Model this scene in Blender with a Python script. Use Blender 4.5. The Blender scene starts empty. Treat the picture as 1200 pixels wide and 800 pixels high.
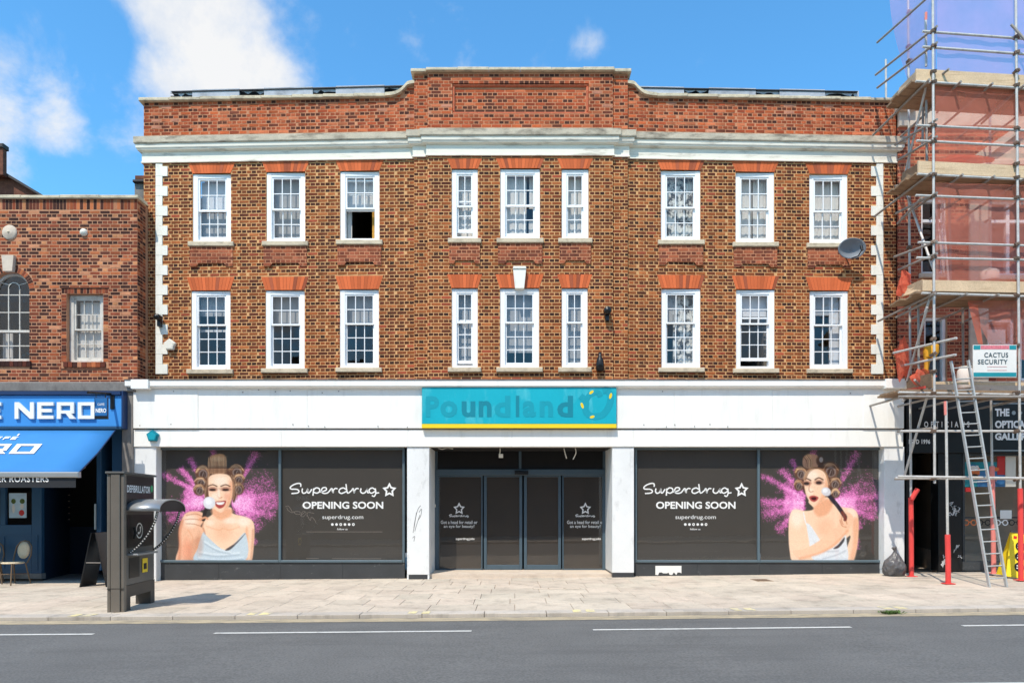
import bpy, bmesh, math, random
import numpy as np
from mathutils import Vector, Matrix, noise as mnoise
R = math.radians
rng = random.Random(7)
scene = bpy.context.scene
col = scene.collection

# ------------------------------------------------------------------ camera, world, sun, exposure
F, CY, DC, EYE = 832.0, 596.0, 16.0, 1.54      # focal length (px of a 1200 px frame), horizon row, distance, eye height
cam = bpy.data.cameras.new('camera'); camo = bpy.data.objects.new('camera', cam); col.objects.link(camo)
camo.location = (0, -DC, EYE); camo.rotation_euler = (R(90), 0, 0)
cam.sensor_width = 36; cam.lens = F / 1200 * 36; cam.shift_y = (CY - 400) / 1200
cam.clip_start = .1; cam.clip_end = 2000
scene.camera = camo
scene.view_settings.view_transform = 'Standard'; scene.view_settings.look = 'None'
scene.view_settings.gamma = 1; scene.view_settings.exposure = 0.16

SUN_EL, SUN_AZ = R(57), math.atan2(-0.39, -0.92)   # towards the sun: left, behind the camera
sl = bpy.data.lights.new('sun', 'SUN'); sl.energy = 4.2; sl.angle = R(.5); sl.color = (1, .925, .81)
so = bpy.data.objects.new('sun', sl); col.objects.link(so)
tosun = Vector((math.cos(SUN_EL) * math.sin(SUN_AZ), math.cos(SUN_EL) * math.cos(SUN_AZ), math.sin(SUN_EL)))
so.rotation_euler = tosun.to_track_quat('Z', 'Y').to_euler(); so.location = (-10, -30, 40)

world = bpy.data.worlds.new('World'); scene.world = world; world.use_nodes = True
def build_world():
    nt = world.node_tree; nt.nodes.clear(); N = nt.nodes.new; L = nt.links.new
    out = N('ShaderNodeOutputWorld'); mix = N('ShaderNodeMixShader'); bg = N('ShaderNodeBackground'); bc = N('ShaderNodeBackground')
    sky = N('ShaderNodeTexSky'); sky.sky_type = 'NISHITA'; sky.sun_disc = False
    sky.sun_elevation = SUN_EL; sky.sun_rotation = SUN_AZ; sky.air_density = 1.0; sky.dust_density = .3; sky.ozone_density = 1.6
    hs = N('ShaderNodeMix'); hs.data_type = 'RGBA'; hs.blend_type = 'MULTIPLY'; hs.inputs[0].default_value = 1; hs.inputs[7].default_value = (.72, 1.46, 1.74, 1)
    L(sky.outputs[0], hs.inputs[6]); L(hs.outputs[2], bg.inputs[0]); bg.inputs[1].default_value = .15
    bc.inputs[1].default_value = .82
    tc = N('ShaderNodeTexCoord')
    nz = N('ShaderNodeTexNoise'); nz.inputs['Scale'].default_value = 7.5; nz.inputs['Detail'].default_value = 9; nz.inputs['Roughness'].default_value = .58
    nz.inputs['Distortion'].default_value = .25
    L(tc.outputs['Generated'], nz.inputs['Vector'])
    nw = N('ShaderNodeTexNoise'); nw.inputs['Scale'].default_value = 11; nw.inputs['Detail'].default_value = 7; nw.inputs['Roughness'].default_value = .6; L(tc.outputs['Generated'], nw.inputs['Vector'])
    wr = N('ShaderNodeMapRange'); L(nw.outputs[0], wr.inputs[0]); wr.inputs[1].default_value = .36; wr.inputs[2].default_value = .56
    wm = N('ShaderNodeMix'); wm.data_type = 'RGBA'; wm.inputs[6].default_value = (.80, .87, .98, 1); wm.inputs[7].default_value = (1.03, 1.03, 1.03, 1); L(wr.outputs[0], wm.inputs[0]); L(wm.outputs[2], bc.inputs[0])
    acc = None
    def d(px, py): return Vector(((px - 600) / F, 1, (CY - py) / F)).normalized()
    blobs = [(d(258, 45), .15, 1.25), (d(215, 95), .10, 1.1), (d(235, 125), .10, 1.05), (d(322, 15), .09, .95), (d(150, 130), .08, .7), (d(70, 85), .10, .66),
             (d(10, 45), .11, .66), (d(105, 125), .085, .8), (d(80, 150), .07, .95), (d(150, 148), .08, 1.0), (d(-80, 60), .22, .7), (d(270, -70), .17, 1.1),
             (d(690, 50), .03, .5), (d(698, 46), .02, .5), (d(816, 70), .03, .46), (d(812, 60), .02, .44)]
    r2 = random.Random(3)
    for v, rad in (((-.25, -1, .42), .34), ((.35, -1, .34), .3), ((.05, -1, .62), .3), ((-.7, -1, .3), .3), ((.8, -1, .5), .32)): blobs.append((Vector(v).normalized(), rad, 1.05))  # unseen clouds added behind the camera to whiten the window reflections
    for i in range(16):                       # the same sort of scattered cloud round the rest of the sky
        a = r2.uniform(R(60), R(300)); e = r2.uniform(R(10), R(60))
        blobs.append((Vector((math.sin(a) * math.cos(e), math.cos(a) * math.cos(e), math.sin(e))), r2.uniform(.15, .4), r2.uniform(.7, 1.3)))
    for v, rad, amp in blobs:
        dn = N('ShaderNodeVectorMath'); dn.operation = 'DISTANCE'; L(tc.outputs['Generated'], dn.inputs[0]); dn.inputs[1].default_value = v
        mr = N('ShaderNodeMapRange'); mr.interpolation_type = 'SMOOTHERSTEP'; L(dn.outputs['Value'], mr.inputs[0])
        mr.inputs[1].default_value = rad * 1.25; mr.inputs[2].default_value = 0; mr.inputs[3].default_value = 0; mr.inputs[4].default_value = amp
        if acc is None: acc = mr.outputs[0]
        else:
            ad = N('ShaderNodeMath'); ad.operation = 'MAXIMUM'; L(acc, ad.inputs[0]); L(mr.outputs[0], ad.inputs[1]); acc = ad.outputs[0]
    s1 = N('ShaderNodeMath'); s1.operation = 'MULTIPLY_ADD'; L(nz.outputs[0], s1.inputs[0]); s1.inputs[1].default_value = 3.2; s1.inputs[2].default_value = -1.9
    s2 = N('ShaderNodeMath'); s2.operation = 'ADD'; L(acc, s2.inputs[0]); L(s1.outputs[0], s2.inputs[1])
    m = N('ShaderNodeMapRange'); m.interpolation_type = 'SMOOTHSTEP'; L(s2.outputs[0], m.inputs[0]); m.inputs[1].default_value = .05; m.inputs[2].default_value = .95
    m.inputs[3].default_value = 0; m.inputs[4].default_value = .97
    L(m.outputs[0], mix.inputs[0]); L(bg.outputs[0], mix.inputs[1]); L(bc.outputs[0], mix.inputs[2]); L(mix.outputs[0], out.inputs[0])
build_world()

# ------------------------------------------------------------------ helpers
def lin(c): c /= 255.0; return c / 12.92 if c <= .04045 else ((c + .055) / 1.055) ** 2.4
def C(r, g, b, k=1.0): return (lin(r) * k, lin(g) * k, lin(b) * k)
def PX(px, Y): return (px - 600) / F * (DC + Y)
def PZ(py, Y): return EYE + (CY - py) / F * (DC + Y)
def P(px, py, Y): return Vector((PX(px, Y), Y, PZ(py, Y)))
def gz(x):
    x = max(-16, min(16, x)); return .0095 * x + .0002 * x * x

def mat(name, rgb, rough=.7, var=.1, vs=3.0, fine=.06, fs=60, bump=0, bs=80, metal=0, spec=.4, stain=None, amt=.5, ss=(1.5, 1.5, 6), thr=(.5, .75)):
    m = bpy.data.materials.new(name); m.use_nodes = True; nt = m.node_tree; N = nt.nodes.new; L = nt.links.new
    b = nt.nodes['Principled BSDF']; b.inputs['Roughness'].default_value = rough; b.inputs['Metallic'].default_value = metal
    b.inputs['Specular IOR Level'].default_value = spec
    geo = N('ShaderNodeNewGeometry')
    n1 = N('ShaderNodeTexNoise'); n1.inputs['Scale'].default_value = vs; n1.inputs['Detail'].default_value = 4; L(geo.outputs['Position'], n1.inputs['Vector'])
    n2 = N('ShaderNodeTexNoise'); n2.inputs['Scale'].default_value = fs; n2.inputs['Detail'].default_value = 2; L(geo.outputs['Position'], n2.inputs['Vector'])
    mx = N('ShaderNodeMix'); mx.data_type = 'RGBA'
    mx.inputs[6].default_value = (*[c * (1 - var) for c in rgb], 1); mx.inputs[7].default_value = (*[min(1, c * (1 + var)) for c in rgb], 1)
    mr = N('ShaderNodeMapRange'); L(n1.outputs[0], mr.inputs[0]); mr.inputs[1].default_value = .3; mr.inputs[2].default_value = .7; L(mr.outputs[0], mx.inputs[0])
    cur = mx.outputs[2]
    hs = N('ShaderNodeHueSaturation'); mf = N('ShaderNodeMapRange'); L(n2.outputs[0], mf.inputs[0]); mf.inputs[1].default_value = .25; mf.inputs[2].default_value = .75
    mf.inputs[3].default_value = 1 - fine; mf.inputs[4].default_value = 1 + fine; L(mf.outputs[0], hs.inputs['Value']); L(cur, hs.inputs['Color']); cur = hs.outputs[0]
    if stain:
        mp = N('ShaderNodeMapping'); mp.inputs['Scale'].default_value = ss; L(geo.outputs['Position'], mp.inputs[0])
        n3 = N('ShaderNodeTexNoise'); n3.inputs['Scale'].default_value = 1; n3.inputs['Detail'].default_value = 6; n3.inputs['Roughness'].default_value = .65; L(mp.outputs[0], n3.inputs['Vector'])
        ms = N('ShaderNodeMapRange'); L(n3.outputs[0], ms.inputs[0]); ms.inputs[1].default_value = thr[0]; ms.inputs[2].default_value = thr[1]; ms.inputs[4].default_value = amt
        mx2 = N('ShaderNodeMix'); mx2.data_type = 'RGBA'; L(ms.outputs[0], mx2.inputs[0]); L(cur, mx2.inputs[6]); mx2.inputs[7].default_value = (*stain, 1); cur = mx2.outputs[2]
    L(cur, b.inputs['Base Color'])
    if bump:
        nb = N('ShaderNodeTexNoise'); nb.inputs['Scale'].default_value = bs; nb.inputs['Detail'].default_value = 3; L(geo.outputs['Position'], nb.inputs['Vector'])
        bp = N('ShaderNodeBump'); bp.inputs['Strength'].default_value = bump; bp.inputs['Distance'].default_value = .01; L(nb.outputs[0], bp.inputs['Height']); L(bp.outputs[0], b.inputs['Normal'])
    return m

def col_mat(name, source, rough=.9, spec=.2, fine=.18, fs=90, bump=.4, patch=.0):
    """colour from an object's own colour ('object') or from the mesh colour attribute ('attr')"""
    m = bpy.data.materials.new(name); m.use_nodes = True; nt = m.node_tree; N = nt.nodes.new; L = nt.links.new
    b = nt.nodes['Principled BSDF']; b.inputs['Roughness'].default_value = rough; b.inputs['Specular IOR Level'].default_value = spec
    if source == 'object': s = N('ShaderNodeObjectInfo'); c = s.outputs['Color']
    else: s = N('ShaderNodeAttribute'); s.attribute_name = 'Col'; c = s.outputs['Color']
    if fine:
        geo = N('ShaderNodeNewGeometry'); n2 = N('ShaderNodeTexNoise'); n2.inputs['Scale'].default_value = fs; n2.inputs['Detail'].default_value = 3
        L(geo.outputs['Position'], n2.inputs['Vector'])
        mf = N('ShaderNodeMapRange'); L(n2.outputs[0], mf.inputs[0]); mf.inputs[1].default_value = .25; mf.inputs[2].default_value = .75
        mf.inputs[3].default_value = 1 - fine; mf.inputs[4].default_value = 1 + fine
        val = mf.outputs[0]
        if patch:
            n3 = N('ShaderNodeTexNoise'); n3.inputs['Scale'].default_value = .9; n3.inputs['Detail'].default_value = 5; n3.inputs['Roughness'].default_value = .65; L(geo.outputs['Position'], n3.inputs['Vector'])
            mp = N('ShaderNodeMapRange'); L(n3.outputs[0], mp.inputs[0]); mp.inputs[1].default_value = .3; mp.inputs[2].default_value = .7
            mp.inputs[3].default_value = 1 - patch; mp.inputs[4].default_value = 1 + patch
            mm = N('ShaderNodeMath'); mm.operation = 'MULTIPLY'; L(mf.outputs[0], mm.inputs[0]); L(mp.outputs[0], mm.inputs[1])
            mg = N('ShaderNodeMapping'); mg.inputs['Scale'].default_value = (2.6, 2.6, .5); L(geo.outputs['Position'], mg.inputs[0])
            n4 = N('ShaderNodeTexNoise'); n4.inputs['Scale'].default_value = 1; n4.inputs['Detail'].default_value = 5; n4.inputs['Roughness'].default_value = .7; L(mg.outputs[0], n4.inputs['Vector'])
            m4 = N('ShaderNodeMapRange'); L(n4.outputs[0], m4.inputs[0]); m4.inputs[1].default_value = .5; m4.inputs[2].default_value = .72; m4.inputs[3].default_value = 1.04; m4.inputs[4].default_value = .66
            m5 = N('ShaderNodeMath'); m5.operation = 'MULTIPLY'; L(mm.outputs[0], m5.inputs[0]); L(m4.outputs[0], m5.inputs[1]); val = m5.outputs[0]
        hs = N('ShaderNodeHueSaturation'); L(val, hs.inputs['Value']); L(c, hs.inputs['Color']); c = hs.outputs[0]
        if bump:
            bp = N('ShaderNodeBump'); bp.inputs['Strength'].default_value = bump; bp.inputs['Distance'].default_value = .01; L(n2.outputs[0], bp.inputs['Height']); L(bp.outputs[0], b.inputs['Normal'])
    L(c, b.inputs['Base Color'])
    return m

def glass_mat(name, refl=.09, tint=(1, 1, 1), rough=.01, wave=0.0):
    m = bpy.data.materials.new(name); m.use_nodes = True; nt = m.node_tree; nt.nodes.clear(); N = nt.nodes.new; L = nt.links.new
    out = N('ShaderNodeOutputMaterial'); mix = N('ShaderNodeMixShader'); tr = N('ShaderNodeBsdfTransparent'); gl = N('ShaderNodeBsdfGlossy')
    tr.inputs[0].default_value = (*tint, 1); gl.inputs['Roughness'].default_value = rough
    ge = N('ShaderNodeNewGeometry'); dt = N('ShaderNodeVectorMath'); dt.operation = 'DOT_PRODUCT'; L(ge.outputs['Normal'], dt.inputs[0]); L(ge.outputs['Incoming'], dt.inputs[1])
    ab = N('ShaderNodeMath'); ab.operation = 'ABSOLUTE'; L(dt.outputs['Value'], ab.inputs[0]); sb = N('ShaderNodeMath'); sb.operation = 'SUBTRACT'; sb.inputs[0].default_value = 1; L(ab.outputs[0], sb.inputs[1])
    pw = N('ShaderNodeMath'); pw.operation = 'POWER'; L(sb.outputs[0], pw.inputs[0]); pw.inputs[1].default_value = 5
    ad = N('ShaderNodeMath'); ad.operation = 'MULTIPLY_ADD'; L(pw.outputs[0], ad.inputs[0]); ad.inputs[1].default_value = 1 - refl; ad.inputs[2].default_value = refl
    if wave:
        geo = N('ShaderNodeNewGeometry'); nb = N('ShaderNodeTexNoise'); nb.inputs['Scale'].default_value = 4; L(geo.outputs['Position'], nb.inputs['Vector'])
        bp = N('ShaderNodeBump'); bp.inputs['Strength'].default_value = wave; bp.inputs['Distance'].default_value = .02; L(nb.outputs[0], bp.inputs['Height']); L(bp.outputs[0], gl.inputs['Normal'])
    L(ad.outputs[0], mix.inputs[0]); L(tr.outputs[0], mix.inputs[1]); L(gl.outputs[0], mix.inputs[2]); L(mix.outputs[0], out.inputs[0])
    return m

def net_mat(name, rgb, fac):
    m = bpy.data.materials.new(name); m.use_nodes = True; nt = m.node_tree; nt.nodes.clear(); N = nt.nodes.new; L = nt.links.new
    out = N('ShaderNodeOutputMaterial'); mix = N('ShaderNodeMixShader'); tr = N('ShaderNodeBsdfTransparent'); mx = N('ShaderNodeMixShader')
    df = N('ShaderNodeBsdfDiffuse'); tl = N('ShaderNodeBsdfTranslucent'); df.inputs[0].default_value = (*rgb, 1); tl.inputs[0].default_value = (*rgb, 1); mx.inputs[0].default_value = .5
    geo = N('ShaderNodeNewGeometry'); nz = N('ShaderNodeTexNoise'); nz.inputs['Scale'].default_value = 1.6; nz.inputs['Detail'].default_value = 3; L(geo.outputs['Position'], nz.inputs['Vector'])
    mr = N('ShaderNodeMapRange'); L(nz.outputs[0], mr.inputs[0]); mr.inputs[1].default_value = .3; mr.inputs[2].default_value = .7; mr.inputs[3].default_value = fac * .8; mr.inputs[4].default_value = fac * 1.2
    L(df.outputs[0], mx.inputs[1]); L(tl.outputs[0], mx.inputs[2]); L(mr.outputs[0], mix.inputs[0]); L(tr.outputs[0], mix.inputs[1]); L(mx.outputs[0], mix.inputs[2]); L(mix.outputs[0], out.inputs[0])
    return m

WL = {}                                            # world place of every object that may be a parent
class MB:
    def __init__(s): s.v = []; s.f = []; s.sm = []; s.mi = []
    def add(s, vs, fs, smooth=False, mi=0):
        o = len(s.v); s.v += [tuple(v) for v in vs]; s.f += [tuple(i + o for i in f) for f in fs]; s.sm += [smooth] * len(fs); s.mi += [mi] * len(fs); return s
    def box(s, x0, x1, y0, y1, z0, z1, mi=0):
        if x0 > x1: x0, x1 = x1, x0
        if y0 > y1: y0, y1 = y1, y0
        if z0 > z1: z0, z1 = z1, z0
        vs = [(x, y, z) for z in (z0, z1) for y in (y0, y1) for x in (x0, x1)]
        return s.add(vs, [(0, 2, 3, 1), (4, 5, 7, 6), (0, 1, 5, 4), (2, 6, 7, 3), (0, 4, 6, 2), (1, 3, 7, 5)], mi=mi)
    def cham(s, x0, x1, y0, y1, z0, z1, c=.01):
        """box whose front (low y) edges are chamfered"""
        vs = [(x0, y1, z0), (x1, y1, z0), (x1, y1, z1), (x0, y1, z1), (x0, y0 + c, z0), (x1, y0 + c, z0), (x1, y0 + c, z1), (x0, y0 + c, z1),
              (x0 + c, y0, z0 + c), (x1 - c, y0, z0 + c), (x1 - c, y0, z1 - c), (x0 + c, y0, z1 - c)]
        return s.add(vs, [(0, 3, 2, 1), (0, 1, 5, 4), (1, 2, 6, 5), (2, 3, 7, 6), (3, 0, 4, 7), (4, 5, 9, 8), (5, 6, 10, 9), (6, 7, 11, 10), (7, 4, 8, 11), (8, 9, 10, 11)])
    def prism(s, poly, y0, y1, mi=0):
        """polygon in x, z (counter-clockwise seen from the front) pushed from y0 (front) to y1"""
        a = sum(poly[i][0] * poly[(i + 1) % len(poly)][1] - poly[(i + 1) % len(poly)][0] * poly[i][1] for i in range(len(poly)))
        if a < 0: poly = poly[::-1]
        n = len(poly); vs = [(x, y0, z) for x, z in poly] + [(x, y1, z) for x, z in poly]
        fs = [tuple(range(n)), tuple(range(2 * n - 1, n - 1, -1))] + [(i, i + n, (i + 1) % n + n, (i + 1) % n) for i in range(n)]
        return s.add(vs, fs, mi=mi)
    def tube(s, pts, r, n=8, cap=True, mi=0):
        pts = [Vector(p) for p in pts]; rings = []; rs = r if isinstance(r, (list, tuple)) else [r] * len(pts)
        up = None
        for i, p in enumerate(pts):
            t = (pts[min(i + 1, len(pts) - 1)] - pts[max(i - 1, 0)]).normalized()
            if up is None:
                up = Vector((0, 0, 1)) if abs(t.z) < .9 else Vector((1, 0, 0))
            a = (up - t * up.dot(t)).normalized(); b = t.cross(a); up = a
            rings.append([p + (a * math.cos(q) + b * math.sin(q)) * rs[i] for q in [2 * math.pi * k / n for k in range(n)]])
        vs = [v for rg in rings for v in rg]; fs = []
        for i in range(len(pts) - 1):
            fs += [(i * n + k, i * n + (k + 1) % n, (i + 1) * n + (k + 1) % n, (i + 1) * n + k) for k in range(n)]
        s.add(vs, fs, True, mi)
        if cap:
            s.add(rings[0], [tuple(range(n - 1, -1, -1))], mi=mi); s.add(rings[-1], [tuple(range(n))], mi=mi)
        return s
    def lathe(s, prof, c=(0, 0, 0), axis='z', n=20, mi=0):
        vs = []; fs = []
        for r, h in prof:
            for k in range(n):
                a = 2 * math.pi * k / n; u, w = r * math.cos(a), r * math.sin(a)
                vs.append((c[0] + u, c[1] + w, c[2] + h) if axis == 'z' else (c[0] + u, c[1] + h, c[2] + w))
        for i in range(len(prof) - 1):
            fs += [(i * n + k, i * n + (k + 1) % n, (i + 1) * n + (k + 1) % n, (i + 1) * n + k) for k in range(n)]
        return s.add(vs, fs, True, mi)
    def build(s, name, m, parent=None, col4=None):
        v = np.array(s.v, dtype=np.float64); lo, hi = v.min(0), v.max(0); c = Vector(((lo[0] + hi[0]) / 2, (lo[1] + hi[1]) / 2, lo[2]))
        me = bpy.data.meshes.new(name); me.from_pydata((v - np.array(c)).tolist(), [], s.f)
        me.polygons.foreach_set('use_smooth', s.sm); me.polygons.foreach_set('material_index', s.mi)
        for mm in (m if isinstance(m, (list, tuple)) else [m]): me.materials.append(mm)
        me.update()
        return link(name, me, c, parent)
def link(name, me, c, parent=None):
    o = bpy.data.objects.new(name, me); col.objects.link(o)
    WL[o.name] = Vector(c)
    if parent is not None: o.parent = parent; o.location = Vector(c) - WL[parent.name]
    else: o.location = c
    return o
def tag(o, label=None, cat=None, group=None, kind=None):
    if label: o['label'] = label
    if cat: o['category'] = cat
    if group: o['group'] = group
    if kind: o['kind'] = kind
    return o
def thing(name, label, cat, loc=(0, 0, 0), group=None):
    o = bpy.data.objects.new(name, None); col.objects.link(o); o.location = loc; o.empty_display_size = .2; WL[o.name] = Vector(loc)
    return tag(o, label, cat, group)
def copy_thing(o):
    c = o.copy(); col.objects.link(c)
    for ch in o.children:
        d = ch.copy(); col.objects.link(d); d.parent = c
        for g in ch.children:
            e = g.copy(); col.objects.link(e); e.parent = d
    return c
def struct(o): o['kind'] = 'structure'; return o
def stuff(o): o['kind'] = 'stuff'; return o
MESHES = {}
def unit_box_mesh(m):
    if m.name not in MESHES:
        b = MB().box(-.5, .5, -.5, .5, -.5, .5); me = bpy.data.meshes.new('unit_' + m.name); me.from_pydata(b.v, [], b.f); me.materials.append(m); MESHES[m.name] = me
    return MESHES[m.name]
def unit_pane_mesh(m):
    k = 'p' + m.name
    if k not in MESHES:
        me = bpy.data.meshes.new('pane'); me.from_pydata([(-.5, 0, 0), (.5, 0, 0), (.5, 0, 1), (-.5, 0, 1)], [], [(0, 1, 2, 3)]); me.materials.append(m); MESHES[k] = me
    return MESHES[k]
def pane(x0, x1, z0, z1, y, m, parent, tilt=0):
    o = link('pane', unit_pane_mesh(m), ((x0 + x1) / 2, y, z0), parent); o.scale = (x1 - x0, 1, z1 - z0); o.rotation_euler = (tilt, 0, rng.uniform(-.004, .004)); return o

_tc = {}
def text2d(s, bold=0.0, space=1.0):
    """lettering as a flat mesh, fitted to the unit square"""
    k = (s, bold, space)
    if k in _tc: return _tc[k]
    cu = bpy.data.curves.new('lettering', 'FONT'); cu.body = s; cu.offset = bold; cu.space_character = space; cu.resolution_u = 3; cu.fill_mode = 'FRONT'
    o = bpy.data.objects.new('lettering', cu); col.objects.link(o); dg = bpy.context.evaluated_depsgraph_get()
    me = bpy.data.meshes.new_from_object(o.evaluated_get(dg)); vs = np.array([v.co[:2] for v in me.vertices]); fs = [tuple(p.vertices) for p in me.polygons]
    bpy.data.objects.remove(o); bpy.data.curves.remove(cu); bpy.data.meshes.remove(me)
    vs = (vs - vs.min(0)) / (vs.max(0) - vs.min(0)); _tc[k] = (vs, fs); return _tc[k]
def lettering(s, x0, x1, z0, z1, y, m, parent, bold=.01, space=1.0, name='lettering', fmap=None):
    vs, fs = text2d(s, bold, space)
    f = fmap or (lambda u, w: (x0 + u * (x1 - x0), y, z0 + w * (z1 - z0)))
    return MB().add([f(u, w) for u, w in vs], fs).build(name, m, parent)
def ribbon(mb, pts, w, y, closed=False):
    """flat monoline stroke in the x, z plane"""
    p = [Vector(q) for q in pts]; n = len(p); L_, R_ = [], []
    for i in range(n):
        a = p[(i - 1) % n] if (closed or i) else p[i]; b = p[(i + 1) % n] if (closed or i < n - 1) else p[i]
        if closed:
            d1 = (p[i] - a).normalized(); d2 = (b - p[i]).normalized(); n1 = Vector((-d1.y, d1.x)); n2 = Vector((-d2.y, d2.x)); nn = (n1 + n2) / max(.35, 1 + n1.dot(n2))
        else:
            t = (b - a).normalized(); nn = Vector((-t.y, t.x))
        L_.append(p[i] + nn * w / 2); R_.append(p[i] - nn * w / 2)
    vs = [(q.x, y, q.y) for q in L_] + [(q.x, y, q.y) for q in R_]; m = n if closed else n - 1
    mb.add(vs, [(i, i + n, (i + 1) % n + n, (i + 1) % n) for i in range(m)])
def smooth_path(pts, k=6, closed=False):
    p = [np.array(q, float) for q in pts]; n = len(p); out = []
    for i in range(n if closed else n - 1):
        g = (lambda j: p[j % n]) if closed else (lambda j: p[max(0, min(n - 1, j))])
        a, b, c, d = g(i - 1), g(i), g(i + 1), g(i + 2)
        for t in np.linspace(0, 1, k, endpoint=False):
            out.append(tuple(.5 * (2 * b + (c - a) * t + (2 * a - 5 * b + 4 * c - d) * t * t + (3 * b - a - 3 * c + d) * t ** 3)))
    if not closed: out.append(tuple(p[-1]))
    return out

# ------------------------------------------------------------------ materials
M = {}
M['white'] = mat('white_paint', C(241, 239, 233), .55, .03, 1.2, .02, stain=C(176, 170, 158), amt=.34, ss=(4, 4, .6), thr=(.52, .8))
M['pillar_white'] = mat('pillar_paint', C(226, 226, 224), .6, .04, 2.5, .03, stain=C(130, 128, 124), amt=.45, ss=(5, 5, 2.2), thr=(.56, .78))
M['upvc'] = mat('window_paint', C(240, 240, 240), .4, .02, 2, .015)
M['oldpaint'] = mat('old_window_paint', C(206, 200, 190), .6, .06, 6, .06, stain=C(130, 118, 104), amt=.6, ss=(9, 9, 4))
M['stone'] = mat('sill_stone', C(204, 188, 162), .85, .1, 5, .1, bump=.25, stain=C(96, 84, 72), amt=.6, ss=(5, 5, 9))
M['quoin'] = mat('quoin_render', C(234, 231, 220), .7, .03, 4, .03, stain=C(180, 172, 156), amt=.4, ss=(6, 6, 2))
M['cornice_top'] = mat('weathered_cornice', C(192, 180, 160), .9, .14, 3, .12, bump=.3, stain=C(92, 82, 72), amt=.75, ss=(2.2, 2.2, 7), thr=(.48, .68))
M['cornice'] = mat('painted_cornice', C(230, 223, 208), .7, .04, 2, .04, stain=C(120, 106, 90), amt=.7, ss=(1.4, 1.4, 9), thr=(.54, .72))
M['coping'] = mat('coping_stone', C(204, 190, 164), .9, .14, 5, .14, bump=.3, stain=C(84, 76, 68), amt=.7, ss=(4, 4, 6))
M['mortar'] = mat('mortar', C(206, 156, 106), .95, .12, 1.6, .12, 40)
M['mortar_red'] = mat('parapet_mortar', C(190, 130, 96), .95, .16, 2, .14, 40)
M['mortar_old'] = mat('old_mortar', C(186, 136, 104), .95, .14, 1.8, .12, 40)
M['gauged'] = col_mat('gauged_brick', 'attr', .9, .2, .1, 120, .2)
M['brick'] = col_mat('brick_face', 'attr', patch=.16); M['brick_single'] = col_mat('single_brick_face', 'object', patch=.16)
M['roof_felt'] = mat('roof_felt', C(176, 180, 188), .8, .12, 3, .1, bump=.3, stain=C(70, 72, 78), amt=.6, ss=(2, 2, 3))
M['black'] = mat('black_paint', C(26, 26, 27), .35, .1, 5, .06)
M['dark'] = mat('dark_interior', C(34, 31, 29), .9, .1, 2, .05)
M['room'] = mat('room_plaster', C(118, 112, 104), .9, .1, 2, .05)
M['glass'] = glass_mat('window_glass', .06, wave=.06)
M['glass_old'] = glass_mat('old_window_glass', .09, wave=.35)
M['shopglass'] = glass_mat('shop_glass', .07, wave=.02)
M['net'] = mat('net_curtain', C(196, 193, 188), .9, .05, 4, .04)
M['blind'] = mat('roller_blind', C(198, 200, 204), .9, .04, 2, .03)
M['greyblind'] = mat('grey_blind', C(150, 151, 152), .9, .06, 2, .03)
M['drape'] = mat('mustard_curtain', C(190, 140, 60), .9, .1, 8, .06)
M['pattern'] = mat('patterned_curtain', C(205, 205, 200), .9, .05, 4, .03, stain=C(40, 44, 50), amt=.95, ss=(7, 7, 5), thr=(.47, .56))
M['aluminium'] = mat('slate_aluminium', C(88, 104, 112), .4, .06, 4, .03, spec=.5)
M['alu_blue'] = mat('door_aluminium', C(72, 90, 102), .38, .06, 4, .03, spec=.5)
M['vinyl'] = mat('window_vinyl', C(72, 68, 63), .32, .03, .8, .015, spec=.35)
M['vinyl_door'] = mat('door_vinyl', C(60, 55, 50), .3, .04, .8, .015, spec=.35)
M['plinth'] = mat('stall_riser', C(62, 64, 66), .4, .1, 3, .06, stain=C(130, 130, 128), amt=.5, ss=(7, 7, 12), thr=(.62, .75))
M['print'] = col_mat('poster_print', 'attr', .34, .35, 0)
M['lettering'] = mat('white_lettering', C(244, 243, 240), .5, .01, 1, .01)
M['scratch'] = mat('scratched_vinyl', C(150, 138, 128), .6, .05, 5, .05)
M['teal'] = mat('teal_sign_face', C(18, 168, 186), .4, .05, 1.4, .02, spec=.4, stain=C(110, 205, 214), amt=.6, ss=(2.2, 2.2, .8), thr=(.55, .75))
M['teal_mid'] = mat('ghost_lettering', C(16, 152, 170), .45, .03, 2, .02)
M['teal_dark'] = mat('dark_ghost_lettering', C(14, 130, 148), .45, .03, 2, .02)
M['yellow'] = mat('sign_yellow', C(238, 206, 40), .45, .04, 2, .02)
M['mark_yellow'] = mat('worn_yellow_paint', C(222, 206, 150), .85, .08, 10, .12, stain=C(180, 172, 160), amt=.9, ss=(9, 9, 9), thr=(.45, .6))
M['road'] = mat('asphalt', C(102, 101, 99), .9, .09, 1.2, .30, 42, bump=.5, bs=160, stain=C(84, 83, 82), amt=.6, ss=(.3, 2.4, 1))
M['roadline'] = mat('worn_white_line', C(200, 198, 192), .85, .06, 10, .12, 80, stain=C(110, 110, 110), amt=.7, ss=(8, 8, 1), thr=(.55, .75))
M['gutter'] = mat('gutter_paint', C(176, 160, 132), .9, .14, 3, .16, 80, stain=C(112, 108, 102), amt=.8, ss=(3, 14, 1), thr=(.45, .65))
M['slab'] = col_mat('paving_stone', 'object', .85, .25, .10, 26, .2, patch=.11)
M['joint'] = mat('paving_joint', C(166, 150, 132), .95, .15, 5, .1)
M['kerbstone'] = col_mat('kerb_granite', 'object', .85, .25, .1, 120, .2, patch=.08)
M['concrete'] = mat('grey_render', C(128, 124, 120), .9, .16, 3, .1, bump=.3, stain=C(74, 70, 68), amt=.7, ss=(4, 4, 2))
M['blue'] = mat('blue_fascia', C(62, 142, 214), .45, .04, 1.5, .02, spec=.4)
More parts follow.
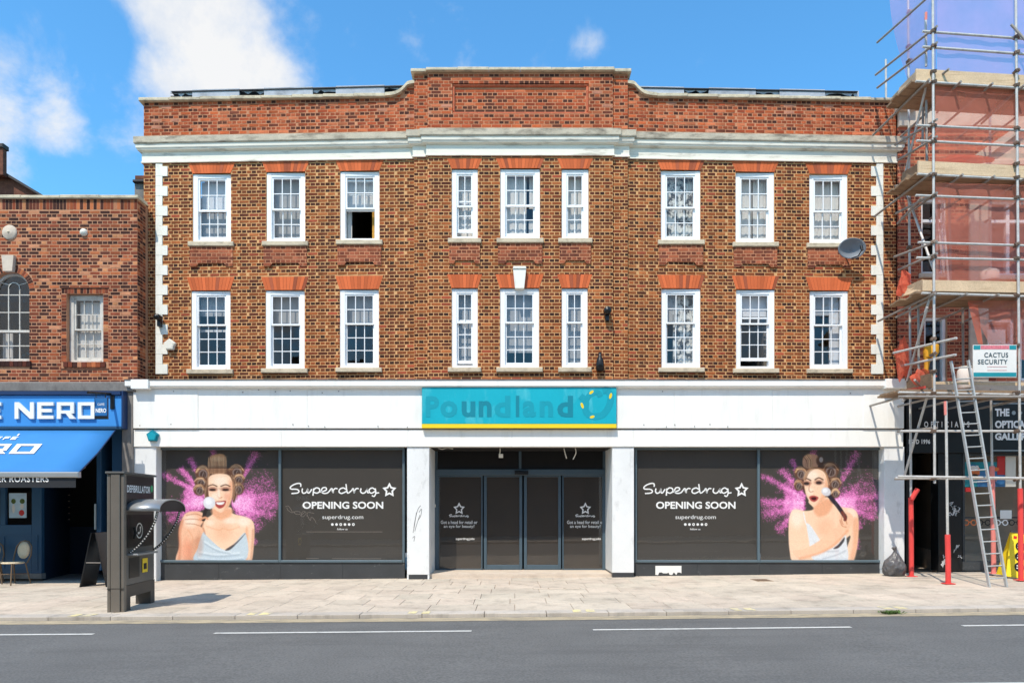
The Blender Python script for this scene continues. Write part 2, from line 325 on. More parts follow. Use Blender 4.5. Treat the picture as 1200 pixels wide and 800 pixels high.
M['blue_dark'] = mat('dark_blue_trim', C(26, 52, 92), .45, .06, 3, .03)
M['awning'] = mat('awning_cloth', C(48, 124, 188), .75, .05, 1.5, .05)
M['navy'] = mat('navy_paint', C(40, 76, 106), .42, .06, 2, .03)
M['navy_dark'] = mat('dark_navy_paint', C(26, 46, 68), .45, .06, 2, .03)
M['valance'] = mat('valance_cloth', C(36, 38, 42), .7, .08, 3, .05)
M['galv'] = mat('galvanised_steel', C(196, 192, 186), .5, .12, 7, .1, 30, metal=.15, spec=.5, stain=C(110, 96, 84), amt=.5, ss=(7, 7, 3), thr=(.58, .74))
M['galv_dark'] = mat('dull_steel', C(150, 142, 134), .55, .12, 7, .1, 30, metal=.1, spec=.5)
M['coupler'] = mat('coupler_steel', C(120, 100, 86), .6, .2, 12, .1, metal=.4)
M['red_wrap'] = mat('red_foam_wrap', C(222, 70, 66), .6, .06, 3, .05)
M['pink_wrap'] = mat('faded_red_wrap', C(226, 132, 122), .65, .08, 4, .05)
M['timber'] = mat('scaffold_timber', C(210, 182, 148), .85, .1, 2, .12, 40, stain=C(150, 118, 82), amt=.6, ss=(1.5, 8, 26))
M['timber_old'] = mat('old_scaffold_timber', C(150, 124, 98), .9, .14, 2, .12, 40, stain=C(96, 74, 58), amt=.7, ss=(1.5, 8, 26))
M['ladder'] = mat('ladder_aluminium', C(176, 178, 176), .4, .1, 6, .05, metal=.2, spec=.5)
M['netting'] = net_mat('debris_netting', C(252, 158, 138), .44)
M['netting_sky'] = net_mat('sheer_debris_netting', C(236, 196, 240), .42)
M['netting_dense'] = net_mat('bunched_netting', C(244, 132, 104), .66)
M['dish'] = mat('dish_grey', C(124, 130, 138), .5, .05, 3, .03)
M['cream'] = mat('cream_plastic', C(226, 220, 206), .5, .03, 3, .02)
M['taupe'] = mat('taupe_metal', C(122, 114, 104), .42, .06, 4, .04, metal=.25)
M['taupe_dark'] = mat('dark_taupe_metal', C(74, 70, 66), .42, .06, 4, .04, metal=.25)
M['kiosk_black'] = mat('kiosk_black_glass', C(22, 23, 24), .3, .05, 4, .02, spec=.5)
M['kiosk_grey'] = mat('kiosk_grey_panel', C(96, 94, 90), .35, .05, 4, .03)
M['hood'] = mat('hood_metal', C(170, 172, 172), .35, .05, 4, .03, metal=.5)
M['green'] = mat('green_mark', C(60, 170, 110), .5, .03, 4, .02)
M['screen_glass'] = glass_mat('kiosk_glass', .06, (.86, .87, .87))
M['bag'] = mat('grey_plastic_bag', C(92, 90, 90), .38, .16, 9, .06, spec=.5)
M['bronze'] = mat('bronze_tube', C(112, 92, 70), .5, .08, 8, .05)
M['weave'] = mat('cream_weave', C(214, 198, 168), .8, .06, 30, .1, 140)
M['slate_roof'] = mat('slate_roof', C(70, 66, 66), .8, .12, 5, .1)
M['dark_brick'] = mat('old_chimney_brick', C(108, 66, 50), .9, .25, 9, .2, 24, bump=.4)
M['leaf'] = mat('weed_leaf', C(84, 108, 50), .7, .3, 20, .15)
M['paper'] = mat('paper', C(228, 226, 220), .8, .03, 3, .03)
M['sack'] = mat('white_sack', C(226, 214, 206), .8, .05, 6, .05)
M['orange'] = mat('orange_lettering', C(230, 120, 60), .5, .04, 3, .02)
M['red'] = mat('red_print', C(206, 48, 44), .5, .06, 6, .03)
M['teal_print'] = mat('teal_print', C(28, 140, 150), .5, .06, 6, .03)
M['sky_print'] = mat('blue_print', C(60, 120, 170), .5, .06, 6, .03)
M['pale_stone'] = mat('pale_stone', C(206, 190, 172), .85, .08, 3, .06, stain=C(150, 128, 112), amt=.5, ss=(3, 3, 6))
M['graffiti'] = mat('pale_spray_paint', C(200, 200, 198), .7, .05, 5, .05)
M['timber_red'] = mat('red_board', C(190, 70, 56), .8, .1, 4, .08)
M['crate_brown'] = mat('warm_pastry', C(196, 110, 54), .8, .25, 30, .1)

# ------------------------------------------------------------------ ground, road, pavement, kerb
KY0, KY1 = -5.52, -5.22
def sheet(name, x0, x1, y0, y1, dz, m, nx=48, parent=None):
    xs = np.linspace(x0, x1, nx + 1); vs = [(x, y, gz(x) + dz) for y in (y0, y1) for x in xs]; n = nx + 1
    return MB().add(vs, [(i, i + 1, i + 1 + n, i + n) for i in range(nx)]).build(name, m, parent)
struct(MB().add([(-600, -600, -.62), (600, -600, -.62), (600, 600, -.62), (-600, 600, -.62)], [(0, 1, 2, 3)]).build('ground', M['road']))
struct(sheet('road', -40, 40, -14.6, KY0 + .02, -.055, M['road'], 80))
struct(sheet('gutter_line', -40, 40, KY0 - .34, KY0 - .02, -.051, M['gutter'], 80))
far_pave = struct(sheet('far_pavement', -40, 40, -20.5, -14.6, .04, M['joint'], 80))
for x0, x1, yy, w in [(-8.8, -5.48, -6.7, .085), (-3.9, -.53, -6.7, .085), (1.06, 4.44, -6.7, .085), (5.9, 9.3, -6.7, .085), (3.1, 7.6, -9.72, .1), (-1.4, -5.9, -9.9, .1)]:
    struct(sheet('lane_marking', min(x0, x1), max(x0, x1), yy - w / 2, yy + w / 2, -.050, M['roadline'], 10))
pave = struct(sheet('pavement', -40, 40, KY1 - .01, 2.6, -.018, M['joint'], 80))
slab_me = {}
def slab_mesh(w, d):
    k = (round(w, 3), round(d, 3))
    if k not in slab_me:
        b = MB(); c = .006; h = .06
        b.add([(-w/2, -d/2, -h), (w/2, -d/2, -h), (w/2, d/2, -h), (-w/2, d/2, -h), (-w/2, -d/2, -c), (w/2, -d/2, -c), (w/2, d/2, -c), (-w/2, d/2, -c),
               (-w/2+c, -d/2+c, 0), (w/2-c, -d/2+c, 0), (w/2-c, d/2-c, 0), (-w/2+c, d/2-c, 0)],
              [(0, 1, 5, 4), (1, 2, 6, 5), (2, 3, 7, 6), (3, 0, 4, 7), (4, 5, 9, 8), (5, 6, 10, 9), (6, 7, 11, 10), (7, 4, 8, 11), (8, 9, 10, 11)])
        me = bpy.data.meshes.new('paving_slab'); me.from_pydata(b.v, [], b.f); me.materials.append(M['slab']); slab_me[k] = me
    return slab_me[k]
def lay(name, me, x, y, z, c, parent):
    o = link(name, me, (x, y, z), parent); s = (gz(x + .1) - gz(x - .1)) / .2; o.rotation_euler = (rng.uniform(-.002, .002), -math.atan(s), 0); o.color = (*c, 1); return o
depth = -KY1 / 7
for r in range(7):
    yc = KY1 + depth * (r + .5); x = -13.2 + rng.uniform(0, .6)
    while x < 13.2:
        w = rng.choice([.6, .6, .75, .9]); t = rng.uniform(.965, 1.025)
        c = C(192 * t + rng.uniform(-2, 2), 178 * t, 161 * t)
        lay('paving_slab', slab_mesh(w - .007, depth - .007), x + w / 2, yc, gz(x + w / 2) + rng.uniform(-.001, .001), c, pave); x += w
kerb = struct(bpy.data.objects.new('kerb', None)); col.objects.link(kerb); WL[kerb.name] = Vector((0, 0, 0))
x = -14.0
while x < 14:
    w = rng.choice([.85, .92, .92]); t = rng.uniform(.93, 1.04)
    b = slab_mesh(w - .01, .298)
    if b.materials[0] == M['slab'] and b.users == 0: b.materials[0] = M['kerbstone']
    lay('kerb_stone', b, x + w / 2, (KY0 + KY1) / 2, gz(x + w / 2) + .003, C(184 * t, 174 * t, 162 * t), kerb); x += w
for px in (82, 98, 291, 307, 482, 498, 677, 693, 866, 882, 1043, 1060):
    xx = PX(px, KY0); wd = .13 + rng.uniform(-.02, .02)
    struct(sheet('yellow_kerb_mark', xx - wd / 2, xx + wd / 2, KY0 + .02, KY1 - .03, .0075, M['mark_yellow'], 2))

# ------------------------------------------------------------------ brickwork
PAL_MAIN = dict(s=[((164, 92, 52), 4), ((146, 80, 46), 4), ((180, 106, 62), 2.4), ((128, 66, 42), 2.4), ((104, 56, 40), 1.6), ((172, 84, 58), 1.6)],
                h=[((100, 54, 38), 4), ((80, 46, 36), 3.4), ((128, 70, 44), 3), ((160, 88, 50), 2), ((62, 40, 36), 1.2)])
PAL_PAR = dict(s=[((196, 98, 58), 4), ((180, 84, 52), 4), ((206, 116, 78), 3), ((160, 76, 50), 2), ((120, 64, 48), 1.2), ((204, 138, 112), .8)],
               h=[((104, 58, 44), 2.4), ((84, 50, 42), 2), ((170, 84, 54), 3), ((194, 100, 64), 2)])
PAL_LEFT = dict(s=[((166, 88, 56), 3), ((142, 72, 50), 3), ((190, 110, 70), 2.4), ((206, 140, 104), 1.2), ((104, 56, 44), 2.4), ((72, 44, 38), 2.2)],
                h=[((88, 52, 44), 3), ((68, 42, 38), 3), ((140, 74, 54), 2.4), ((176, 98, 66), 1.6), ((206, 140, 96), .8)])
PAL_RIGHT = dict(s=[((206, 112, 84), 4), ((190, 98, 74), 4), ((216, 128, 96), 2), ((166, 82, 64), 2)], h=[((130, 70, 58), 3), ((176, 94, 72), 3), ((110, 62, 54), 2)])
PAL_RED = dict(s=[((172, 96, 66), 3), ((152, 82, 58), 3), ((186, 108, 78), 2), ((128, 70, 54), 1.5)], h=[((150, 82, 58), 2), ((120, 66, 50), 1.6), ((176, 98, 70), 2)])
KB = .80

def pick(pal, kind, r):
    l = pal[kind]; c = r.choices([a for a, _ in l], [w for _, w in l])[0]; t = r.uniform(.9, 1.1)
    return C(c[0] * t, c[1] * t, c[2] * t, KB)
def gen_bricks(x0, x1, z0, z1, block, Y, pal, r, phase=0.0, H=.075, par=0):
    out = []; Pd = .3375 + .0000; n = int(round((z1 - z0) / H))
    for k in range(n):
        za = z0 + k * H + .010; zb = za + H - .020; zm = (za + zb) / 2
        iv = sorted(block(zm)); head = (k + par) % 2 == 1; pitch = .1125 if head else .225; kind = 'h' if head else 's'; L_ = pitch - .018
        x = x0 - .225 - (phase % .225) + (.169 if head else 0)
        while x < x1:
            for _ in (0,):
                a, b = max(x, x0 + .002), min(x + L_, x1 - .002); x += pitch
                segs = [(a, b)] if b - a > .02 else []
                for p, q in iv:
                    ns = []
                    for u, w in segs:
                        if q <= u or p >= w: ns.append((u, w))
                        else:
                            if p - u > .02: ns.append((u, p - .003))
                            if w - q > .02: ns.append((q + .003, w))
                    segs = ns
                for u, w in segs: out.append((u, w, za, zb, Y((u + w) / 2), pick(pal, kind, r), kind))
    return out
def soldier(x0, x1, z0, z1, Y, pal, r, w=.075):
    n = max(1, int(round((x1 - x0) / w))); w = (x1 - x0) / n
    return [(x0 + i * w + .005, x0 + (i + 1) * w - .005, z0, z1, Y, pick(pal, r.choice('ssh'), r), 'v') for i in range(n)]
def lay_bricks(bricks, wall, r, nobj=300, proud=.0035):
    """the bricks nearest the camera as objects, the rest as one mesh"""
    def dist(b): return math.hypot((b[0] + b[1]) / 2, b[4] + DC, b[2] - EYE) - (.9 * ((b[1] - b[0]) > .18))
    order = sorted([i for i in range(len(bricks)) if bricks[i][6] == 's' and bricks[i][1] - bricks[i][0] > .2], key=lambda i: dist(bricks[i]))[:nobj]
    single = set(order); D = .05
    k = 'brick_single'
    if k not in MESHES:
        b = MB().cham(-.5, .5, 0, 1, 0, 1, .02); me = bpy.data.meshes.new('brick'); me.from_pydata(b.v, [], b.f); me.materials.append(M['brick_single']); MESHES[k] = me
    vs, fs, cs = [], [], []
    for i, (a, b, za, zb, y, c, kind) in enumerate(bricks):
        yy = y - proud + r.uniform(-.0015, .0015)
        if i in single:
            o = link('brick', MESHES[k], ((a + b) / 2, yy, za), wall); o.scale = (b - a, D, zb - za); o.color = (*c, 1); continue
        n = len(vs); j = [r.uniform(-.0022, .0022) for _ in range(4)]; e = r.uniform(-.0015, .0015)
        vs += [(a + j[0], yy + e, za + j[2]), (b + j[1], yy - e, za + j[2]), (b + j[1], yy - e, zb + j[3]), (a + j[0], yy + e, zb + j[3]), (a, yy + D, za), (b, yy + D, za), (b, yy + D, zb), (a, yy + D, zb)]
        fs += [(n, n+1, n+2, n+3), (n+4, n+5, n+1, n), (n+5, n+6, n+2, n+1), (n+6, n+7, n+3, n+2), (n+7, n+4, n, n+3)]
        cs += [c] * 8
    mb = MB(); mb.v = vs; mb.f = fs; mb.sm = [False] * len(fs); mb.mi = [0] * len(fs)
    o = mb.build('brickwork', M['brick'], wall); at = o.data.color_attributes.new('Col', 'FLOAT_COLOR', 'POINT')
    at.data.foreach_set('color', np.array([(*c, 1) for c in cs], dtype=np.float32).ravel()); stuff(o); return o
def wall_grid(mb, x0, x1, z0, z1, holes, Y, depth=.24, extra_x=()):
    """mortar face with rectangular holes and their reveals"""
    xs = sorted({x0, x1, *[h[0] for h in holes], *[h[1] for h in holes], *extra_x}); zs = sorted({z0, z1, *[h[2] for h in holes], *[h[3] for h in holes]})
    xs = [x for x in xs if x0 - 1e-6 <= x <= x1 + 1e-6]; zs = [z for z in zs if z0 - 1e-6 <= z <= z1 + 1e-6]
    for a, b in zip(xs, xs[1:]):
        for p, q in zip(zs, zs[1:]):
            cx, cz = (a + b) / 2, (p + q) / 2
            if any(h[0] < cx < h[1] and h[2] < cz < h[3] for h in holes): continue
            mb.add([(a, Y(a + 1e-5), p), (b, Y(b - 1e-5), p), (b, Y(b - 1e-5), q), (a, Y(a + 1e-5), q)], [(0, 1, 2, 3)])
    for a, b, p, q in holes:
        if a < x0 or b > x1: continue
        f = [(a, Y(a), p), (b, Y(b), p), (b, Y(b), q), (a, Y(a), q)]; g = [(u, v + depth, w) for u, v, w in f]
        mb.add(f + g, [(0, 4, 5, 1), (1, 5, 6, 2), (2, 6, 7, 3), (3, 7, 4, 0)])
def sweep(mb, path, prof):
    """profile (offset outwards, z) along a plan path, mitred"""
    p = [Vector(q) for q in path]; n = len(p); off = []
    for i in range(n):
        ns = []
        if i: t = (p[i] - p[i-1]).normalized(); ns.append(Vector((t.y, -t.x)))
        if i < n - 1: t = (p[i+1] - p[i]).normalized(); ns.append(Vector((t.y, -t.x)))
        off.append(ns[0] if len(ns) == 1 else (ns[0] + ns[1]) / (1 + ns[0].dot(ns[1])))
    k = len(prof); vs = [(p[i].x + off[i].x * d, p[i].y + off[i].y * d, z) for i in range(n) for d, z in prof]
    fs = [(i * k + j, (i + 1) * k + j, (i + 1) * k + j + 1, i * k + j + 1) for i in range(n - 1) for j in range(k - 1)]
    fs += [tuple(range(k)), tuple(range((n - 1) * k + k - 1, (n - 1) * k - 1, -1))]
    mb.add(vs, fs); return mb

# ------------------------------------------------------------------ sash windows
def sash_window(parent, x0, x1, z0, z1, Y, cols, ru, rl, zm, gap=0., curtains=(), paint='upvc', glass='glass', label=None, fw=.115, back=.035, sill=True, sillx=.075):
    fr = MB(); a, b = x0 + .003, x1 - .003; y0 = Y + back; ft, fb = fw * .85, .06
    fr.cham(a, a + fw, y0, Y + .2, z0 + .002, z1 - .003, .006); fr.cham(b - fw, b, y0, Y + .2, z0 + .002, z1 - .003, .006)
    fr.cham(a + fw, b - fw, y0 + .003, Y + .197, z1 - .003 - ft, z1 - .004, .006); fr.cham(a + fw, b - fw, y0 - .012, Y + .197, z0 + .003, z0 + fb, .006)
    fr.box(a + fw * .35, b - fw * .35, y0 - .008, y0 + .001, z1 - ft * .42, z1 - ft * .22)
    w = fr.build('window', M[paint], parent)
    if label: w['label'] = label
    ia, ib = a + fw, b - fw; st, bar = .036, .017
    def sash(name, za, zb, y, rows, bot, top):
        s = MB(); s.box(ia, ia + st, y, y + .04, za, zb); s.box(ib - st, ib, y, y + .04, za, zb)
        s.box(ia + st, ib - st, y + .001, y + .039, za, za + bot); s.box(ia + st, ib - st, y + .001, y + .039, zb - top, zb)
        gx0, gx1, g0, g1 = ia + st, ib - st, za + bot, zb - top; cw = (gx1 - gx0) / cols; rh = (g1 - g0) / rows
        for i in range(1, cols): s.box(gx0 + i * cw - bar / 2, gx0 + i * cw + bar / 2, y + .006, y + .034, g0, g1)
        for j in range(1, rows):
            for i in range(cols):
                s.box(gx0 + i * cw + (bar / 2 if i else 0), gx0 + (i + 1) * cw - (bar / 2 if i < cols - 1 else 0), y + .008, y + .032, g0 + j * rh - bar / 2, g0 + j * rh + bar / 2)
        s.build(name, M[paint], w)
        for i in range(cols):
            for j in range(rows): pane(gx0 + i * cw, gx0 + (i + 1) * cw, g0 + j * rh, g0 + (j + 1) * rh, y + .02, M[glass], w, rng.uniform(-.006, .006))
    sash('upper_sash', zm, z1 - .003 - ft, y0 + .018, ru, .036, .03)
    lz = z0 + fb + gap; sash('lower_sash', lz, zm + .036 + gap, y0 + .064, rl, .07, .034)
    for (u0, u1, v0, v1, key) in curtains:
        ca, cb = ia + (ib - ia) * u0, ia + (ib - ia) * u1; c0, c1 = z0 + fb + (z1 - z0 - fb - ft) * v0, z0 + fb + (z1 - z0 - fb - ft) * v1
        flat = 'blind' in key; n = 2 if flat else max(6, int((cb - ca) / .02)); ph = rng.uniform(0, 6); vs = []
        for zz, ww in ((c0, 1.0), (c1, .55)):
            for i in range(n + 1):
                t = i / n; d = 0 if flat else (.012 if key == 'pattern' else .0065) * ww * math.sin(ph + t * (cb - ca) * 62 + .8 * math.sin(t * 9 + ph))
                vs.append((ca + (cb - ca) * t, Y + .235 + d, zz))
        m = MB().add(vs, [(i, i + 1, i + n + 2, i + n + 1) for i in range(n)], not flat)
        m.build('blind' if flat else 'curtain', M[key], w)
    if sill: MB().cham(x0 - sillx, x1 + sillx, Y - .075, Y + .06, z0 - .105, z0 - .002, .012).build('sill', M['stone'], w)
    return w
def flat_arch(parent, x0, x1, z0, z1, Yf, r, keyed=None, splay=.1):
    n = max(8, int((x1 - x0 + splay) / .075)); mb = MB(); cs = []
    for i in range(n):
        t0, t1 = i / n, (i + 1) / n; g = .004
        if keyed and keyed[0] < (x0 + (x1 - x0) * (t0 + t1) / 2) < keyed[1]: continue
        bl, br = x0 + (x1 - x0) * t0 + g, x0 + (x1 - x0) * t1 - g; tl, tr = x0 - splay + (x1 - x0 + 2 * splay) * t0 + g, x0 - splay + (x1 - x0 + 2 * splay) * t1 - g
        mb.prism([(bl, z0 + .003), (br, z0 + .003), (tr, z1 - .003), (tl, z1 - .003)], Yf((bl + br) / 2) - .009 + r.uniform(-.002, .002), Yf((bl + br) / 2) + .04)
        t = r.uniform(.9, 1.08); mid = r.random() < .14
        c = C(186 * t, 100 * t, 70 * t, KB) if mid else C(226 * t, 116 * t, 70 * t, KB); cs += [c] * 8
    o = mb.build('flat_arch', M['gauged'], parent); at = o.data.color_attributes.new('Col', 'FLOAT_COLOR', 'POINT')
    at.data.foreach_set('color', np.array([(*c, 1) for c in cs], dtype=np.float32).ravel()); stuff(o)
    q = [(x0 + .002, z0), (x1 - .002, z0), (x1 + splay - .002, z1), (x0 - splay + .002, z1)]
    MB().add([(x, Yf(x) - .003, z) for x, z in q] + [(x, Yf(x) + .03, z) for x, z in q], [(0, 1, 2, 3), (0, 4, 5, 1), (1, 5, 6, 2), (2, 6, 7, 3), (3, 7, 4, 0)]).build('arch_bed', M['gauged_bed'], o)
    return o
M['gauged_bed'] = mat('gauged_brick_joint', C(176, 92, 60), .9, .06, 4, .05)

# ------------------------------------------------------------------ the three-storey shop building
SL = .033
XS = [(486 - 600) / 52, (502 - 600) / 52, (717 - 600) / 52, (735 - 600) / 52]
def fy(x):
    if x < XS[0]: return SL * (XS[0] - x)
    if x < XS[1]: return -.08
    if x < XS[2]: return -.14
    if x < XS[3]: return -.08
    return SL * (x - XS[3])
def fX(px, d=0):
    x = (px - 600) / 52
    for _ in range(5): x = (px - 600) / F * (DC + fy(x) - d)
    return x
def fZ(py, x, d=0): return EYE + (CY - py) / F * (DC + fy(x) - d)
XL, XR = fX(168.5), fX(1050)
SEG = [(XL, XS[0]), (XS[0], XS[1]), (XS[1], XS[2]), (XS[2], XS[3]), (XS[3], XR)]
b_main = thing('shop_building', 'three storey red brown brick building with white sash windows and a long white shop fascia', 'building', ((XL + XR) / 2, 0, 0))
Z0, Z1 = 4.42, 9.445
UP = [(225.6, 270.6, 203.4, 284), (312, 357.6, 201.6, 283.5), (398.4, 444.6, 200.4, 282), (529, 560, 198, 280), (586, 633, 197.5, 280), (658, 690, 198, 280),
      (774.5, 821, 199.5, 282), (862, 907.5, 201.6, 284.5), (948.5, 993.5, 204, 285.6)]
LO = [(224, 270, 340.4, 433), (311, 357, 340, 432), (398, 444, 339, 431), (529, 560, 337.5, 430.7), (585.7, 632, 337.5, 430.7), (658, 689, 337.5, 430.7),
      (775, 821, 338, 431), (862.5, 908, 339, 432), (948.8, 994, 340.5, 432.5)]
def wrect(r): x0, x1 = fX(r[0]), fX(r[1]); xm = (x0 + x1) / 2; return x0, x1, fZ(r[3], xm), fZ(r[2], xm)
UPW, LOW = [wrect(r) for r in UP], [wrect(r) for r in LO]
AH_U, AH_L = .235, .305
QX = [(fX(183), fX(190.8), fX(196.8)), (fX(1026.6), fX(1034.4), fX(1020.5))]
QZ0 = fZ(438.5, XL)
def quoin_long(zm): return int((zm - QZ0) // .225) % 2 == 0
def block_main(zm):
    iv = []
    for ws, ah in ((UPW, AH_U), (LOW, AH_L)):
        for x0, x1, z0, z1 in ws:
            if z0 - .105 < zm < z0: iv.append((x0 - .07, x1 + .07))
            elif z0 <= zm < z1: iv.append((x0, x1))
            elif z1 <= zm < z1 + ah: s = .1 * (zm - z1) / ah; iv.append((x0 - s, x1 + s))
    if zm > QZ0:
        l = quoin_long(zm); iv.append((QX[0][0], QX[0][2] if l else QX[0][1])); iv.append((QX[1][2] if l else QX[1][0], QX[1][1]))
    return iv
wall = MB()
for a, b in SEG: wall_grid(wall, a, b, Z0, Z1, [w for w in UPW + LOW if a < w[0] < b], fy)
for x in XS: wall.add([(x, -.145, Z0), (x, 0.01, Z0), (x, .01, Z1), (x, -.145 if XS[1] - .01 <= x <= XS[2] + .01 else -.085, Z1)], [(0, 1, 2, 3)]) if False else None
def steps(mb, z0, z1):
    for i, x in enumerate(XS):
        ya, yb = (0, -.08) if i in (0, 3) else (-.08, -.14)
        mb.add([(x, ya, z0), (x, yb, z0), (x, yb, z1), (x, ya, z1)], [(0, 1, 2, 3)])
steps(wall, Z0, Z1)
wall = wall.build('wall', M['mortar'], b_main)
bricks = []
r = random.Random(11)
for a, b in SEG: bricks += gen_bricks(a, b, Z0, Z1, block_main, fy, PAL_MAIN, r, phase=a % .3375)
# brick aprons below the upper sills
apron_b = []
for i, (x0, x1, z0, z1) in enumerate(UPW):
    Ya = fy((x0 + x1) / 2) - .035; zt = z0 - .108; xa, xb = x0 - .045, x1 + .045; wd = xb - xa; mb = MB(); zb = zt - .45
    mb.prism([(xa, zb), (xa + wd * .14, zb), (xa + wd * .2, zb + .075), (xb - wd * .2, zb + .075), (xb - wd * .14, zb), (xb, zb), (xb, zt), (xa, zt)], Ya, Ya + .05)
    mb.build('apron', M['mortar_red'], b_main)
    def ba(zm, zb=zb, xa=xa, xb=xb, wd=wd): return [(xa + wd * .17, xb - wd * .17)] if zm < zb + .075 else []
    apron_b += gen_bricks(xa, xb, zb, zt, ba, lambda x, Y=Ya: Y, PAL_RED, r)
bo = lay_bricks(bricks + apron_b, wall, r)
for i, (x0, x1, z0, z1) in enumerate(UPW): flat_arch(b_main, x0, x1, z1, z1 + AH_U, fy, r)
for i, (x0, x1, z0, z1) in enumerate(LOW):
    key = ((x0 + x1) / 2 - .15, (x0 + x1) / 2 + .15) if i == 4 else None
    flat_arch(b_main, x0, x1, z1, z1 + AH_L, fy, r, key)
    if i == 4:
        c = (x0 + x1) / 2; y = fy(c)
        k = MB().prism([(c - .1, z1 - .03), (c + .1, z1 - .03), (c + .145, z1 + .40), (c - .145, z1 + .40)], y - .10, y + .03); k.prism([(c - .15, z1 + .403), (c + .15, z1 + .403), (c + .135, z1 + .45), (c - .135, z1 + .45)], y - .12, y + .03)
        k.build('keystone', M['quoin'], b_main)
UC = [[(0, 1, .5, 1, 'blind'), (0, 1, 0, .52, 'greyblind')], [(0, 1, .0, 1, 'greyblind')], [(0, 1, .52, 1, 'net'), (.86, 1, 0, .5, 'drape'), (0, .16, 0, .55, 'net')],
      [(0, 1, 0, 1, 'net')], [(0, .72, 0, 1, 'net'), (.8, 1, 0, .3, 'net'), (.82, 1, .5, 1, 'net')], [(0, 1, 0, 1, 'net')],
      [(0, 1, 0, 1, 'pattern')], [(0, .5, 0, 1, 'net'), (.54, 1, 0, 1, 'net')], [(0, 1, 0, 1, 'net')]]
LC = [[(0, 1, .55, 1, 'greyblind'), (0, 1, .52, .74, 'blind')], [(0, 1, .6, 1, 'greyblind')], [(0, 1, .62, 1, 'greyblind')], [(0, 1, .08, 1, 'greyblind')], [(0, 1, .2, 1, 'greyblind')], [(0, 1, .05, 1, 'greyblind')],
      [(.3, 1, 0, 1, 'pattern'), (0, .4, .6, 1, 'greyblind')], [(0, 1, .72, 1, 'blind')], [(.66, 1, 0, 1, 'blind'), (0, .66, .75, 1, 'greyblind')]]
ug = [.03, 0, .645, .12, .03, .035, 0, 0, 0]; lg = [0, 0, 0, .05, 0, 0, 0, .14, 0]
for i in range(9):
    cols = 2 if i in (3, 5) else 3
    for W_, g, cu, py, rl in ((UPW, ug, UC, 244.5, 2), (LOW, lg, LC, 379.5, 3)):
        x0, x1, z0, z1 = W_[i]; xm = (x0 + x1) / 2; off = (UP[i][2] - 202) if rl == 2 else (LO[i][2] - 340)
        sash_window(b_main, x0, x1, z0, z1, fy(xm), cols, 2, rl, fZ(py + off, xm) - .02, g[i], cu[i],
                    label='sash window with its lower sash pushed up and a dark room behind' if (rl == 2 and i == 2) else None)
# quoins
for s in (0, 1):
    z = QZ0; k = 0; ztop = Z1 - .05
    while z < ztop - .02:
        zt = min(z + .225, ztop); lg_ = k % 2 == 0; q = QX[s]; a, b = (q[0], q[2] if lg_ else q[1]) if s == 0 else (q[2] if lg_ else q[0], q[1])
        y = fy((a + b) / 2); MB().cham(a, b, y - .028, y + .02, z + .001, zt - .001, .004).build('quoin_stone', M['quoin'], b_main); z = zt; k += 1
# cornice, parapet, coping
YL_, YR_ = fy(XL), fy(XR)
PATH = [(XL, 1.2), (XL, YL_), (XS[0], 0), (XS[0], -.08), (XS[1], -.08), (XS[1], -.14), (XS[2], -.14), (XS[2], -.08), (XS[3], -.08), (XS[3], 0), (XR, YR_), (XR, 1.2)]
sweep(MB(), PATH, [(-.1, 9.41), (.045, 9.41), (.045, 9.435), (.03, 9.435), (.03, 9.655), (-.1, 9.655)]).build('frieze', M['cornice'], b_main)
sweep(MB(), PATH, [(-.1, 9.656), (.06, 9.656), (.07, 9.67), (.10, 9.675), (.11, 9.70), (.125, 9.72), (.13, 9.80), (-.1, 9.80)]).build('cornice_moulding', M['cornice'], b_main)
sweep(MB(), PATH, [(-.1, 9.802), (.15, 9.802), (.16, 9.82), (.16, 9.955), (.0, 10.0), (-.1, 10.0)]).build('cornice', M['cornice_top'], b_main)
PZ0, PZW, PZC = 9.75, 10.80, 11.28
SW = [(-2.85, 0), (-2.66, .02), (-2.52, .08), (-2.42, .17), (-2.34, .25), (XS[0], .28)]
def ztop(x):
    if XS[0] <= x <= XS[3]: return PZC
    xx = x if x < 0 else XS[0] - (x - XS[3])
    if xx < SW[0][0]: return PZW
    for (a, u), (b, v) in zip(SW, SW[1:]):
        if a <= xx <= b: return PZW + u + (v - u) * (xx - a) / (b - a)
    return PZW
PNL = (fX(530), fX(690), 10.36, 11.04)
par = MB()
wall_grid(par, XL, XS[0], PZ0, PZW, [], fy); wall_grid(par, XS[3], XR, PZ0, PZW, [], fy)
wall_grid(par, XS[0], XS[1], PZ0, PZC, [], fy); wall_grid(par, XS[2], XS[3], PZ0, PZC, [], fy); wall_grid(par, XS[1], XS[2], PZ0, PZC, [PNL], fy, .07)
par.add([(PNL[0], -.075, PNL[2]), (PNL[1], -.075, PNL[2]), (PNL[1], -.075, PNL[3]), (PNL[0], -.075, PNL[3])], [(0, 1, 2, 3)])
steps(par, PZ0, PZC)
for s in (1, -1):
    pts = [(x if s == 1 else XS[3] + (XS[0] - x), PZW + u) for x, u in SW]
    par.prism([(pts[0][0], PZW - .01), (pts[-1][0], PZW - .01)] + pts[::-1][:-1], .005, .24)
par.box(XL + .001, XS[0], .23, .3, PZ0, PZW - .002); par.box(XS[3], XR - .001, .23, .3, PZ0, PZW - .002); par.box(XS[0] + .001, XS[3] - .001, .2, .299, PZ0, PZC - .002)
for x, y in ((XL, YL_), (XR, YR_)): par.add([(x, y, Z0), (x, 1.2, Z0), (x, 1.2, PZW), (x, y, PZW)], [(0, 1, 2, 3)])
par = par.build('parapet', M['mortar_red'], b_main)
def block_par(zm):
    iv = []
    if PNL[2] < zm < PNL[3]: iv.append((PNL[0], PNL[1]))
    return iv
pb = []
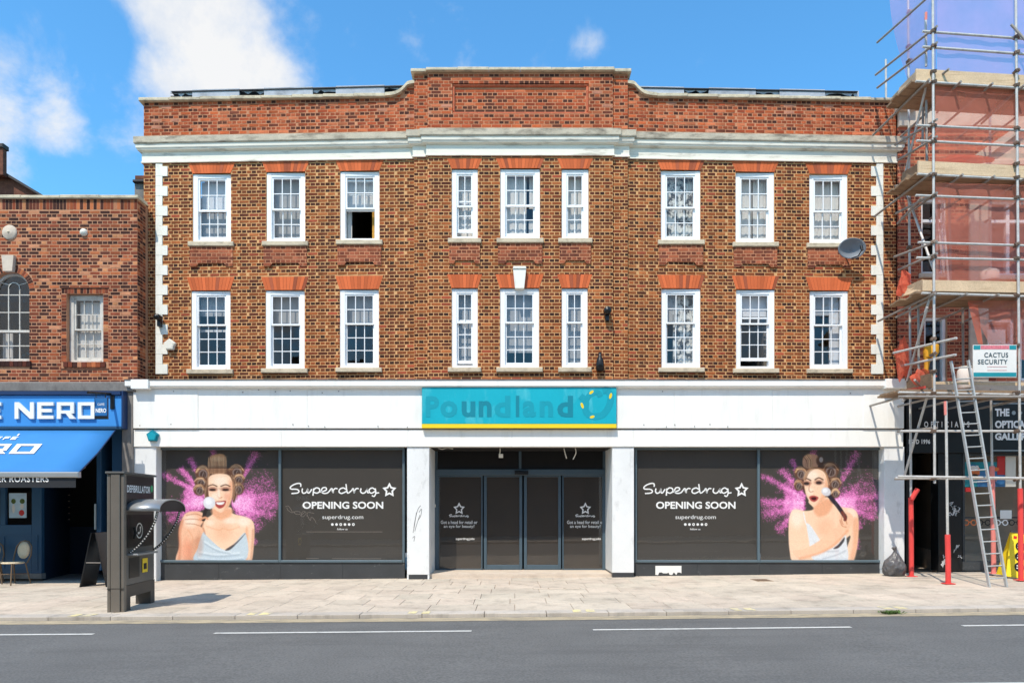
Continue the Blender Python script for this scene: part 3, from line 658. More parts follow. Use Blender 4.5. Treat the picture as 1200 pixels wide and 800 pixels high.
for i, (a, b) in enumerate(SEG):
    hi = PZC if i in (1, 2, 3) else PZW + .3
    for br in gen_bricks(a, b, PZ0, hi, block_par, fy, PAL_PAR, r, phase=a % .3375):
        if br[3] < ztop((br[0] + br[1]) / 2) - .005 or i in (1, 2, 3): pb.append(br)
inner = gen_bricks(PNL[0] + .06, PNL[1] - .06, PNL[2] + .06, PNL[3] - .06, lambda z: [], lambda x: -.075, PAL_PAR, r)
dark = [(a, b, c_, d, y, (C(96, 62, 48, KB) if d < PNL[2] + .15 else c), k) for a, b, c_, d, y, c, k in inner]
lay_bricks(pb + dark, par, r, 40)
fm = MB()
for x0, x1, z0, z1 in ((PNL[0], PNL[1], PNL[3] - .055, PNL[3]), (PNL[0], PNL[1], PNL[2], PNL[2] + .055), (PNL[0], PNL[0] + .055, PNL[2] + .056, PNL[3] - .056), (PNL[1] - .055, PNL[1], PNL[2] + .056, PNL[3] - .056)):
    fm.cham(x0, x1, -.125, -.07, z0, z1, .02)
M['moulded'] = mat('moulded_brick', C(196, 106, 74), .9, .14, 6, .12, 40, stain=C(120, 74, 60), amt=.6, ss=(7, 7, 7))
fm.build('panel_moulding', M['moulded'], par)
# coping stones, one by one
def coping(x0, x1, z, yc, n, d=.085, h=.075):
    for i in range(n):
        a, b = x0 + (x1 - x0) * i / n, x0 + (x1 - x0) * (i + 1) / n; y = yc((a + b) / 2)
        MB().cham(a + .003, b - .003, y - d, y + .36, z + rng.uniform(0, .006), z + h + rng.uniform(-.005, .008), .012).build('coping_stone', M['coping'], b_main)
coping(XL - .08, -2.85, PZW, lambda x: fy(x), 8); coping(XS[3] + (XS[0] + 2.85), XR + .08, PZW, lambda x: fy(x), 8)
coping(XS[0] - .07, XS[1] - .03, PZC, lambda x: -.085, 1, .09); coping(XS[1] - .03, XS[2] + .03, PZC, lambda x: -.14, 6); coping(XS[2] + .03, XS[3] + .07, PZC, lambda x: -.085, 1, .09)
for s in (1, -1):
    pts = smooth_path(SW, 4); top = [(x, u + .075) for x, u in pts]; poly = [(x, PZW + u + .002) for x, u in pts] + [(x, PZW + u) for x, u in top[::-1]]
    if s == -1: poly = [(XS[3] + (XS[0] - x), z) for x, z in poly]
    MB().prism(poly, -.08, .3).build('swept_coping', M['coping'], b_main)
# torn felt on the roof upstand
ROOF = MB().box(XL + .3, XR - .3, .3, 9, 10.15, 10.3); ROOF.box(PX(199, 1.3), PX(478, 1.3), 1.34, 1.5, 10.3, 11.62); ROOF.box(PX(742, 1.3), PX(1007, 1.3), 1.34, 1.5, 10.3, 11.62)
roof = ROOF.build('roof', M['black'], b_main)
for x0, x1, ya, yb in ((199, 479, 105, 98), (742, 1007, 100, 105)):
    p = x0; k = 0
    while p < x1 - 4:
        w = [26, 56, 28, 58, 26, 58, 28][k % 7] if x0 < 500 else [60, 28, 56, 27, 54, 30, 30][k % 7]; q = min(p + w, x1); torn = w < 31
        f = lambda t: ya + (yb - ya) * (t - x0) / (x1 - x0)
        zt0, zt1 = PZ(f(p) + 1.1, 1.3), PZ(f(q) + 1.1, 1.3); a, b = PX(p, 1.3), PX(q, 1.3)
        if torn: zb = [(b - (b - a) * i / 6, zt0 - .05 - rng.uniform(.0, .10)) for i in range(7)]; poly = [(a, zt0), (b, zt1)] + zb
        else: poly = [(a + .01, zt0), (b - .01, zt1), (b - .01, zt1 - .7), (a + .01, zt0 - .7)]
        MB().prism(poly, 1.29 + (.03 if torn else 0), 1.335).build('felt_panel', M['roof_felt'], roof); p = q; k += 1
    MB().prism([(PX(x0, 1.2), PZ(ya + 1, 1.2)), (PX(x1, 1.2), PZ(yb + 1, 1.2)), (PX(x1, 1.2), PZ(yb - .3, 1.2)), (PX(x0, 1.2), PZ(ya - .3, 1.2))], 1.275, 1.52).build('edge_trim', M['black'], roof)
# shell and rooms
sh = MB(); sh.box(XL, XL + .2, 1.2, 9, 0, PZ0); sh.box(XR - .2, XR, 1.2, 9, 0, PZ0); sh.box(XL, XR, 9, 9.2, 0, 10.3); sh.box(XL + .2, XR - .2, .26, 8.9, 4.1, 4.3); sh.box(XL + .2, XR - .2, .5, 8.9, 6.95, 7.1)
sh.box(XL + .2, XR - .2, 3.2, 3.35, 4.3, 10.1)
for x in (-5.6, -3.9, -2.2, -.95, .3 + .55, 2.2, 4.2, 5.9): sh.box(x - .05, x + .05, .5, 3.2, 4.3, 10.1)
sh.build('rooms', M['room'], b_main)

M['scribble'] = mat('grey_scribble', C(120, 120, 120), .8, .05, 5, .05)
# --- shopfront
FYp = -.30
def bpx(mb, x0, x1, ya, yb, Y, d, c=0.0):
    a, b, z0, z1 = PX(x0, Y), PX(x1, Y), PZ(yb, Y), PZ(ya, Y)
    return mb.cham(a, b, Y, Y + d, z0, z1, c) if c else mb.box(a, b, Y, Y + d, z0, z1)
ZF = PZ(523, -.27)
fas = MB(); 
edges = [156, 232, 360, 494.5, 610, 723, 790, 905, 1012, 1059.5]
for i, (a, b) in enumerate(zip(edges, edges[1:])):
    bpx(MB(), a + .08, b - .08, 456, 501.5, FYp - (.012 if i in (0, 8) else 0), .28, .004).build('fascia_panel', M['white'], b_main)
edges = [156.5, 330, 478, 600, 742, 880, 1058.5]
for a, b in zip(edges, edges[1:]): bpx(MB(), a + .05, b - .05, 503.5, 523, -.27, .25, .004).build('fascia_board', M['white'], b_main)
bpx(MB(), 157, 1058, 501.4, 503.6, -.262, .24).build('shadow_gap', M['concrete'], b_main)
fx0, fx1 = PX(156, FYp), PX(1059.5, FYp); zc = PZ(456, FYp)
cpath = [(fx0, .25), (fx0, FYp), (fx1, FYp), (fx1, .25)]
sweep(MB(), cpath, [(-.1, zc + .002), (.03, zc + .002), (.04, zc + .03), (.11, zc + .045), (.12, zc + .06), (.12, zc + .175), (-.1, zc + .175)]).build('shop_cornice', M['white'], b_main)
lead = MB(); sweep(lead, cpath, [(-.3, zc + .177), (.13, zc + .177), (.135, zc + .20), (-.3, zc + .27)]); lead.build('lead_flashing', M['concrete'], b_main)
bpx(MB(), 153, 173.5, 444.5, 455.2, -.47, .2, .006).build('cornice_block', M['white'], b_main); bpx(MB(), 1038, 1060.5, 443.5, 454.5, -.47, .2, .006).build('cornice_block', M['white'], b_main)
lf = MB().box(fx0, fx1, -.02, .26, ZF, 4.43).build('lintel', M['dark'], b_main)
PIL = [(156.5, 183), (477, 503), (717.5, 743), (1036.5, 1060)]
for i, (a, b) in enumerate(PIL):
    xa, xb = PX(a, -.24), PX(b, -.24); g = gz((xa + xb) / 2) - .03
    p = MB().cham(xa, xb, -.24, .2 if i in (0, 3) else 1.0, g + .13, ZF - .002, .008).build('pilaster', M['pillar_white'], b_main)
    MB().box(xa + (.04 if i == 1 else .004), xb - (.04 if i == 1 else .004), -.237, .19 if i in (0, 3) else .99, g, g + .129).build('pilaster_base', M['plinth'] if i in (1, 2) else M['pillar_white'], p)
    if i == 1:
        for u in (xa, xb - .035): MB().box(u, u + .035, -.242, .1, g, g + .1285).build('pilaster_trim', M['pillar_white'], p)

sc = MB()
for st in ([(485, 618), (487, 606), (490, 596), (493, 592)], [(486, 622), (489, 612), (492, 603)], [(491, 600), (494, 596), (493, 604), (490, 609)], [(483.5, 630), (486, 628), (485, 634)], [(488, 600), (486, 613), (484, 624)]):
    ribbon(sc, [(PX(u, -.2425), PZ(v, -.2425)) for u, v in smooth_path(st, 4)], .011, -.2425)
sc.build('scribble', M['scribble'], b_main)
fx = MB()
for i in range(46):
    u = 165 + i * 19.7; 
    for v in (458.5, 499): 
        if not (490 < u < 727) and rng.random() < .35: X, Z = PX(u, FYp) + rng.uniform(-.1, .1), PZ(v, FYp) + rng.uniform(-.04, .04); fx.box(X - .009, X + .009, FYp - .017, FYp - .001, Z - .009, Z + .009)
stuff(fx.build('fascia_screws', M['concrete'], b_main))
def zc1(zx, zy): return 170 + zx * 170 / 800, 510 + zy * 170 / 800        # first poster, drawn in the zoomed picture's pixels
def zc2(zx, zy): return 870 + zx * 190 / 844, 510 + zy * 190 / 844
class Paint:
    """a flat print, painted as colours on a fine grid"""
    def __init__(s, x0, x1, y0, y1, nx, bg):
        s.x0, s.x1, s.y0, s.y1, s.nx = x0, x1, y0, y1, nx; s.ny = int(nx * (y1 - y0) / (x1 - x0))
        s.X, s.Y = np.meshgrid(np.linspace(x0, x1, s.nx), np.linspace(y0, y1, s.ny)); s.im = np.zeros((s.ny, s.nx, 3)) + np.array(bg, float); s.step = (x1 - x0) / (s.nx - 1)
    def put(s, m, c, a): m = (m * a)[..., None]; s.im[:] = s.im * (1 - m) + np.array(c, float) * m
    def poly(s, pts, c, a=1, soft=5, k=5, smooth=True):
        p = np.array(smooth_path(pts, k, True) if smooth else pts, float); pad = soft + 2
        ix0, ix1 = np.searchsorted(s.X[0], [p[:, 0].min() - pad, p[:, 0].max() + pad]); iy0, iy1 = np.searchsorted(s.Y[:, 0], [p[:, 1].min() - pad, p[:, 1].max() + pad])
        if ix1 <= ix0 or iy1 <= iy0: return
        X, Y = s.X[iy0:iy1, ix0:ix1], s.Y[iy0:iy1, ix0:ix1]; ins = np.zeros(X.shape, bool); d2 = np.full(X.shape, 1e9); q = np.roll(p, -1, 0)
        for (ax, ay), (bx, by) in zip(p, q):
            if ay != by: ins ^= ((ay > Y) != (by > Y)) & (X < (bx - ax) * (Y - ay) / (by - ay) + ax)
            dx, dy = bx - ax, by - ay; t = np.clip(((X - ax) * dx + (Y - ay) * dy) / (dx * dx + dy * dy + 1e-9), 0, 1); d2 = np.minimum(d2, (X - ax - t * dx) ** 2 + (Y - ay - t * dy) ** 2)
        sd = np.sqrt(d2) * np.where(ins, 1, -1); m = np.zeros(s.X.shape); m[iy0:iy1, ix0:ix1] = np.clip(.5 + sd / soft, 0, 1); s.put(m, c, a)
    def ell(s, cx, cy, rx, ry, c, a=1, soft=.2, rot=0):
        u, v = s.X - cx, s.Y - cy; k, n = math.cos(R(rot)), math.sin(R(rot)); d = np.sqrt(((u * k + v * n) / rx) ** 2 + ((v * k - u * n) / ry) ** 2); s.put(np.clip((1 - d) / soft + .5, 0, 1), c, a)
    def line(s, pts, w, c, a=1, soft=3):
        p = smooth_path(pts, 5); d2 = np.full(s.X.shape, 1e9)
        for (ax, ay), (bx, by) in zip(p, p[1:]):
            dx, dy = bx - ax, by - ay; t = np.clip(((s.X - ax) * dx + (s.Y - ay) * dy) / (dx * dx + dy * dy + 1e-9), 0, 1); d2 = np.minimum(d2, (s.X - ax - t * dx) ** 2 + (s.Y - ay - t * dy) ** 2)
        s.put(np.clip((w / 2 - np.sqrt(d2)) / soft + .5, 0, 1), c, a)
    def powder(s, rays, seed):
        g = np.random.default_rng(seed); D = np.zeros(s.X.shape)
        for (x0, y0, x1, y1, spread, n) in rays:
            t = g.random(n) ** .8; ex = spread * (.35 + .65 * t); L_ = math.hypot(x1 - x0, y1 - y0); nx_, ny_ = -(y1 - y0) / L_, (x1 - x0) / L_
            o = g.normal(0, 1, n) * ex; X = x0 + (x1 - x0) * t * (1 + g.normal(0, .05, n)) + nx_ * o; Y = y0 + (y1 - y0) * t + ny_ * o
            ix = np.round((X - s.x0) / s.step).astype(int); iy = np.round((Y - s.y0) / s.step).astype(int); ok = (ix >= 0) & (iy >= 0) & (ix < s.nx) & (iy < s.ny)
            np.add.at(D, (iy[ok], ix[ok]), g.uniform(.3, 1, ok.sum()) * (1.25 - .6 * t[ok]))
        def blur(A, k):
            for ax in (0, 1):
                B = A * 0
                for i in range(-k, k + 1): B += np.roll(A, i, ax) * math.exp(-.5 * (i / (k * .5)) ** 2)
                A = B / sum(math.exp(-.5 * (i / (k * .5)) ** 2) for i in range(-k, k + 1))
            return A
        D *= g.uniform(.2, 1.8, D.shape); f = blur(D, 1) * 1.35 + blur(D, 4) * .5
        m = 1 - np.exp(-1.5 * f); w = np.clip((f - .9) / 5.5, 0, 1)[..., None]
        c = np.array([236, 118, 196]) * (1 - w) + np.array([255, 206, 240]) * w; m = m[..., None]; s.im[:] = s.im * (1 - m) + c * m
    def build(s, name, to_px, Yw, parent):
        g = np.random.default_rng(17); s.im = np.clip(s.im * (1 + g.normal(0, .025, s.X.shape))[..., None], 0, 255)
        n = s.nx * s.ny; co = np.zeros((n, 3)); a = np.array([to_px(x, 0)[0] for x in s.X[0]]); b = np.array([to_px(0, y)[1] for y in s.Y[:, 0]])
        xs = (a - 600) / F * (DC + Yw); zs = EYE + (CY - b) / F * (DC + Yw); co[:, 0] = np.tile(xs, s.ny); co[:, 1] = Yw; co[:, 2] = np.repeat(zs, s.nx)
        i = np.arange(s.nx - 1)[None, :] + s.nx * np.arange(s.ny - 1)[:, None]; i = i.ravel(); fc = np.stack([i, i + s.nx, i + s.nx + 1, i + 1], 1)
        c = Vector((float(xs.mean()), Yw, float(zs.min()))); co -= np.array(c)
        me = bpy.data.meshes.new(name); me.vertices.add(n); me.vertices.foreach_set('co', co.ravel()); me.loops.add(fc.size); me.loops.foreach_set('vertex_index', fc.ravel().astype(np.int32))
        me.polygons.add(len(fc)); me.polygons.foreach_set('loop_start', np.arange(0, fc.size, 4, dtype=np.int32)); me.update(calc_edges=True); me.materials.append(M['print'])
        v = np.clip(s.im, 0, 255) / 255; v = np.where(v <= .04045, v / 12.92, ((v + .055) / 1.055) ** 2.4); at = me.color_attributes.new('Col', 'FLOAT_COLOR', 'POINT')
        at.data.foreach_set('color', np.concatenate([v.reshape(-1, 3), np.ones((n, 1))], 1).astype(np.float32).ravel())
        return link(name, me, c, parent)
VBG = (72, 68, 63)
SK, SKs, SKd, SKh = (252, 212, 180), (236, 168, 128), (190, 120, 88), (255, 238, 220)
HB, HD, HL = (168, 120, 86), (88, 60, 48), (234, 194, 150)
def strands(p, pts, n, spread, seed, w=3):
    g = random.Random(seed)
    for _ in range(n):
        dx, dy = g.gauss(0, spread), g.gauss(0, spread * .5); c = g.choice([HL, HB, HD, (120, 80, 58), (186, 140, 104), (236, 200, 160)])
        p.line([(x + dx + g.gauss(0, 2), y + dy + g.gauss(0, 2)) for x, y in pts], w * g.uniform(.5, 1.2), c, g.uniform(.35, .8), 3)
def roller(p, cx, cy, rx, ry, rot=0):
    p.ell(cx, cy, rx, ry, (104, 72, 56), 1, .25, rot); strands(p, [(cx - rx * .8, cy - ry * .1), (cx - rx * .3, cy - ry * .72), (cx + rx * .35, cy - ry * .7), (cx + rx * .8, cy - ry * .05)], 9, rx * .1, int(cx * 7 + cy), 5)
    p.ell(cx - rx * .15, cy - ry * .6, rx * .5, ry * .2, (232, 192, 150), .55, .9, rot)
    p.ell(cx + rx * .05, cy + ry * .22, rx * .56, ry * .6, (158, 146, 142), .8, .3, rot); p.ell(cx + rx * .05, cy + ry * .24, rx * .42, ry * .46, (66, 46, 40), .95, .35, rot); p.line([(cx - rx * .1, cy + ry * .55), (cx + rx * .1, cy - ry * .05)], 5, (176, 166, 160), .6); p.line([(cx + rx * .2, cy + ry * .6), (cx + rx * .3, cy + ry * .0)], 3, (176, 166, 160), .4)
def poster_one():
    p = Paint(62, 746, 66, 694, 250, VBG)
    p.powder([(330, 330, 88, 210, 10, 900), (320, 320, 190, 178, 10, 800), (340, 300, 246, 122, 9, 600), (330, 370, 105, 405, 24, 1700), (330, 390, 130, 470, 16, 700), (320, 370, 215, 350, 42, 2600), (320, 360, 230, 285, 26, 900),
              (480, 320, 620, 92, 12, 700), (480, 340, 705, 250, 40, 800), (480, 350, 742, 330, 18, 1100), (480, 370, 735, 385, 20, 1100), (490, 390, 705, 440, 16, 900), (480, 370, 600, 370, 44, 3200), (500, 400, 640, 520, 20, 450),
              (520, 420, 610, 600, 8, 260), (400, 200, 372, 78, 10, 240), (500, 420, 640, 440, 26, 500)], 5)
    # hair behind the head
    p.poly([(345, 380), (325, 300), (330, 215), (365, 185), (420, 175), (475, 188), (505, 230), (512, 300), (490, 370), (470, 330), (400, 260), (360, 330)], HD, 1, 8)
    for q in ((318, 205, 42, 44), (505, 195, 44, 38), (307, 255, 36, 30), (300, 298, 34, 34), (516, 240, 34, 32), (514, 292, 32, 36)): roller(p, *q)
    p.poly([(356, 118), (440, 108), (444, 200), (400, 210), (352, 200)], (196, 150, 112), 1, 6)
    for q in range(6): p.line([(366 + q * 13, 118 - q), (364 + q * 14, 205)], 5, HL if q % 2 else HB, .55, 4)
    strands(p, [(360, 120), (362, 165), (356, 205)], 8, 6, 21); strands(p, [(400, 112), (402, 160), (400, 205)], 14, 16, 22); strands(p, [(436, 116), (438, 165), (440, 205)], 8, 6, 23); p.ell(400, 128, 34, 14, (244, 214, 176), .5, .9)
    p.poly([(352, 176), (444, 172), (446, 206), (352, 206)], HD, .5, 14); strands(p, [(352, 205), (345, 260), (338, 330), (345, 372)], 9, 5, 24); strands(p, [(478, 220), (498, 280), (492, 350)], 9, 5, 25)
    # neck, chest, arms
    p.poly([(376, 395), (372, 432), (325, 472), (322, 545), (440, 640), (552, 545), (548, 696), (586, 696), (600, 600), (603, 505), (588, 466), (545, 446), (482, 428), (470, 395)], SK, 1, 6)
    p.poly([(552, 545), (550, 696), (566, 696), (570, 560), (562, 500)], SKs, .6, 12); p.poly([(372, 405), (474, 405), (478, 432), (430, 470), (376, 440)], SKs, .75, 16); p.ell(430, 530, 46, 50, SKs, .35, .9); p.ell(545, 475, 34, 26, SKh, .7, .8)
    p.poly([(172, 696), (188, 610), (186, 525), (203, 462), (232, 424), (296, 418), (332, 440), (326, 470), (306, 500), (326, 512), (330, 545), (296, 604), (276, 696)], (246, 194, 160), 1, 6)
    p.poly([(238, 600), (300, 560), (290, 620), (272, 696), (236, 696)], SKd, .35, 20); p.ell(250, 470, 36, 34, SKh, .75, .9); p.ell(230, 640, 26, 70, (238, 150, 116), .5, .8)
    for a in ([(228, 440), (280, 432), (322, 448)], [(222, 462), (272, 460), (318, 470)], [(226, 486), (270, 488), (308, 500)]): p.line(a, 5, SKd, .6, 5)
    p.line([(236, 520), (262, 560), (258, 600)], 5, SKs, .7, 6)
    # dress
    p.poly([(284, 696), (290, 622), (322, 532), (346, 560), (440, 632), (500, 588), (554, 538), (546, 696)], (200, 214, 222), 1, 5)
    for a in ([(300, 640), (400, 655), (520, 645)], [(296, 672), (420, 684), (540, 670)], [(330, 585), (400, 625), (470, 640)]): p.line(a, 9, (232, 240, 244), .7, 9); p.line([(x, y + 12) for x, y in a], 6, (160, 176, 188), .6, 8)
    p.poly([(442, 630), (500, 590), (554, 538), (520, 580), (470, 628)], (66, 62, 66), .9, 5)
    p.ell(300, 600, 20, 60, SKd, .3, .9); p.line([(188, 690), (192, 610), (190, 530), (206, 470)], 14, (206, 120, 88), .6, 14); p.line([(322, 470), (318, 500), (330, 540)], 8, SKd, .5, 8); p.ell(470, 470, 40, 16, SKh, .6, .9); p.ell(360, 480, 20, 14, SKh, .5, .9); p.line([(340, 500), (400, 520), (430, 512)], 6, SKs, .5, 8); p.line([(520, 502), (470, 520), (440, 514)], 6, SKs, .5, 8); p.line([(596, 520), (592, 600), (584, 690)], 12, SKd, .45, 12)
    # face
    p.poly([(348, 262), (352, 230), (378, 214), (420, 210), (462, 220), (480, 256), (482, 320), (470, 372), (448, 408), (420, 424), (392, 412), (364, 378), (350, 326)], SK, 1, 6)
    p.poly([(462, 250), (484, 262), (482, 330), (462, 390), (430, 424), (450, 370), (466, 320)], SKs, .7, 16); p.ell(415, 250, 44, 26, SKh, .7, .9); p.ell(388, 335, 22, 18, SKh, .6, .9); p.ell(452, 335, 16, 20, (236, 160, 132), .5, .9)
    for x in (372, 444):
        p.ell(x, 296, 26, 12, (150, 96, 80), .75, .8); p.ell(x, 299, 18, 6, (50, 34, 32), 1, .4); p.line([(x - 26, 280), (x, 271), (x + 24, 280)], 6, HD, .9, 4)
    p.line([(408, 290), (402, 335), (412, 344), (424, 340)], 5, SKd, .6, 5); p.ell(406, 318, 7, 26, SKh, .8, .8)
    p.poly([(384, 366), (415, 362), (446, 360), (436, 390), (412, 402), (392, 390)], (170, 66, 64), .95, 5); p.poly([(392, 369), (416, 367), (438, 366), (428, 380), (402, 381)], (246, 240, 236), 1, 3)
    # brush
    p.line([(342, 400), (330, 424), (322, 462)], 20, (52, 44, 42), 1, 4); p.ell(354, 371, 34, 34, (226, 226, 230), 1, .15); p.ell(348, 362, 20, 20, (250, 250, 252), .8, .7)
    p.line([(300, 462), (330, 452), (344, 458)], 12, SKs, .9, 5)
    return p
def poster_two():
    p = Paint(94, 722, 58, 658, 250, VBG)
    p.powder([(330, 330, 100, 205, 9, 800), (330, 320, 200, 172, 10, 800), (340, 300, 256, 124, 9, 500), (330, 350, 95, 345, 14, 1200), (330, 370, 110, 405, 20, 1300), (320, 370, 180, 495, 16, 900), (320, 350, 220, 340, 40, 2800), (300, 330, 215, 250, 24, 700),
              (470, 320, 600, 84, 12, 700), (480, 330, 690, 250, 40, 800), (480, 340, 718, 315, 16, 1100), (480, 350, 716, 378, 16, 1000), (500, 360, 690, 424, 14, 900), (480, 340, 590, 350, 40, 3000), (540, 400, 620, 480, 18, 450), (360, 180, 372, 72, 10, 260), (580, 440, 600, 590, 8, 220)], 9)
    p.poly([(325, 300), (308, 250), (318, 190), (360, 160), (420, 165), (452, 200), (470, 260), (490, 310), (450, 320), (400, 240), (340, 240), (336, 300)], HD, 1, 8)
    for q in ((304, 195, 34, 36), (294, 258, 26, 30), (458, 180, 46, 44), (482, 248, 34, 34), (484, 300, 24, 26)): roller(p, *q)
    p.poly([(315, 120), (340, 98), (385, 102), (402, 130), (384, 168), (322, 166)], (196, 150, 122), 1, 6); p.line([(330, 115), (350, 108), (352, 160)], 14, HL, .7, 10); p.ell(404, 132, 20, 26, HD, .9, .4); p.ell(410, 126, 10, 14, (190, 186, 184), .8, .4)
    p.poly([(345, 340), (372, 380), (330, 392), (270, 384), (246, 420), (240, 500), (246, 600), (270, 658), (400, 658), (470, 610), (560, 520), (540, 600), (540, 658), (576, 658), (600, 560), (604, 430), (580, 384), (520, 372), (462, 350), (440, 320)], SK, 1, 6)
    p.poly([(372, 372), (440, 330), (470, 358), (440, 410), (390, 420)], SKs, .8, 16); p.ell(285, 430, 36, 46, SKh, .7, .9); p.ell(566, 410, 26, 36, SKh, .6, .9); p.poly([(576, 440), (604, 440), (600, 560), (576, 658), (556, 658), (576, 560)], SKs, .6, 14); p.ell(430, 480, 44, 50, SKs, .3, .9)
    p.poly([(334, 462), (348, 560), (352, 620), (400, 658), (540, 658), (544, 560), (532, 508), (500, 560), (440, 590), (390, 520), (356, 470)], (226, 230, 234), 1, 5)
    p.line([(318, 400), (326, 440), (336, 470)], 5, (236, 238, 240), 1, 3)
    for a in ([(380, 560), (430, 600), (500, 600)], [(420, 640), (480, 625), (536, 600)]): p.line(a, 8, (184, 190, 198), .7, 9)
    p.poly([(474, 588), (500, 566), (530, 530), (528, 552), (500, 584)], (50, 46, 48), .9, 5)
    # forearm crossing, hand at the shoulder
    p.poly([(262, 600), (300, 650), (345, 632), (440, 596), (530, 520), (566, 470), (578, 430), (560, 404), (524, 398), (505, 420), (500, 460), (450, 510), (380, 560), (320, 590)], (250, 202, 168), 1, 6)
    p.line([(300, 640), (400, 612), (480, 566), (548, 496)], 12, SKs, .7, 12)
    for a in ([(520, 412), (516, 440), (524, 462)], [(540, 410), (540, 440), (544, 460)], [(508, 440), (520, 470), (540, 476)]): p.line(a, 5, SKd, .6, 5)
    p.poly([(320, 232), (330, 196), (362, 176), (404, 176), (438, 204), (446, 252), (436, 304), (410, 345), (384, 366), (360, 356), (336, 320), (324, 276)], SK, 1, 6)
    p.poly([(438, 215), (450, 260), (438, 310), (400, 360), (384, 366), (410, 320), (426, 270)], SKs, .75, 16); p.ell(362, 205, 34, 22, SKh, .7, .9); p.ell(352, 290, 18, 20, SKh, .6, .9)
    for x, y in ((334, 250), (398, 246)):
        p.ell(x, y - 2, 22, 13, (150, 96, 80), .75, .8); p.ell(x, y, 15, 8, (60, 44, 40), 1, .4); p.line([(x - 20, y - 16), (x, y - 26), (x + 22, y - 16)], 6, HD, .9, 4)
    p.line([(352, 245), (346, 280), (354, 294), (368, 290)], 5, SKd, .6, 5)
    strands(p, [(322, 230), (340, 190), (380, 168), (430, 190), (452, 250)], 14, 5, 31); strands(p, [(330, 104), (350, 130), (350, 164)], 10, 12, 32)
    p.poly([(348, 320), (368, 312), (394, 320), (391, 334), (374, 345), (356, 338)], (178, 72, 70), .95, 5); p.poly([(358, 324), (374, 320), (386, 325), (378, 336), (364, 334)], (70, 22, 26), 1, 3)
    p.line([(450, 310), (500, 372), (535, 424)], 20, (50, 44, 54), 1, 5); p.line([(520, 400), (536, 428), (534, 438)], 16, (120, 60, 50), 1, 4); p.ell(436, 292, 26, 22, (216, 214, 218), 1, .25, 30); p.ell(430, 286, 14, 12, (248, 248, 250), .9, .6)
    return p

STAR = [(math.sin(2 * math.pi * k / 10) * (1 if k % 2 == 0 else .52), math.cos(2 * math.pi * k / 10) * (1 if k % 2 == 0 else .52)) for k in range(10)]
SCRIPT = [[(242, 150), (240, 124), (212, 121), (172, 136), (150, 156), (160, 170), (205, 172), (226, 186), (214, 204), (160, 209)],
          [(258, 164), (254, 190), (266, 207), (290, 198), (304, 168), (302, 196), (316, 204), (340, 170)],
          [(356, 164), (350, 228)], [(354, 180), (376, 160), (404, 166), (408, 190), (384, 206), (354, 196)], [(404, 196), (440, 190), (468, 176), (462, 158), (436, 160), (424, 186), (440, 206), (480, 202), (514, 164), (520, 186), (528, 202), (530, 178), (548, 164), (566, 168)],
          [(640, 126), (650, 196), (662, 206)], [(642, 174), (616, 160), (586, 172), (580, 196), (604, 208), (644, 190)], [(662, 206), (690, 182), (703, 164), (708, 186), (712, 204), (717, 182), (734, 165), (752, 167)], [(774, 163), (768, 190), (784, 206), (808, 200), (827, 170), (829, 163), (828, 196), (842, 204)],
          [(896, 176), (872, 160), (846, 174), (846, 196), (866, 206), (896, 190)], [(898, 164), (902, 206), (888, 234), (868, 226)], [(902, 206), (932, 202)]]
def wordmark(parent, f, w, y, name='lettering'):
    mb = MB()
    for st in SCRIPT: ribbon(mb, [f(*q) for q in smooth_path(st, 5)], w, y); y -= .0002
    ribbon(mb, [f(1022 + 50 * a, 180 - 52 * b) for a, b in STAR], w * 1.25, y, True)
    return mb.build(name, M['lettering'], parent)
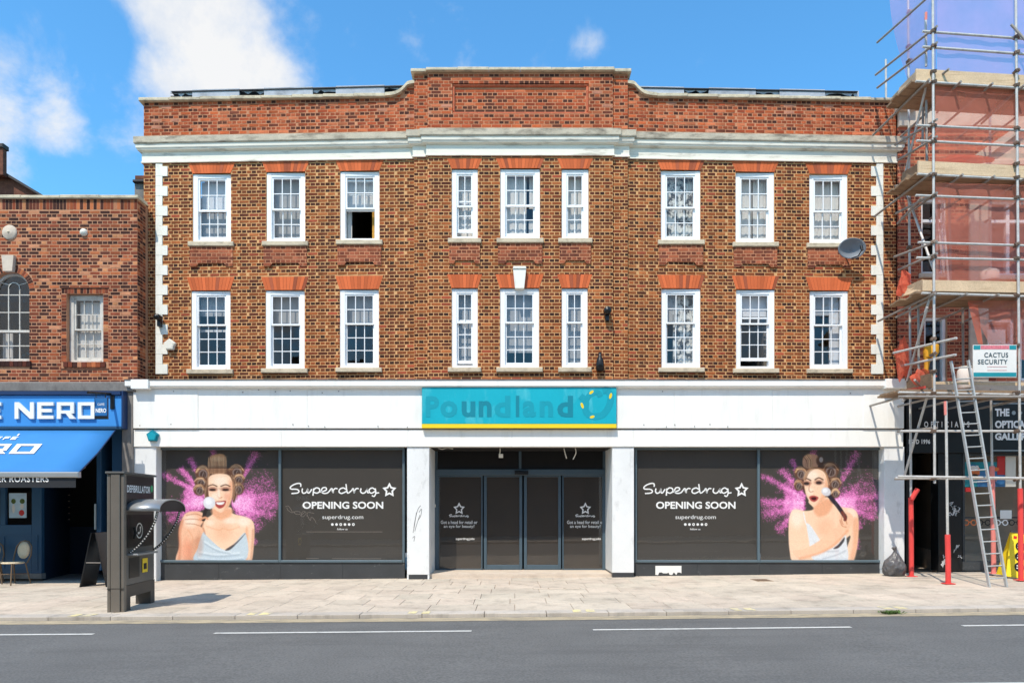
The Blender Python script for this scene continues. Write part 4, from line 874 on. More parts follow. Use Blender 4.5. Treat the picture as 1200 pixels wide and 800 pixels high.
def display(x0, x1, mull, art, logo):
    Y = 0.0; w = MB(); zb, zt = PZ(658.6, Y), ZF - .003
    xa, xb, xm = PX(x0, Y), PX(x1, Y), PX(mull, Y); pl = gz((xa + xb) / 2)
    for a, b in ((xa, xa + .05), (xm - .027, xm + .027), (xb - .05, xb)): w.cham(a, b, -.05, .06, zb, zt, .008)
    for a, b in ((xa + .05, xm - .027), (xm + .027, xb - .05)): w.cham(a, b, -.06, .055, zb, zb + .055, .008); w.cham(a, b, -.045, .055, zt - .05, zt, .006)
    o = w.build('display_window', M['aluminium'], b_main)
    n = 4
    for i in range(n):
        a, b = xa + (xb - xa) * i / n, xa + (xb - xa) * (i + 1) / n; g = gz((a + b) / 2) - .03
        MB().cham(a + .001, b - .001, -.03, .05, g, zb - .003, .003).build('stall_riser', M['plinth'], o)
    for a, b in ((xa + .05, xm - .027), (xm + .027, xb - .05)):
        pn = link('pane', unit_pane_mesh(M['shopglass']), ((a + b) / 2, -.012, zb + .055), o); pn.scale = (b - a, 1, zt - .05 - zb - .055)
    a, b = (xm + .027, xb - .05) if logo == 'r' else (xa + .05, xm - .027)
    MB().box(a, b, .012, .02, zb + .055, zt - .05).build('window_vinyl', M['vinyl'], o)
    # lettering
    if logo == 'r': base = 320; f = lambda u, v: (PX(320 + u * 160 / 1200, 0), PZ(550 + v * 160 / 1200, 0))
    else: f = lambda u, v: (PX(754.6 + (u - 150) * .1314, 0), PZ(552.4 + (v - 18) * .1333, 0))
    wordmark(o, f, .030, .0085)
    def tx(s, u0, u1, v0, v1, bold, sp=1.0, m='lettering'): (ax, az), (bx, bz) = f(u0, v1), f(u1, v0); lettering(s, ax, bx, az, bz, .0085, M[m], o, bold, sp)
    tx('OPENING SOON', 258, 968, 280, 344, .028); tx('superdrug.com', 432, 792, 398, 444, .0); tx('follow us', 562, 654, 514, 530, .01)
    dm = MB()
    for k in range(6):
        cx, cz = f(520 + k * 37, 481); rr = .040 * .9 / 2 + .012
        if k in (2, 5): ribbon(dm, [(cx + rr * .7 * math.cos(q), cz + rr * .8 * math.sin(q)) for q in [i * math.pi / 6 for i in range(12)]], .018, .0085, True)
        else: dm.add([(cx + rr * math.cos(q), .0085, cz + rr * math.sin(q)) for q in [i * math.pi / 7 for i in range(14)]], [tuple(range(14))])
    dm.build('icon_row', M['lettering'], o)
    if logo == 'r':
        sc = MB()
        for st in ([(106, 326), (130, 318), (150, 340), (170, 378), (130, 356), (120, 330)], [(176, 376), (200, 366), (236, 372), (230, 392), (196, 388), (180, 366)], [(240, 406), (262, 366), (290, 378), (268, 410), (244, 404), (280, 372)], [(296, 410), (306, 376), (360, 384)], [(300, 400), (326, 446), (336, 416), (364, 440), (378, 472)]):
            ribbon(sc, [f(*q) for q in smooth_path(st, 4)], .007, .0084)
        ribbon(sc, [f(290, 546), f(960, 546)], .008, .0083); ribbon(sc, [f(290, 780), f(400, 779)], .008, .0082); ribbon(sc, [f(520, 781), f(950, 782)], .008, .0082)
        sc.build('scratch_marks', M['scratch'], o)
    pr = art(); to = zc1 if logo == 'r' else zc2; pr.build('window_poster', to, .012, o)
    return o
display(184.5, 474.5, 328.5, poster_one, 'r')
dw2 = display(743.5, 1036, 888.5, poster_two, 'l')
pt = MB(); x0, x1 = PX(768, -.03), PX(798.5, -.03); n = 20; top = [(x0 + (x1 - x0) * i / n, PZ(662.5, -.03)) for i in range(n + 1)]; bot = [(x0 + (x1 - x0) * i / n, PZ(673.5 - rng.choice([0, .2, 2.2, 3.2, .4]), -.03)) for i in range(n + 1)]
pt.prism(bot + top[::-1], -.034, -.0305); pt.build('torn_paper_patch', M['paper'], dw2)
# entrance
EY = .95
ent = MB(); ex0, ex1 = PX(503, -.24), PX(717.5, -.24)
fl = .085
MB().box(ex0, ex1, -.12, 1.6, -.05, fl).build('doorstep', M['pale_stone'], b_main)
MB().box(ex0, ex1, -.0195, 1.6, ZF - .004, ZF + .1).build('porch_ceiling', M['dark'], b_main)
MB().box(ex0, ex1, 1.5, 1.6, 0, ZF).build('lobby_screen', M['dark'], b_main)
df = MB(); zh0, zh1 = PZ(556.5, EY), PZ(549.5, EY)
df.cham(ex0, ex1, EY - .06, EY + .08, zh0, zh1, .01); df.cham(ex0, ex0 + .07, EY - .05, EY + .07, fl, zh0, .008); df.cham(ex1 - .07, ex1, EY - .05, EY + .07, fl, zh0, .008); df.box(ex0, ex0 + .06, EY - .04, EY + .06, zh1, ZF - .006); df.box(ex1 - .06, ex1, EY - .04, EY + .06, zh1, ZF - .006)
df.box(PX(608, EY), PX(611, EY), EY - .03, EY + .05, zh1, ZF - .006)
door = df.build('entrance', M['alu_blue'], b_main)
MB().box(ex0 + .06, ex1 - .06, EY + .02, EY + .03, zh1, ZF - .006).build('transom_panel', M['black'], door)
MB().cham(PX(603, EY - .12), PX(619, EY - .12), EY - .14, EY - .06, PZ(556, EY - .1), PZ(551.5, EY - .1), .01).build('door_sensor', M['black'], door)
for x0, x1, Yd, nm in ((513, 565.5, EY + .01, 'side_light'), (567, 612, EY + .05, 'door_leaf'), (614, 657.5, EY + .05, 'door_leaf'), (659, 711.5, EY + .01, 'side_light')):
    a, b = PX(x0, Yd), PX(x1, Yd); fw = .03 if nm == 'side_light' else .07; l = MB(); z1 = zh0 - .002; bt = .03 if nm == 'side_light' else .12
    l.cham(a, a + fw, Yd - .03, Yd + .03, fl + .003, z1, .006); l.cham(b - fw, b, Yd - .03, Yd + .03, fl + .003, z1, .006); l.cham(a + fw, b - fw, Yd - .029, Yd + .03, fl + .003, fl + bt, .006); l.cham(a + fw, b - fw, Yd - .029, Yd + .03, z1 - .04, z1, .006)
    o = l.build(nm, M['alu_blue'], door)
    MB().box(a + fw, b - fw, Yd + .005, Yd + .012, fl + bt, z1 - .04).build('door_vinyl', M['vinyl_door'], o)
    pn = link('pane', unit_pane_mesh(M['shopglass']), ((a + b) / 2, Yd - .006, fl + bt), o); pn.scale = (b - a - 2 * fw, 1, z1 - .04 - fl - bt)
    if nm == 'side_light':
        cx = (538 if x0 < 600 else 686); y = Yd + .0035
        st = MB(); ribbon(st, [(PX(cx + 5.6 * u, Yd), PZ(595.8 - 6 * v, Yd)) for u, v in STAR], .030, y, True)
        st.build('star_emblem', M['lettering'], o)
        wb = MB(); g = lambda u, v: (PX(cx - 11.5 + (u - 150) * 23 / 782, Yd), PZ(604.2 + (v - 180) * .030, Yd))
        for q in SCRIPT: ribbon(wb, [g(*t) for t in smooth_path(q, 4)], .014, y)
        wb.build('lettering', M['lettering'], o)
        for s, hw, ya, yb in (('Got a head for retail or', 21.5, 609.5, 613.5), ('an eye for beauty?', 18, 614.5, 619), ('superdrug.jobs', 11, 629.5, 633)):
            sh_ = 7 if 'jobs' in s else 0
            lettering(s, PX(cx + sh_ - hw, Yd), PX(cx + sh_ + hw, Yd), PZ(yb, Yd), PZ(ya, Yd), y, M['lettering'], o, .012)
for pts in ([(586, 523, .1), (586, 529, .12), (585.5, 531.5, .13)], [(660.5, 523, .1), (662, 530, .12), (664, 537, .14)], [(673.5, 523, .1), (675, 530, .12), (671.5, 538, .14)], [(512, 524, .1), (518, 526, .1), (524, 524.5, .1), (531, 525.5, .1)]):
    MB().tube([P(*q) for q in smooth_path(pts, 4)], .012, 6).build('loose_wire', M['cream'], door)
bpx(MB(), 584.5, 589.5, 531.5, 536, .1, .05, .006).build('junction_box', M['cream'], door)
bpx(MB(), 508.5, 510.5, 590.5, 594, EY - .07, .03).build('door_switch', M['cream'], door)
# teal sign
sg = thing('shop_sign', 'teal shop sign with ghost lettering and a yellow lower strip above the entrance', 'sign', (PX(608, -.36), -.36, PZ(501, -.36)))
bpx(MB(), 494.5, 722.5, 453.8, 496.4, -.38, .075, .006).build('sign_board', M['teal'], sg); bpx(MB(), 494.5, 722.5, 496.6, 501.3, -.385, .08, .006).build('yellow_strip', M['yellow'], sg)
yl = -.3835
def glet(s, x0, x1, y0, y1, m): lettering(s, PX(x0, yl), PX(x1, yl), PZ(y1, yl), PZ(y0, yl), yl, M[m], sg, .035)
glet('P', 499, 514.5, 464, 488.5, 'teal_mid'); glet('o', 516, 536, 469.5, 488.8, 'teal_mid'); glet('u', 541, 557, 470, 488.6, 'teal_dark'); glet('n', 561, 576, 469.5, 488.3, 'teal_dark'); glet('d', 579.5, 598, 463.5, 488.8, 'teal_mid'); glet('l', 604.5, 608.5, 463.5, 488.3, 'teal_dark')
glet('a', 612.5, 628, 469.5, 488.6, 'teal_mid'); glet('n', 632.5, 648, 469.5, 488.3, 'teal_mid'); glet('d', 653, 671.5, 463.5, 488.6, 'teal_dark')
hp = MB(); ribbon(hp, [(PX(460 + u / 4, yl), PZ(420 + v / 4, yl)) for u, v in smooth_path([(880, 175), (905, 200), (905, 245), (935, 270), (985, 262), (1015, 220), (1022, 175), (1005, 150), (985, 152)], 5)], .14, yl)
ribbon(hp, [(PX(460 + u / 4, yl), PZ(420 + v / 4, yl)) for u, v in smooth_path([(905, 200), (925, 170), (960, 158), (975, 178)], 5)], .12, yl - .0004); hp.build('loop_emblem', M['teal_mid'], sg)
dd = MB()
for u, v, q in ((932, 158, .5), (1022, 175, 1.2), (889, 220, 2.0), (936, 273, .2)):
    cx, cz = PX(460 + u / 4, yl), PZ(420 + v / 4, yl); dd.add([(cx + .055 * math.cos(q) * math.cos(t) - .03 * math.sin(q) * math.sin(t), yl - .001, cz + .07 * math.sin(q) * math.cos(t) + .03 * math.cos(q) * math.sin(t)) for t in [k * math.pi / 5 for k in range(10)]], [tuple(range(10))])
dd.build('yellow_dash', M['yellow'], sg)
# things fixed to the facade
def pentagon(name, label, cx, cy, w, Y, m, face):
    t = thing(name, label, 'alarm box', (PX(cx, Y), Y, PZ(cy + w * .5, Y)))
    rr = w / F * (DC + Y) * .56; X, Z = PX(cx, Y), PZ(cy, Y)
    pts = [(X + rr * math.sin(2 * math.pi * k / 5), Z + rr * math.cos(2 * math.pi * k / 5)) for k in range(5)]; mb = MB(); mb.prism(pts, Y - .06, Y); mb.prism([(X + (a - X) * .86, Z + (b - Z) * .86) for a, b in pts], Y - .085, Y - .06); mb.build('casing', M[m], t)
    MB().prism([(X + (a - X) * .7, Z + (b - Z) * .7) for a, b in pts], Y - .089, Y - .085).build('face_plate', M[face], t); return t
pentagon('alarm_box', 'cream five sided alarm box on the brickwork beside the left white quoins', 200, 404.5, 13, fy(-7.7) - .02, 'cream', 'cream')
pentagon('alarm_box', 'teal five sided alarm box on the left end of the white fascia', 180, 511, 13, -.275, 'teal_dark', 'teal_mid')
def cctv(label, px, py, Y, rr):
    X, Z = PX(px, Y), PZ(py, Y); t = thing('security_camera', label, 'security camera', (X, Y, Z - rr))
    MB().lathe([(0, -.16), (rr * .8, -.16), (rr, -.14), (rr, .0), (rr * .8, .03), (0, .03)], (X, Y - .06, Z), 'y', 16).build('housing', M['black'], t); MB().lathe([(0, -.17), (rr * .55, -.168), (rr * .6, -.155)], (X - .01, Y - .065, Z), 'y', 14).build('lens', M['kiosk_black'], t)
    MB().box(X - .04, X + .04, Y - .1, Y, Z - rr - .12, Z - rr + .02).build('bracket', M['black'], t)
cctv('small black security camera on the left white quoins', 188.5, 373.5, fy(-7.9) - .02, .07); cctv('round black security camera on the brick bay above the white shop fascia', 711, 366, -.14, .085)
X, Z = PX(703, -.2), PZ(432, -.2); lt = thing('flood_lamp', 'black bottle shaped lamp standing on the cornice right of the central windows', 'lamp', (X, -.22, Z - .06))
MB().lathe([(0, -.05), (.085, -.05), (.09, .1), (.075, .2), (.04, .27), (.035, .36), (0, .36)], (X, -.22, Z), 'z', 14).build('lamp_body', M['black'], lt); MB().box(X - .03, X + .03, -.22, -.13, Z + .1, Z + .16).build('bracket', M['black'], lt)
Yd = fy(7.4) - .32; X, Z = PX(998.5, Yd), PZ(291, Yd); ds = thing('satellite_dish', 'grey oval satellite dish on the brickwork under the top right window', 'satellite dish', (X, Yd, Z - .25))
n = 28; vs = []; fs = []
for k in range(7):
    q = k / 6
    for i in range(n): a = 2 * math.pi * i / n; vs.append((X + .315 * q * math.cos(a), Yd + .10 * (1 - q * q) + .12 * q * math.sin(a) * -.5, Z + .215 * q * math.sin(a)))
for k in range(6): fs += [(k * n + i, k * n + (i + 1) % n, (k + 1) * n + (i + 1) % n, (k + 1) * n + i) for i in range(n)]
o = MB().add(vs, fs, True).build('dish', M['dish'], ds); md = o.modifiers.new('t', 'SOLIDIFY'); md.thickness = .012
MB().tube([(X + .02, Yd + .05, Z - .2), (X + .04, Yd - .2, Z - .24), (X + .06, Yd - .34, Z - .15)], .012).build('feed_arm', M['black'], ds); MB().tube([(X + .06, Yd - .34, Z - .17), (X + .05, Yd - .31, Z - .06)], .03).build('feed_head', M['black'], ds); MB().tube([(X, Yd + .1, Z), (X - .05, Yd + .3, Z - .05)], .02).build('bracket', M['black'], ds)

# ------------------------------------------------------------------ the street behind the camera, seen only as a reflection
ob = MB()
for i in range(7):
    x = -28 + i * 8; ob.box(x, x + 7.98, -30, -20.6 - .2 * (i % 2), -.6, 7.2 + (i * 37 % 5) * .5)
    for k in range(3): ob.box(x + .9 + k * 2.3, x + 2.3 + k * 2.3, -20.62, -20.3, 3.8, 5.6)
M['far_brick'] = mat('far_brickwork', C(120, 84, 66), .9, .2, 1, .1)
struct(ob.build('far_street_front', M['far_brick']))

# ------------------------------------------------------------------ the cafe building on the left
LY = -.26
lX0, lX1 = -15.2, PX(161, LY)
b_cafe = thing('cafe_building', 'low dark brick cafe building with an arched window and a blue shopfront', 'building', ((lX0 + lX1) / 2, LY, 0))
def lx(px): return PX(px, LY)
def lz(py): return PZ(py, LY)
LZ0, LZ1 = lz(449), lz(233.5)
sw = (lx(78), lx(121), lz(424), lz(344)); axc, ar = lx(12), .427; aw = (axc - ar, axc + ar, lz(423), lz(341)); atop = aw[3]
def block_cafe(zm):
    iv = []
    if sw[2] - .16 < zm < sw[3] + .12: iv.append((sw[0] - .115, sw[1] + .115))
    if aw[2] - .16 < zm < aw[3]: iv.append((aw[0], aw[1]))
    if aw[3] <= zm < aw[3] + ar + .13:
        rr = ar + .13; h = math.sqrt(max(0, rr * rr - (zm - aw[3]) ** 2)); iv.append((axc - h, axc + h))
    return iv
wl = MB(); wall_grid(wl, lX0, lX1, LZ0, LZ1, [sw, (aw[0], aw[1], aw[2], aw[3] + ar)], lambda x: LY)
arc = [(axc + ar * math.cos(a), aw[3] + ar * math.sin(a)) for a in np.linspace(0, math.pi, 17)]
wl.add([(axc + ar, LY, aw[3] + ar), *[(x, LY, z) for x, z in arc[:9]]], [tuple(range(10))]); wl.add([(axc - ar, LY, aw[3] + ar), *[(x, LY, z) for x, z in arc[8:]][::-1]], [tuple(range(9, -1, -1))])
wl.add([(x, LY, z) for x, z in arc] + [(x, LY + .24, z) for x, z in arc], [(i, i + 1, i + 18, i + 17) for i in range(16)])
wl.add([(lX1, LY, LZ0), (lX1, .4, LZ0), (lX1, .4, LZ1), (lX1, LY, LZ1)], [(0, 1, 2, 3)])
cw = wl.build('wall', M['mortar_old'], b_cafe)
r = random.Random(23)
lb = gen_bricks(lX0, lX1, LZ0, LZ1 - .235, block_cafe, lambda x: LY, PAL_LEFT, r) + soldier(lX0, lX1, LZ1 - .23, LZ1 - .005, LY, PAL_LEFT, r)
lb += soldier(sw[0] - .11, sw[1] + .11, sw[3] + .004, sw[3] + .115, LY, PAL_LEFT, r, .07) + soldier(sw[0] - .06, sw[1] + .06, sw[2] - .12, sw[2] - .006, LY - .03, PAL_LEFT, r, .1) + soldier(aw[0] - .05, aw[1] + .05, aw[2] - .12, aw[2] - .006, LY - .03, PAL_LEFT, r, .1)
for k in range(int((sw[3] - sw[2]) / .075)):
    for a, b in ((sw[0] - .11, sw[0] - .004), (sw[1] + .004, sw[1] + .11)): lb.append((a, b, sw[2] + k * .075 + .006, sw[2] + k * .075 + .068, LY, pick(PAL_LEFT, r.choice('sh'), r), 'h'))
lb = [b for b in lb if b[1] > -14.9]
lay_bricks(lb, cw, r, 300)
rt = MB(); cs = []
for k in range(int((LZ1 - LZ0) / .075)):
    for y in (LY + .006, LY + .12, LY + .24): rt.box(lX1 - .02, lX1 + .004, y, y + .102, LZ0 + k * .075 + .007, LZ0 + k * .075 + .067); cs += [pick(PAL_LEFT, r.choice('sh'), r)] * 8
o = stuff(rt.build('return_brickwork', M['brick'], cw)); at = o.data.color_attributes.new('Col', 'FLOAT_COLOR', 'POINT'); at.data.foreach_set('color', np.array([(*c, 1) for c in cs], dtype=np.float32).ravel())
# two rings of arch bricks and the narrow brick frame
vr = MB(); cs = []
for i in range(26):
    a0, a1 = math.pi * i / 26 + .012, math.pi * (i + 1) / 26 - .012
    if abs(math.pi / 2 - (a0 + a1) / 2) < .2: continue
    vr.prism([(axc + (ar + .004) * math.cos(a0), atop + (ar + .004) * math.sin(a0)), (axc + (ar + .12) * math.cos(a0), atop + (ar + .12) * math.sin(a0)), (axc + (ar + .12) * math.cos(a1), atop + (ar + .12) * math.sin(a1)), (axc + (ar + .004) * math.cos(a1), atop + (ar + .004) * math.sin(a1))], LY - .006, LY + .05); cs += [pick(PAL_LEFT, r.choice('sh'), r)] * 8
o = stuff(vr.build('arch_ring', M['brick'], cw)); at = o.data.color_attributes.new('Col', 'FLOAT_COLOR', 'POINT'); at.data.foreach_set('color', np.array([(*c, 1) for c in cs], dtype=np.float32).ravel())
MB().add([(axc + rr * math.cos(a), LY - .002, atop + rr * math.sin(a)) for rr in (ar, ar + .128) for a in np.linspace(0, math.pi, 21)], [(i, i + 21, i + 22, i + 1) for i in range(20)]).build('arch_bed', M['mortar_old'], cw)
for x0, x1, z0, z1 in ((sw[0] - .125, sw[1] + .125, sw[3] + .12, sw[3] + .135), (sw[0] - .125, sw[1] + .125, sw[2] - .16, sw[2] - .14)): MB().box(x0, x1, LY - .02, LY + .02, z0, z1).build('brick_fillet', M['dark_brick'], cw)
MB().prism([(axc - .10, lz(319)), (axc + .10, lz(319)), (axc + .135, lz(300.5)), (axc - .135, lz(300.5))], LY - .09, LY + .02).build('keystone', M['pale_stone'], b_cafe)
MB().lathe([(0, -.05), (.10, -.05), (.12, -.035), (.145, -.035), (.165, -.012), (.165, .02)], (lx(11.5), LY, lz(272.5)), 'y', 28).build('roundel', M['pale_stone'], b_cafe); MB().lathe([(0, -.07), (.02, -.065), (.03, -.05)], (lx(11.5), LY, lz(272.5)), 'y', 12).build('roundel_boss', M['stone'], b_cafe)
MB().lathe([(0, -.08), (.05, -.07), (.08, -.03), (.085, .02)], (lx(98.5), LY, lz(272.5)), 'y', 18).build('wall_boss', M['cream'], b_cafe)
for i in range(8):
    a, b = lX0 + (lX1 + .05 - lX0) * i / 8, lX0 + (lX1 + .05 - lX0) * (i + 1) / 8; MB().cham(a + .002, b - .002, LY - .06, LY + .35, LZ1 + .002, LZ1 + .075 + rng.uniform(-.006, .006), .012).build('coping_stone', M['coping'], b_cafe)
# windows: sash and arched
sash_window(b_cafe, *sw, LY, 3, 2, 2, (sw[2] + sw[3]) / 2 - .03, 0, [(.1, 1, 0, .97, 'net'), (0, .2, .0, .5, 'net')], 'oldpaint', 'glass_old', back=.1, fw=.10, sill=False)
fr = MB(); fw = .05
fr.add([(axc + rr * math.cos(a), y, atop + rr * math.sin(a)) for y in (LY + .1, LY + .18) for rr in (ar - fw, ar - .002) for a in np.linspace(0, math.pi, 21)], [(i, i + 21, i + 22, i + 1) for i in range(20)] + [(i, i + 1, i + 43, i + 42) for i in range(20)], True)
fr.cham(axc - ar + .002, axc - ar + fw, LY + .1, LY + .18, aw[2] + .002, atop); fr.cham(axc + ar - fw, axc + ar - .002, LY + .1, LY + .18, aw[2] + .002, atop); fr.cham(axc - ar + fw, axc + ar - fw, LY + .09, LY + .18, aw[2] + .002, aw[2] + .07)
zmid = lz(388); fr.box(axc - ar + fw, axc + ar - fw, LY + .1, LY + .17, zmid, zmid + .05)
o = fr.build('arched_window', M['oldpaint'], b_cafe); gb = MB(); hw = ar - fw
for u in (-.33, .33): gb.box(axc + u * hw - .01, axc + u * hw + .01, LY + .12, LY + .15, aw[2] + .07, zmid); gb.box(axc + u * hw - .01, axc + u * hw + .01, LY + .12, LY + .15, zmid + .05, atop + .10)
for z in ((aw[2] + .07 + zmid) / 2, zmid + .05 + (atop - zmid) * .45, atop - .05):
    for u0, u1 in ((-1, -.36), (-.30, .30), (.36, 1)): gb.box(axc + u0 * hw, axc + u1 * hw, LY + .125, LY + .145, z - .01, z + .01)
ri = .33 * hw; n = 13; an = np.linspace(0, math.pi, n)
gb.add([(axc + rr * math.cos(a), LY + .122, atop + .10 + rr * math.sin(a)) for rr in (ri - .01, ri + .01) for a in an], [(i, i + n, i + n + 1, i + 1) for i in range(n - 1)])
for a in (.62, 2.52): gb.tube([(axc + ri * math.cos(a), LY + .13, atop + .1 + ri * math.sin(a)), (axc + hw * math.cos(a * .98 + .03), LY + .13, atop + hw * math.sin(a * .98 + .03))], .011, 5)
gb.build('glazing_bars', M['oldpaint'], o)
pp = [(axc + hw * math.cos(a), LY + .135, atop + hw * math.sin(a)) for a in np.linspace(0, math.pi, 17)] + [(axc - hw, LY + .135, zmid + .05), (axc + hw, LY + .135, zmid + .05)]
MB().add(pp, [tuple(range(len(pp)))]).build('pane', M['glass_old'], o); pane(axc - hw, axc + hw, aw[2] + .07, zmid, LY + .136, M['glass_old'], o)
n = 24; MB().add([(axc - hw + 2 * hw * t / n, LY + .30 + .02 * math.sin(t * 1.9), z) for z in (aw[2], zmid + .02) for t in range(n + 1) if t < 9 or True], [(i, i + 1, i + n + 2, i + n + 1) for i in list(range(0, 7)) + list(range(n - 4, n))], True).build('curtain', M['net'], o)
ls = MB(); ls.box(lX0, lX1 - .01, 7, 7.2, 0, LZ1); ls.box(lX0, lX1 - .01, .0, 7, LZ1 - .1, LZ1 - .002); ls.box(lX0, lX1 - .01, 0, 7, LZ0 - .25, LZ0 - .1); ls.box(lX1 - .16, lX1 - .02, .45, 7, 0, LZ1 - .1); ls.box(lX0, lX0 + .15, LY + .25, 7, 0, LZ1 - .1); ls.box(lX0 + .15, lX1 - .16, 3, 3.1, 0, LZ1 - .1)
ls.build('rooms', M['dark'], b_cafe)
# stone band, fascia, shopfront
FYc = -.46
MB().cham(lX0, PX(158, -.36), -.36, .1, lz(459.5), lz(448), .02).build('stone_band', M['concrete'], b_cafe)
MB().cham(PX(142.6, -.3), PX(155.8, -.3), -.3, .2, gz(-8.5) - .03, PZ(459, -.3), .01).build('pier', M['concrete'], b_cafe)
cs_ = thing('cafe_sign', 'blue cafe fascia with large raised white block letters', 'sign', (PX(60, FYc), FYc, PZ(502, FYc)))
MB().cham(lX0, PX(142.5, FYc), FYc, -.27, PZ(499.5, FYc), PZ(463, FYc), .006).build('fascia_board', M['blue'], cs_)
MB().cham(PX(143, FYc), PX(145, FYc), FYc - .03, -.28, PZ(502, FYc), PZ(458, FYc), .006).build('end_trim', M['blue_dark'], cs_)
MB().cham(lX0, PX(142.5, FYc), FYc - .05, -.28, PZ(462.8, FYc), PZ(458.5, FYc), .006).build('top_trim', M['blue_dark'], cs_); MB().cham(lX0, PX(142.5, FYc), FYc - .015, -.28, PZ(502.5, FYc), PZ(499.7, FYc), .004).build('bottom_trim', M['navy'], cs_)
def Q(x0, y0, x1, y1): return [(x0, y0), (x1, y0), (x1, y1), (x0, y1)]
GL = {'N': [Q(0, 0, .2, 1), Q(.8, 0, 1, 1), [(.2, 1), (.2, .66), (.8, 0), (.8, .34)]],
      'E': [Q(0, 0, .24, 1), Q(.24, 0, 1, .2), Q(.24, .4, .9, .6), Q(.24, .8, 1, 1)],
      'F': [Q(0, 0, .24, 1), Q(.24, .4, .9, .6), Q(.24, .8, 1, 1)],
      'R': [Q(0, 0, .22, 1), Q(.22, .8, .95, 1), Q(.22, .32, .95, .5), Q(.75, .5, .95, .8), [(.5, .32), (.72, 0), (1.02, 0), (.8, .32)]],
      'O': [Q(0, 0, .22, 1), Q(.78, 0, 1, 1), Q(.22, 0, .78, .2), Q(.22, .8, .78, 1)],
      'C': [Q(0, 0, .22, 1), Q(.22, 0, 1, .2), Q(.22, .8, 1, 1)],
      'A': [Q(0, 0, .22, 1), Q(.78, 0, 1, 1), Q(.22, .8, .78, 1), Q(.22, .3, .78, .48)]}
x = 17
for ch, x0, x1 in (('N', 17, 39.5), ('E', 43.5, 62.5), ('R', 66.5, 87.5), ('O', 91, 110.5), ('E', -18, 1.2), ('F', -41, -22), ('F', -64, -45), ('A', -90, -68)):
    m = MB(); ya = FYc - .05
    for poly in GL[ch]: m.prism([(PX(x0 + u * (x1 - x0), ya), PZ(490.5 - v * 19.5, ya)) for u, v in poly], ya, FYc - .002)
    o = m.build('letter', M['white'], cs_); m.v = [(a, b + .003, c) for a, b, c in m.v]
# hanging sign
hY = FYc - .62
hs_ = thing('hanging_sign', 'small square blue hanging sign on a black bracket over the cafe fascia', 'sign', (PX(119, hY), hY, PZ(491, hY)))
MB().tube([P(131, 461.5, FYc), P(103, 459.8, hY - .15)], .028, 8).build('bracket_arm', M['black'], hs_); bpx(MB(), 128.8, 133.5, 458.5, 479, FYc - .03, .03, .006).build('wall_plate', M['black'], hs_)
bpx(MB(), 110.5, 126, 465.5, 487.5, hY, .04, .006).build('sign_board', M['blue_dark'], hs_); bpx(MB(), 110.5, 126, 487.7, 490.8, hY, .04, .004).build('lower_strip', M['black'], hs_)
M['blue_mid'] = mat('mid_blue_sign', C(30, 100, 160), .5, .04, 3, .02); bpx(MB(), 111.2, 125.3, 466.2, 486.9, hY - .003, .002).build('sign_face', M['blue_mid'], hs_)
lettering('NERO', PX(112.2, hY), PX(124.6, hY), PZ(483.3, hY), PZ(478.3, hY), hY - .005, M['lettering'], hs_, .03); lettering('CAFFÈ', PX(114.5, hY), PX(122.5, hY), PZ(475, hY), PZ(471.6, hY), hY - .005, M['lettering'], hs_, .0)
for px in (112.5, 123.5): MB().tube([P(px, 465.6, hY + .02), P(px, 460.6, hY + .02)], .01, 6).build('hanger', M['black'], hs_)
# awning
aT, aB = -.44, -1.75
axr = PX(135.5, aT); azT = PZ(503.5, aT); azB = PZ(553.5, aB)
aw_ = thing('awning', 'blue sloping cafe awning with white lettering and a black valance', 'awning', (-11, aB, azB))
M_aw = MB(); xs = np.linspace(lX0 + .6, PX(93, aB), 2)
def awp(s_, t): 
    xl, xr = lX0, axr + (PX(92.5, aB) - axr) * t
    return (xl + (xr - xl) * s_, aT + (aB - aT) * t, azT + (azB - azT) * t - .05 * math.sin(math.pi * t))
n1, n2 = 10, 8; vs = [awp(i / n1, j / n2) for j in range(n2 + 1) for i in range(n1 + 1)]
M_aw.add(vs, [(j * (n1 + 1) + i, (j + 1) * (n1 + 1) + i, (j + 1) * (n1 + 1) + i + 1, j * (n1 + 1) + i + 1) for j in range(n2) for i in range(n1)], True)
o = M_aw.build('cloth', M['awning'], aw_); o.modifiers.new('t', 'SOLIDIFY').thickness = .008
xr = PX(92.5, aB)
MB().cham(lX0, xr + .02, aB - .06, aB + .04, azB - .10, azB + .012, .02).build('front_rail', M['hood'], aw_)
MB().box(lX0, xr - .06, aB - .01, aB - .002, azB - .30, azB - .10).build('valance', M['valance'], aw_)
MB().tube([awp(1, 0), awp(1, .5), awp(1, 1)], .014, 6).build('hem', M['blue_dark'], aw_)
MB().tube([(axr - .5, aT + .1, azT - .3), (axr - .3, (aT + aB) / 2, azT - .85), (xr - .3, aB + .06, azB - .12)], .03, 8).build('folding_arm', M['galv_dark'], aw_)
yv = aB - .0115; lettering('ER ROASTERS', PX(-3, yv), PX(57, yv), PZ(564.5, yv), PZ(557, yv), yv, M['lettering'], aw_, .015, 1.1)
lettering('COFFEE', PX(-48, yv), PX(-8, yv), PZ(564.5, yv), PZ(557, yv), yv, M['lettering'], aw_, .015, 1.1)
def on_awning(px, py):
    lo, hi = 0., 1.
    for _ in range(30):
        t = (lo + hi) / 2; y = aT + (aB - aT) * t; z = azT + (azB - azT) * t - .05 * math.sin(math.pi * t)
        if CY - (z - EYE) / (DC + y) * F < py: lo = t
        else: hi = t
    return (PX(px, y), y - .012, z + .012)
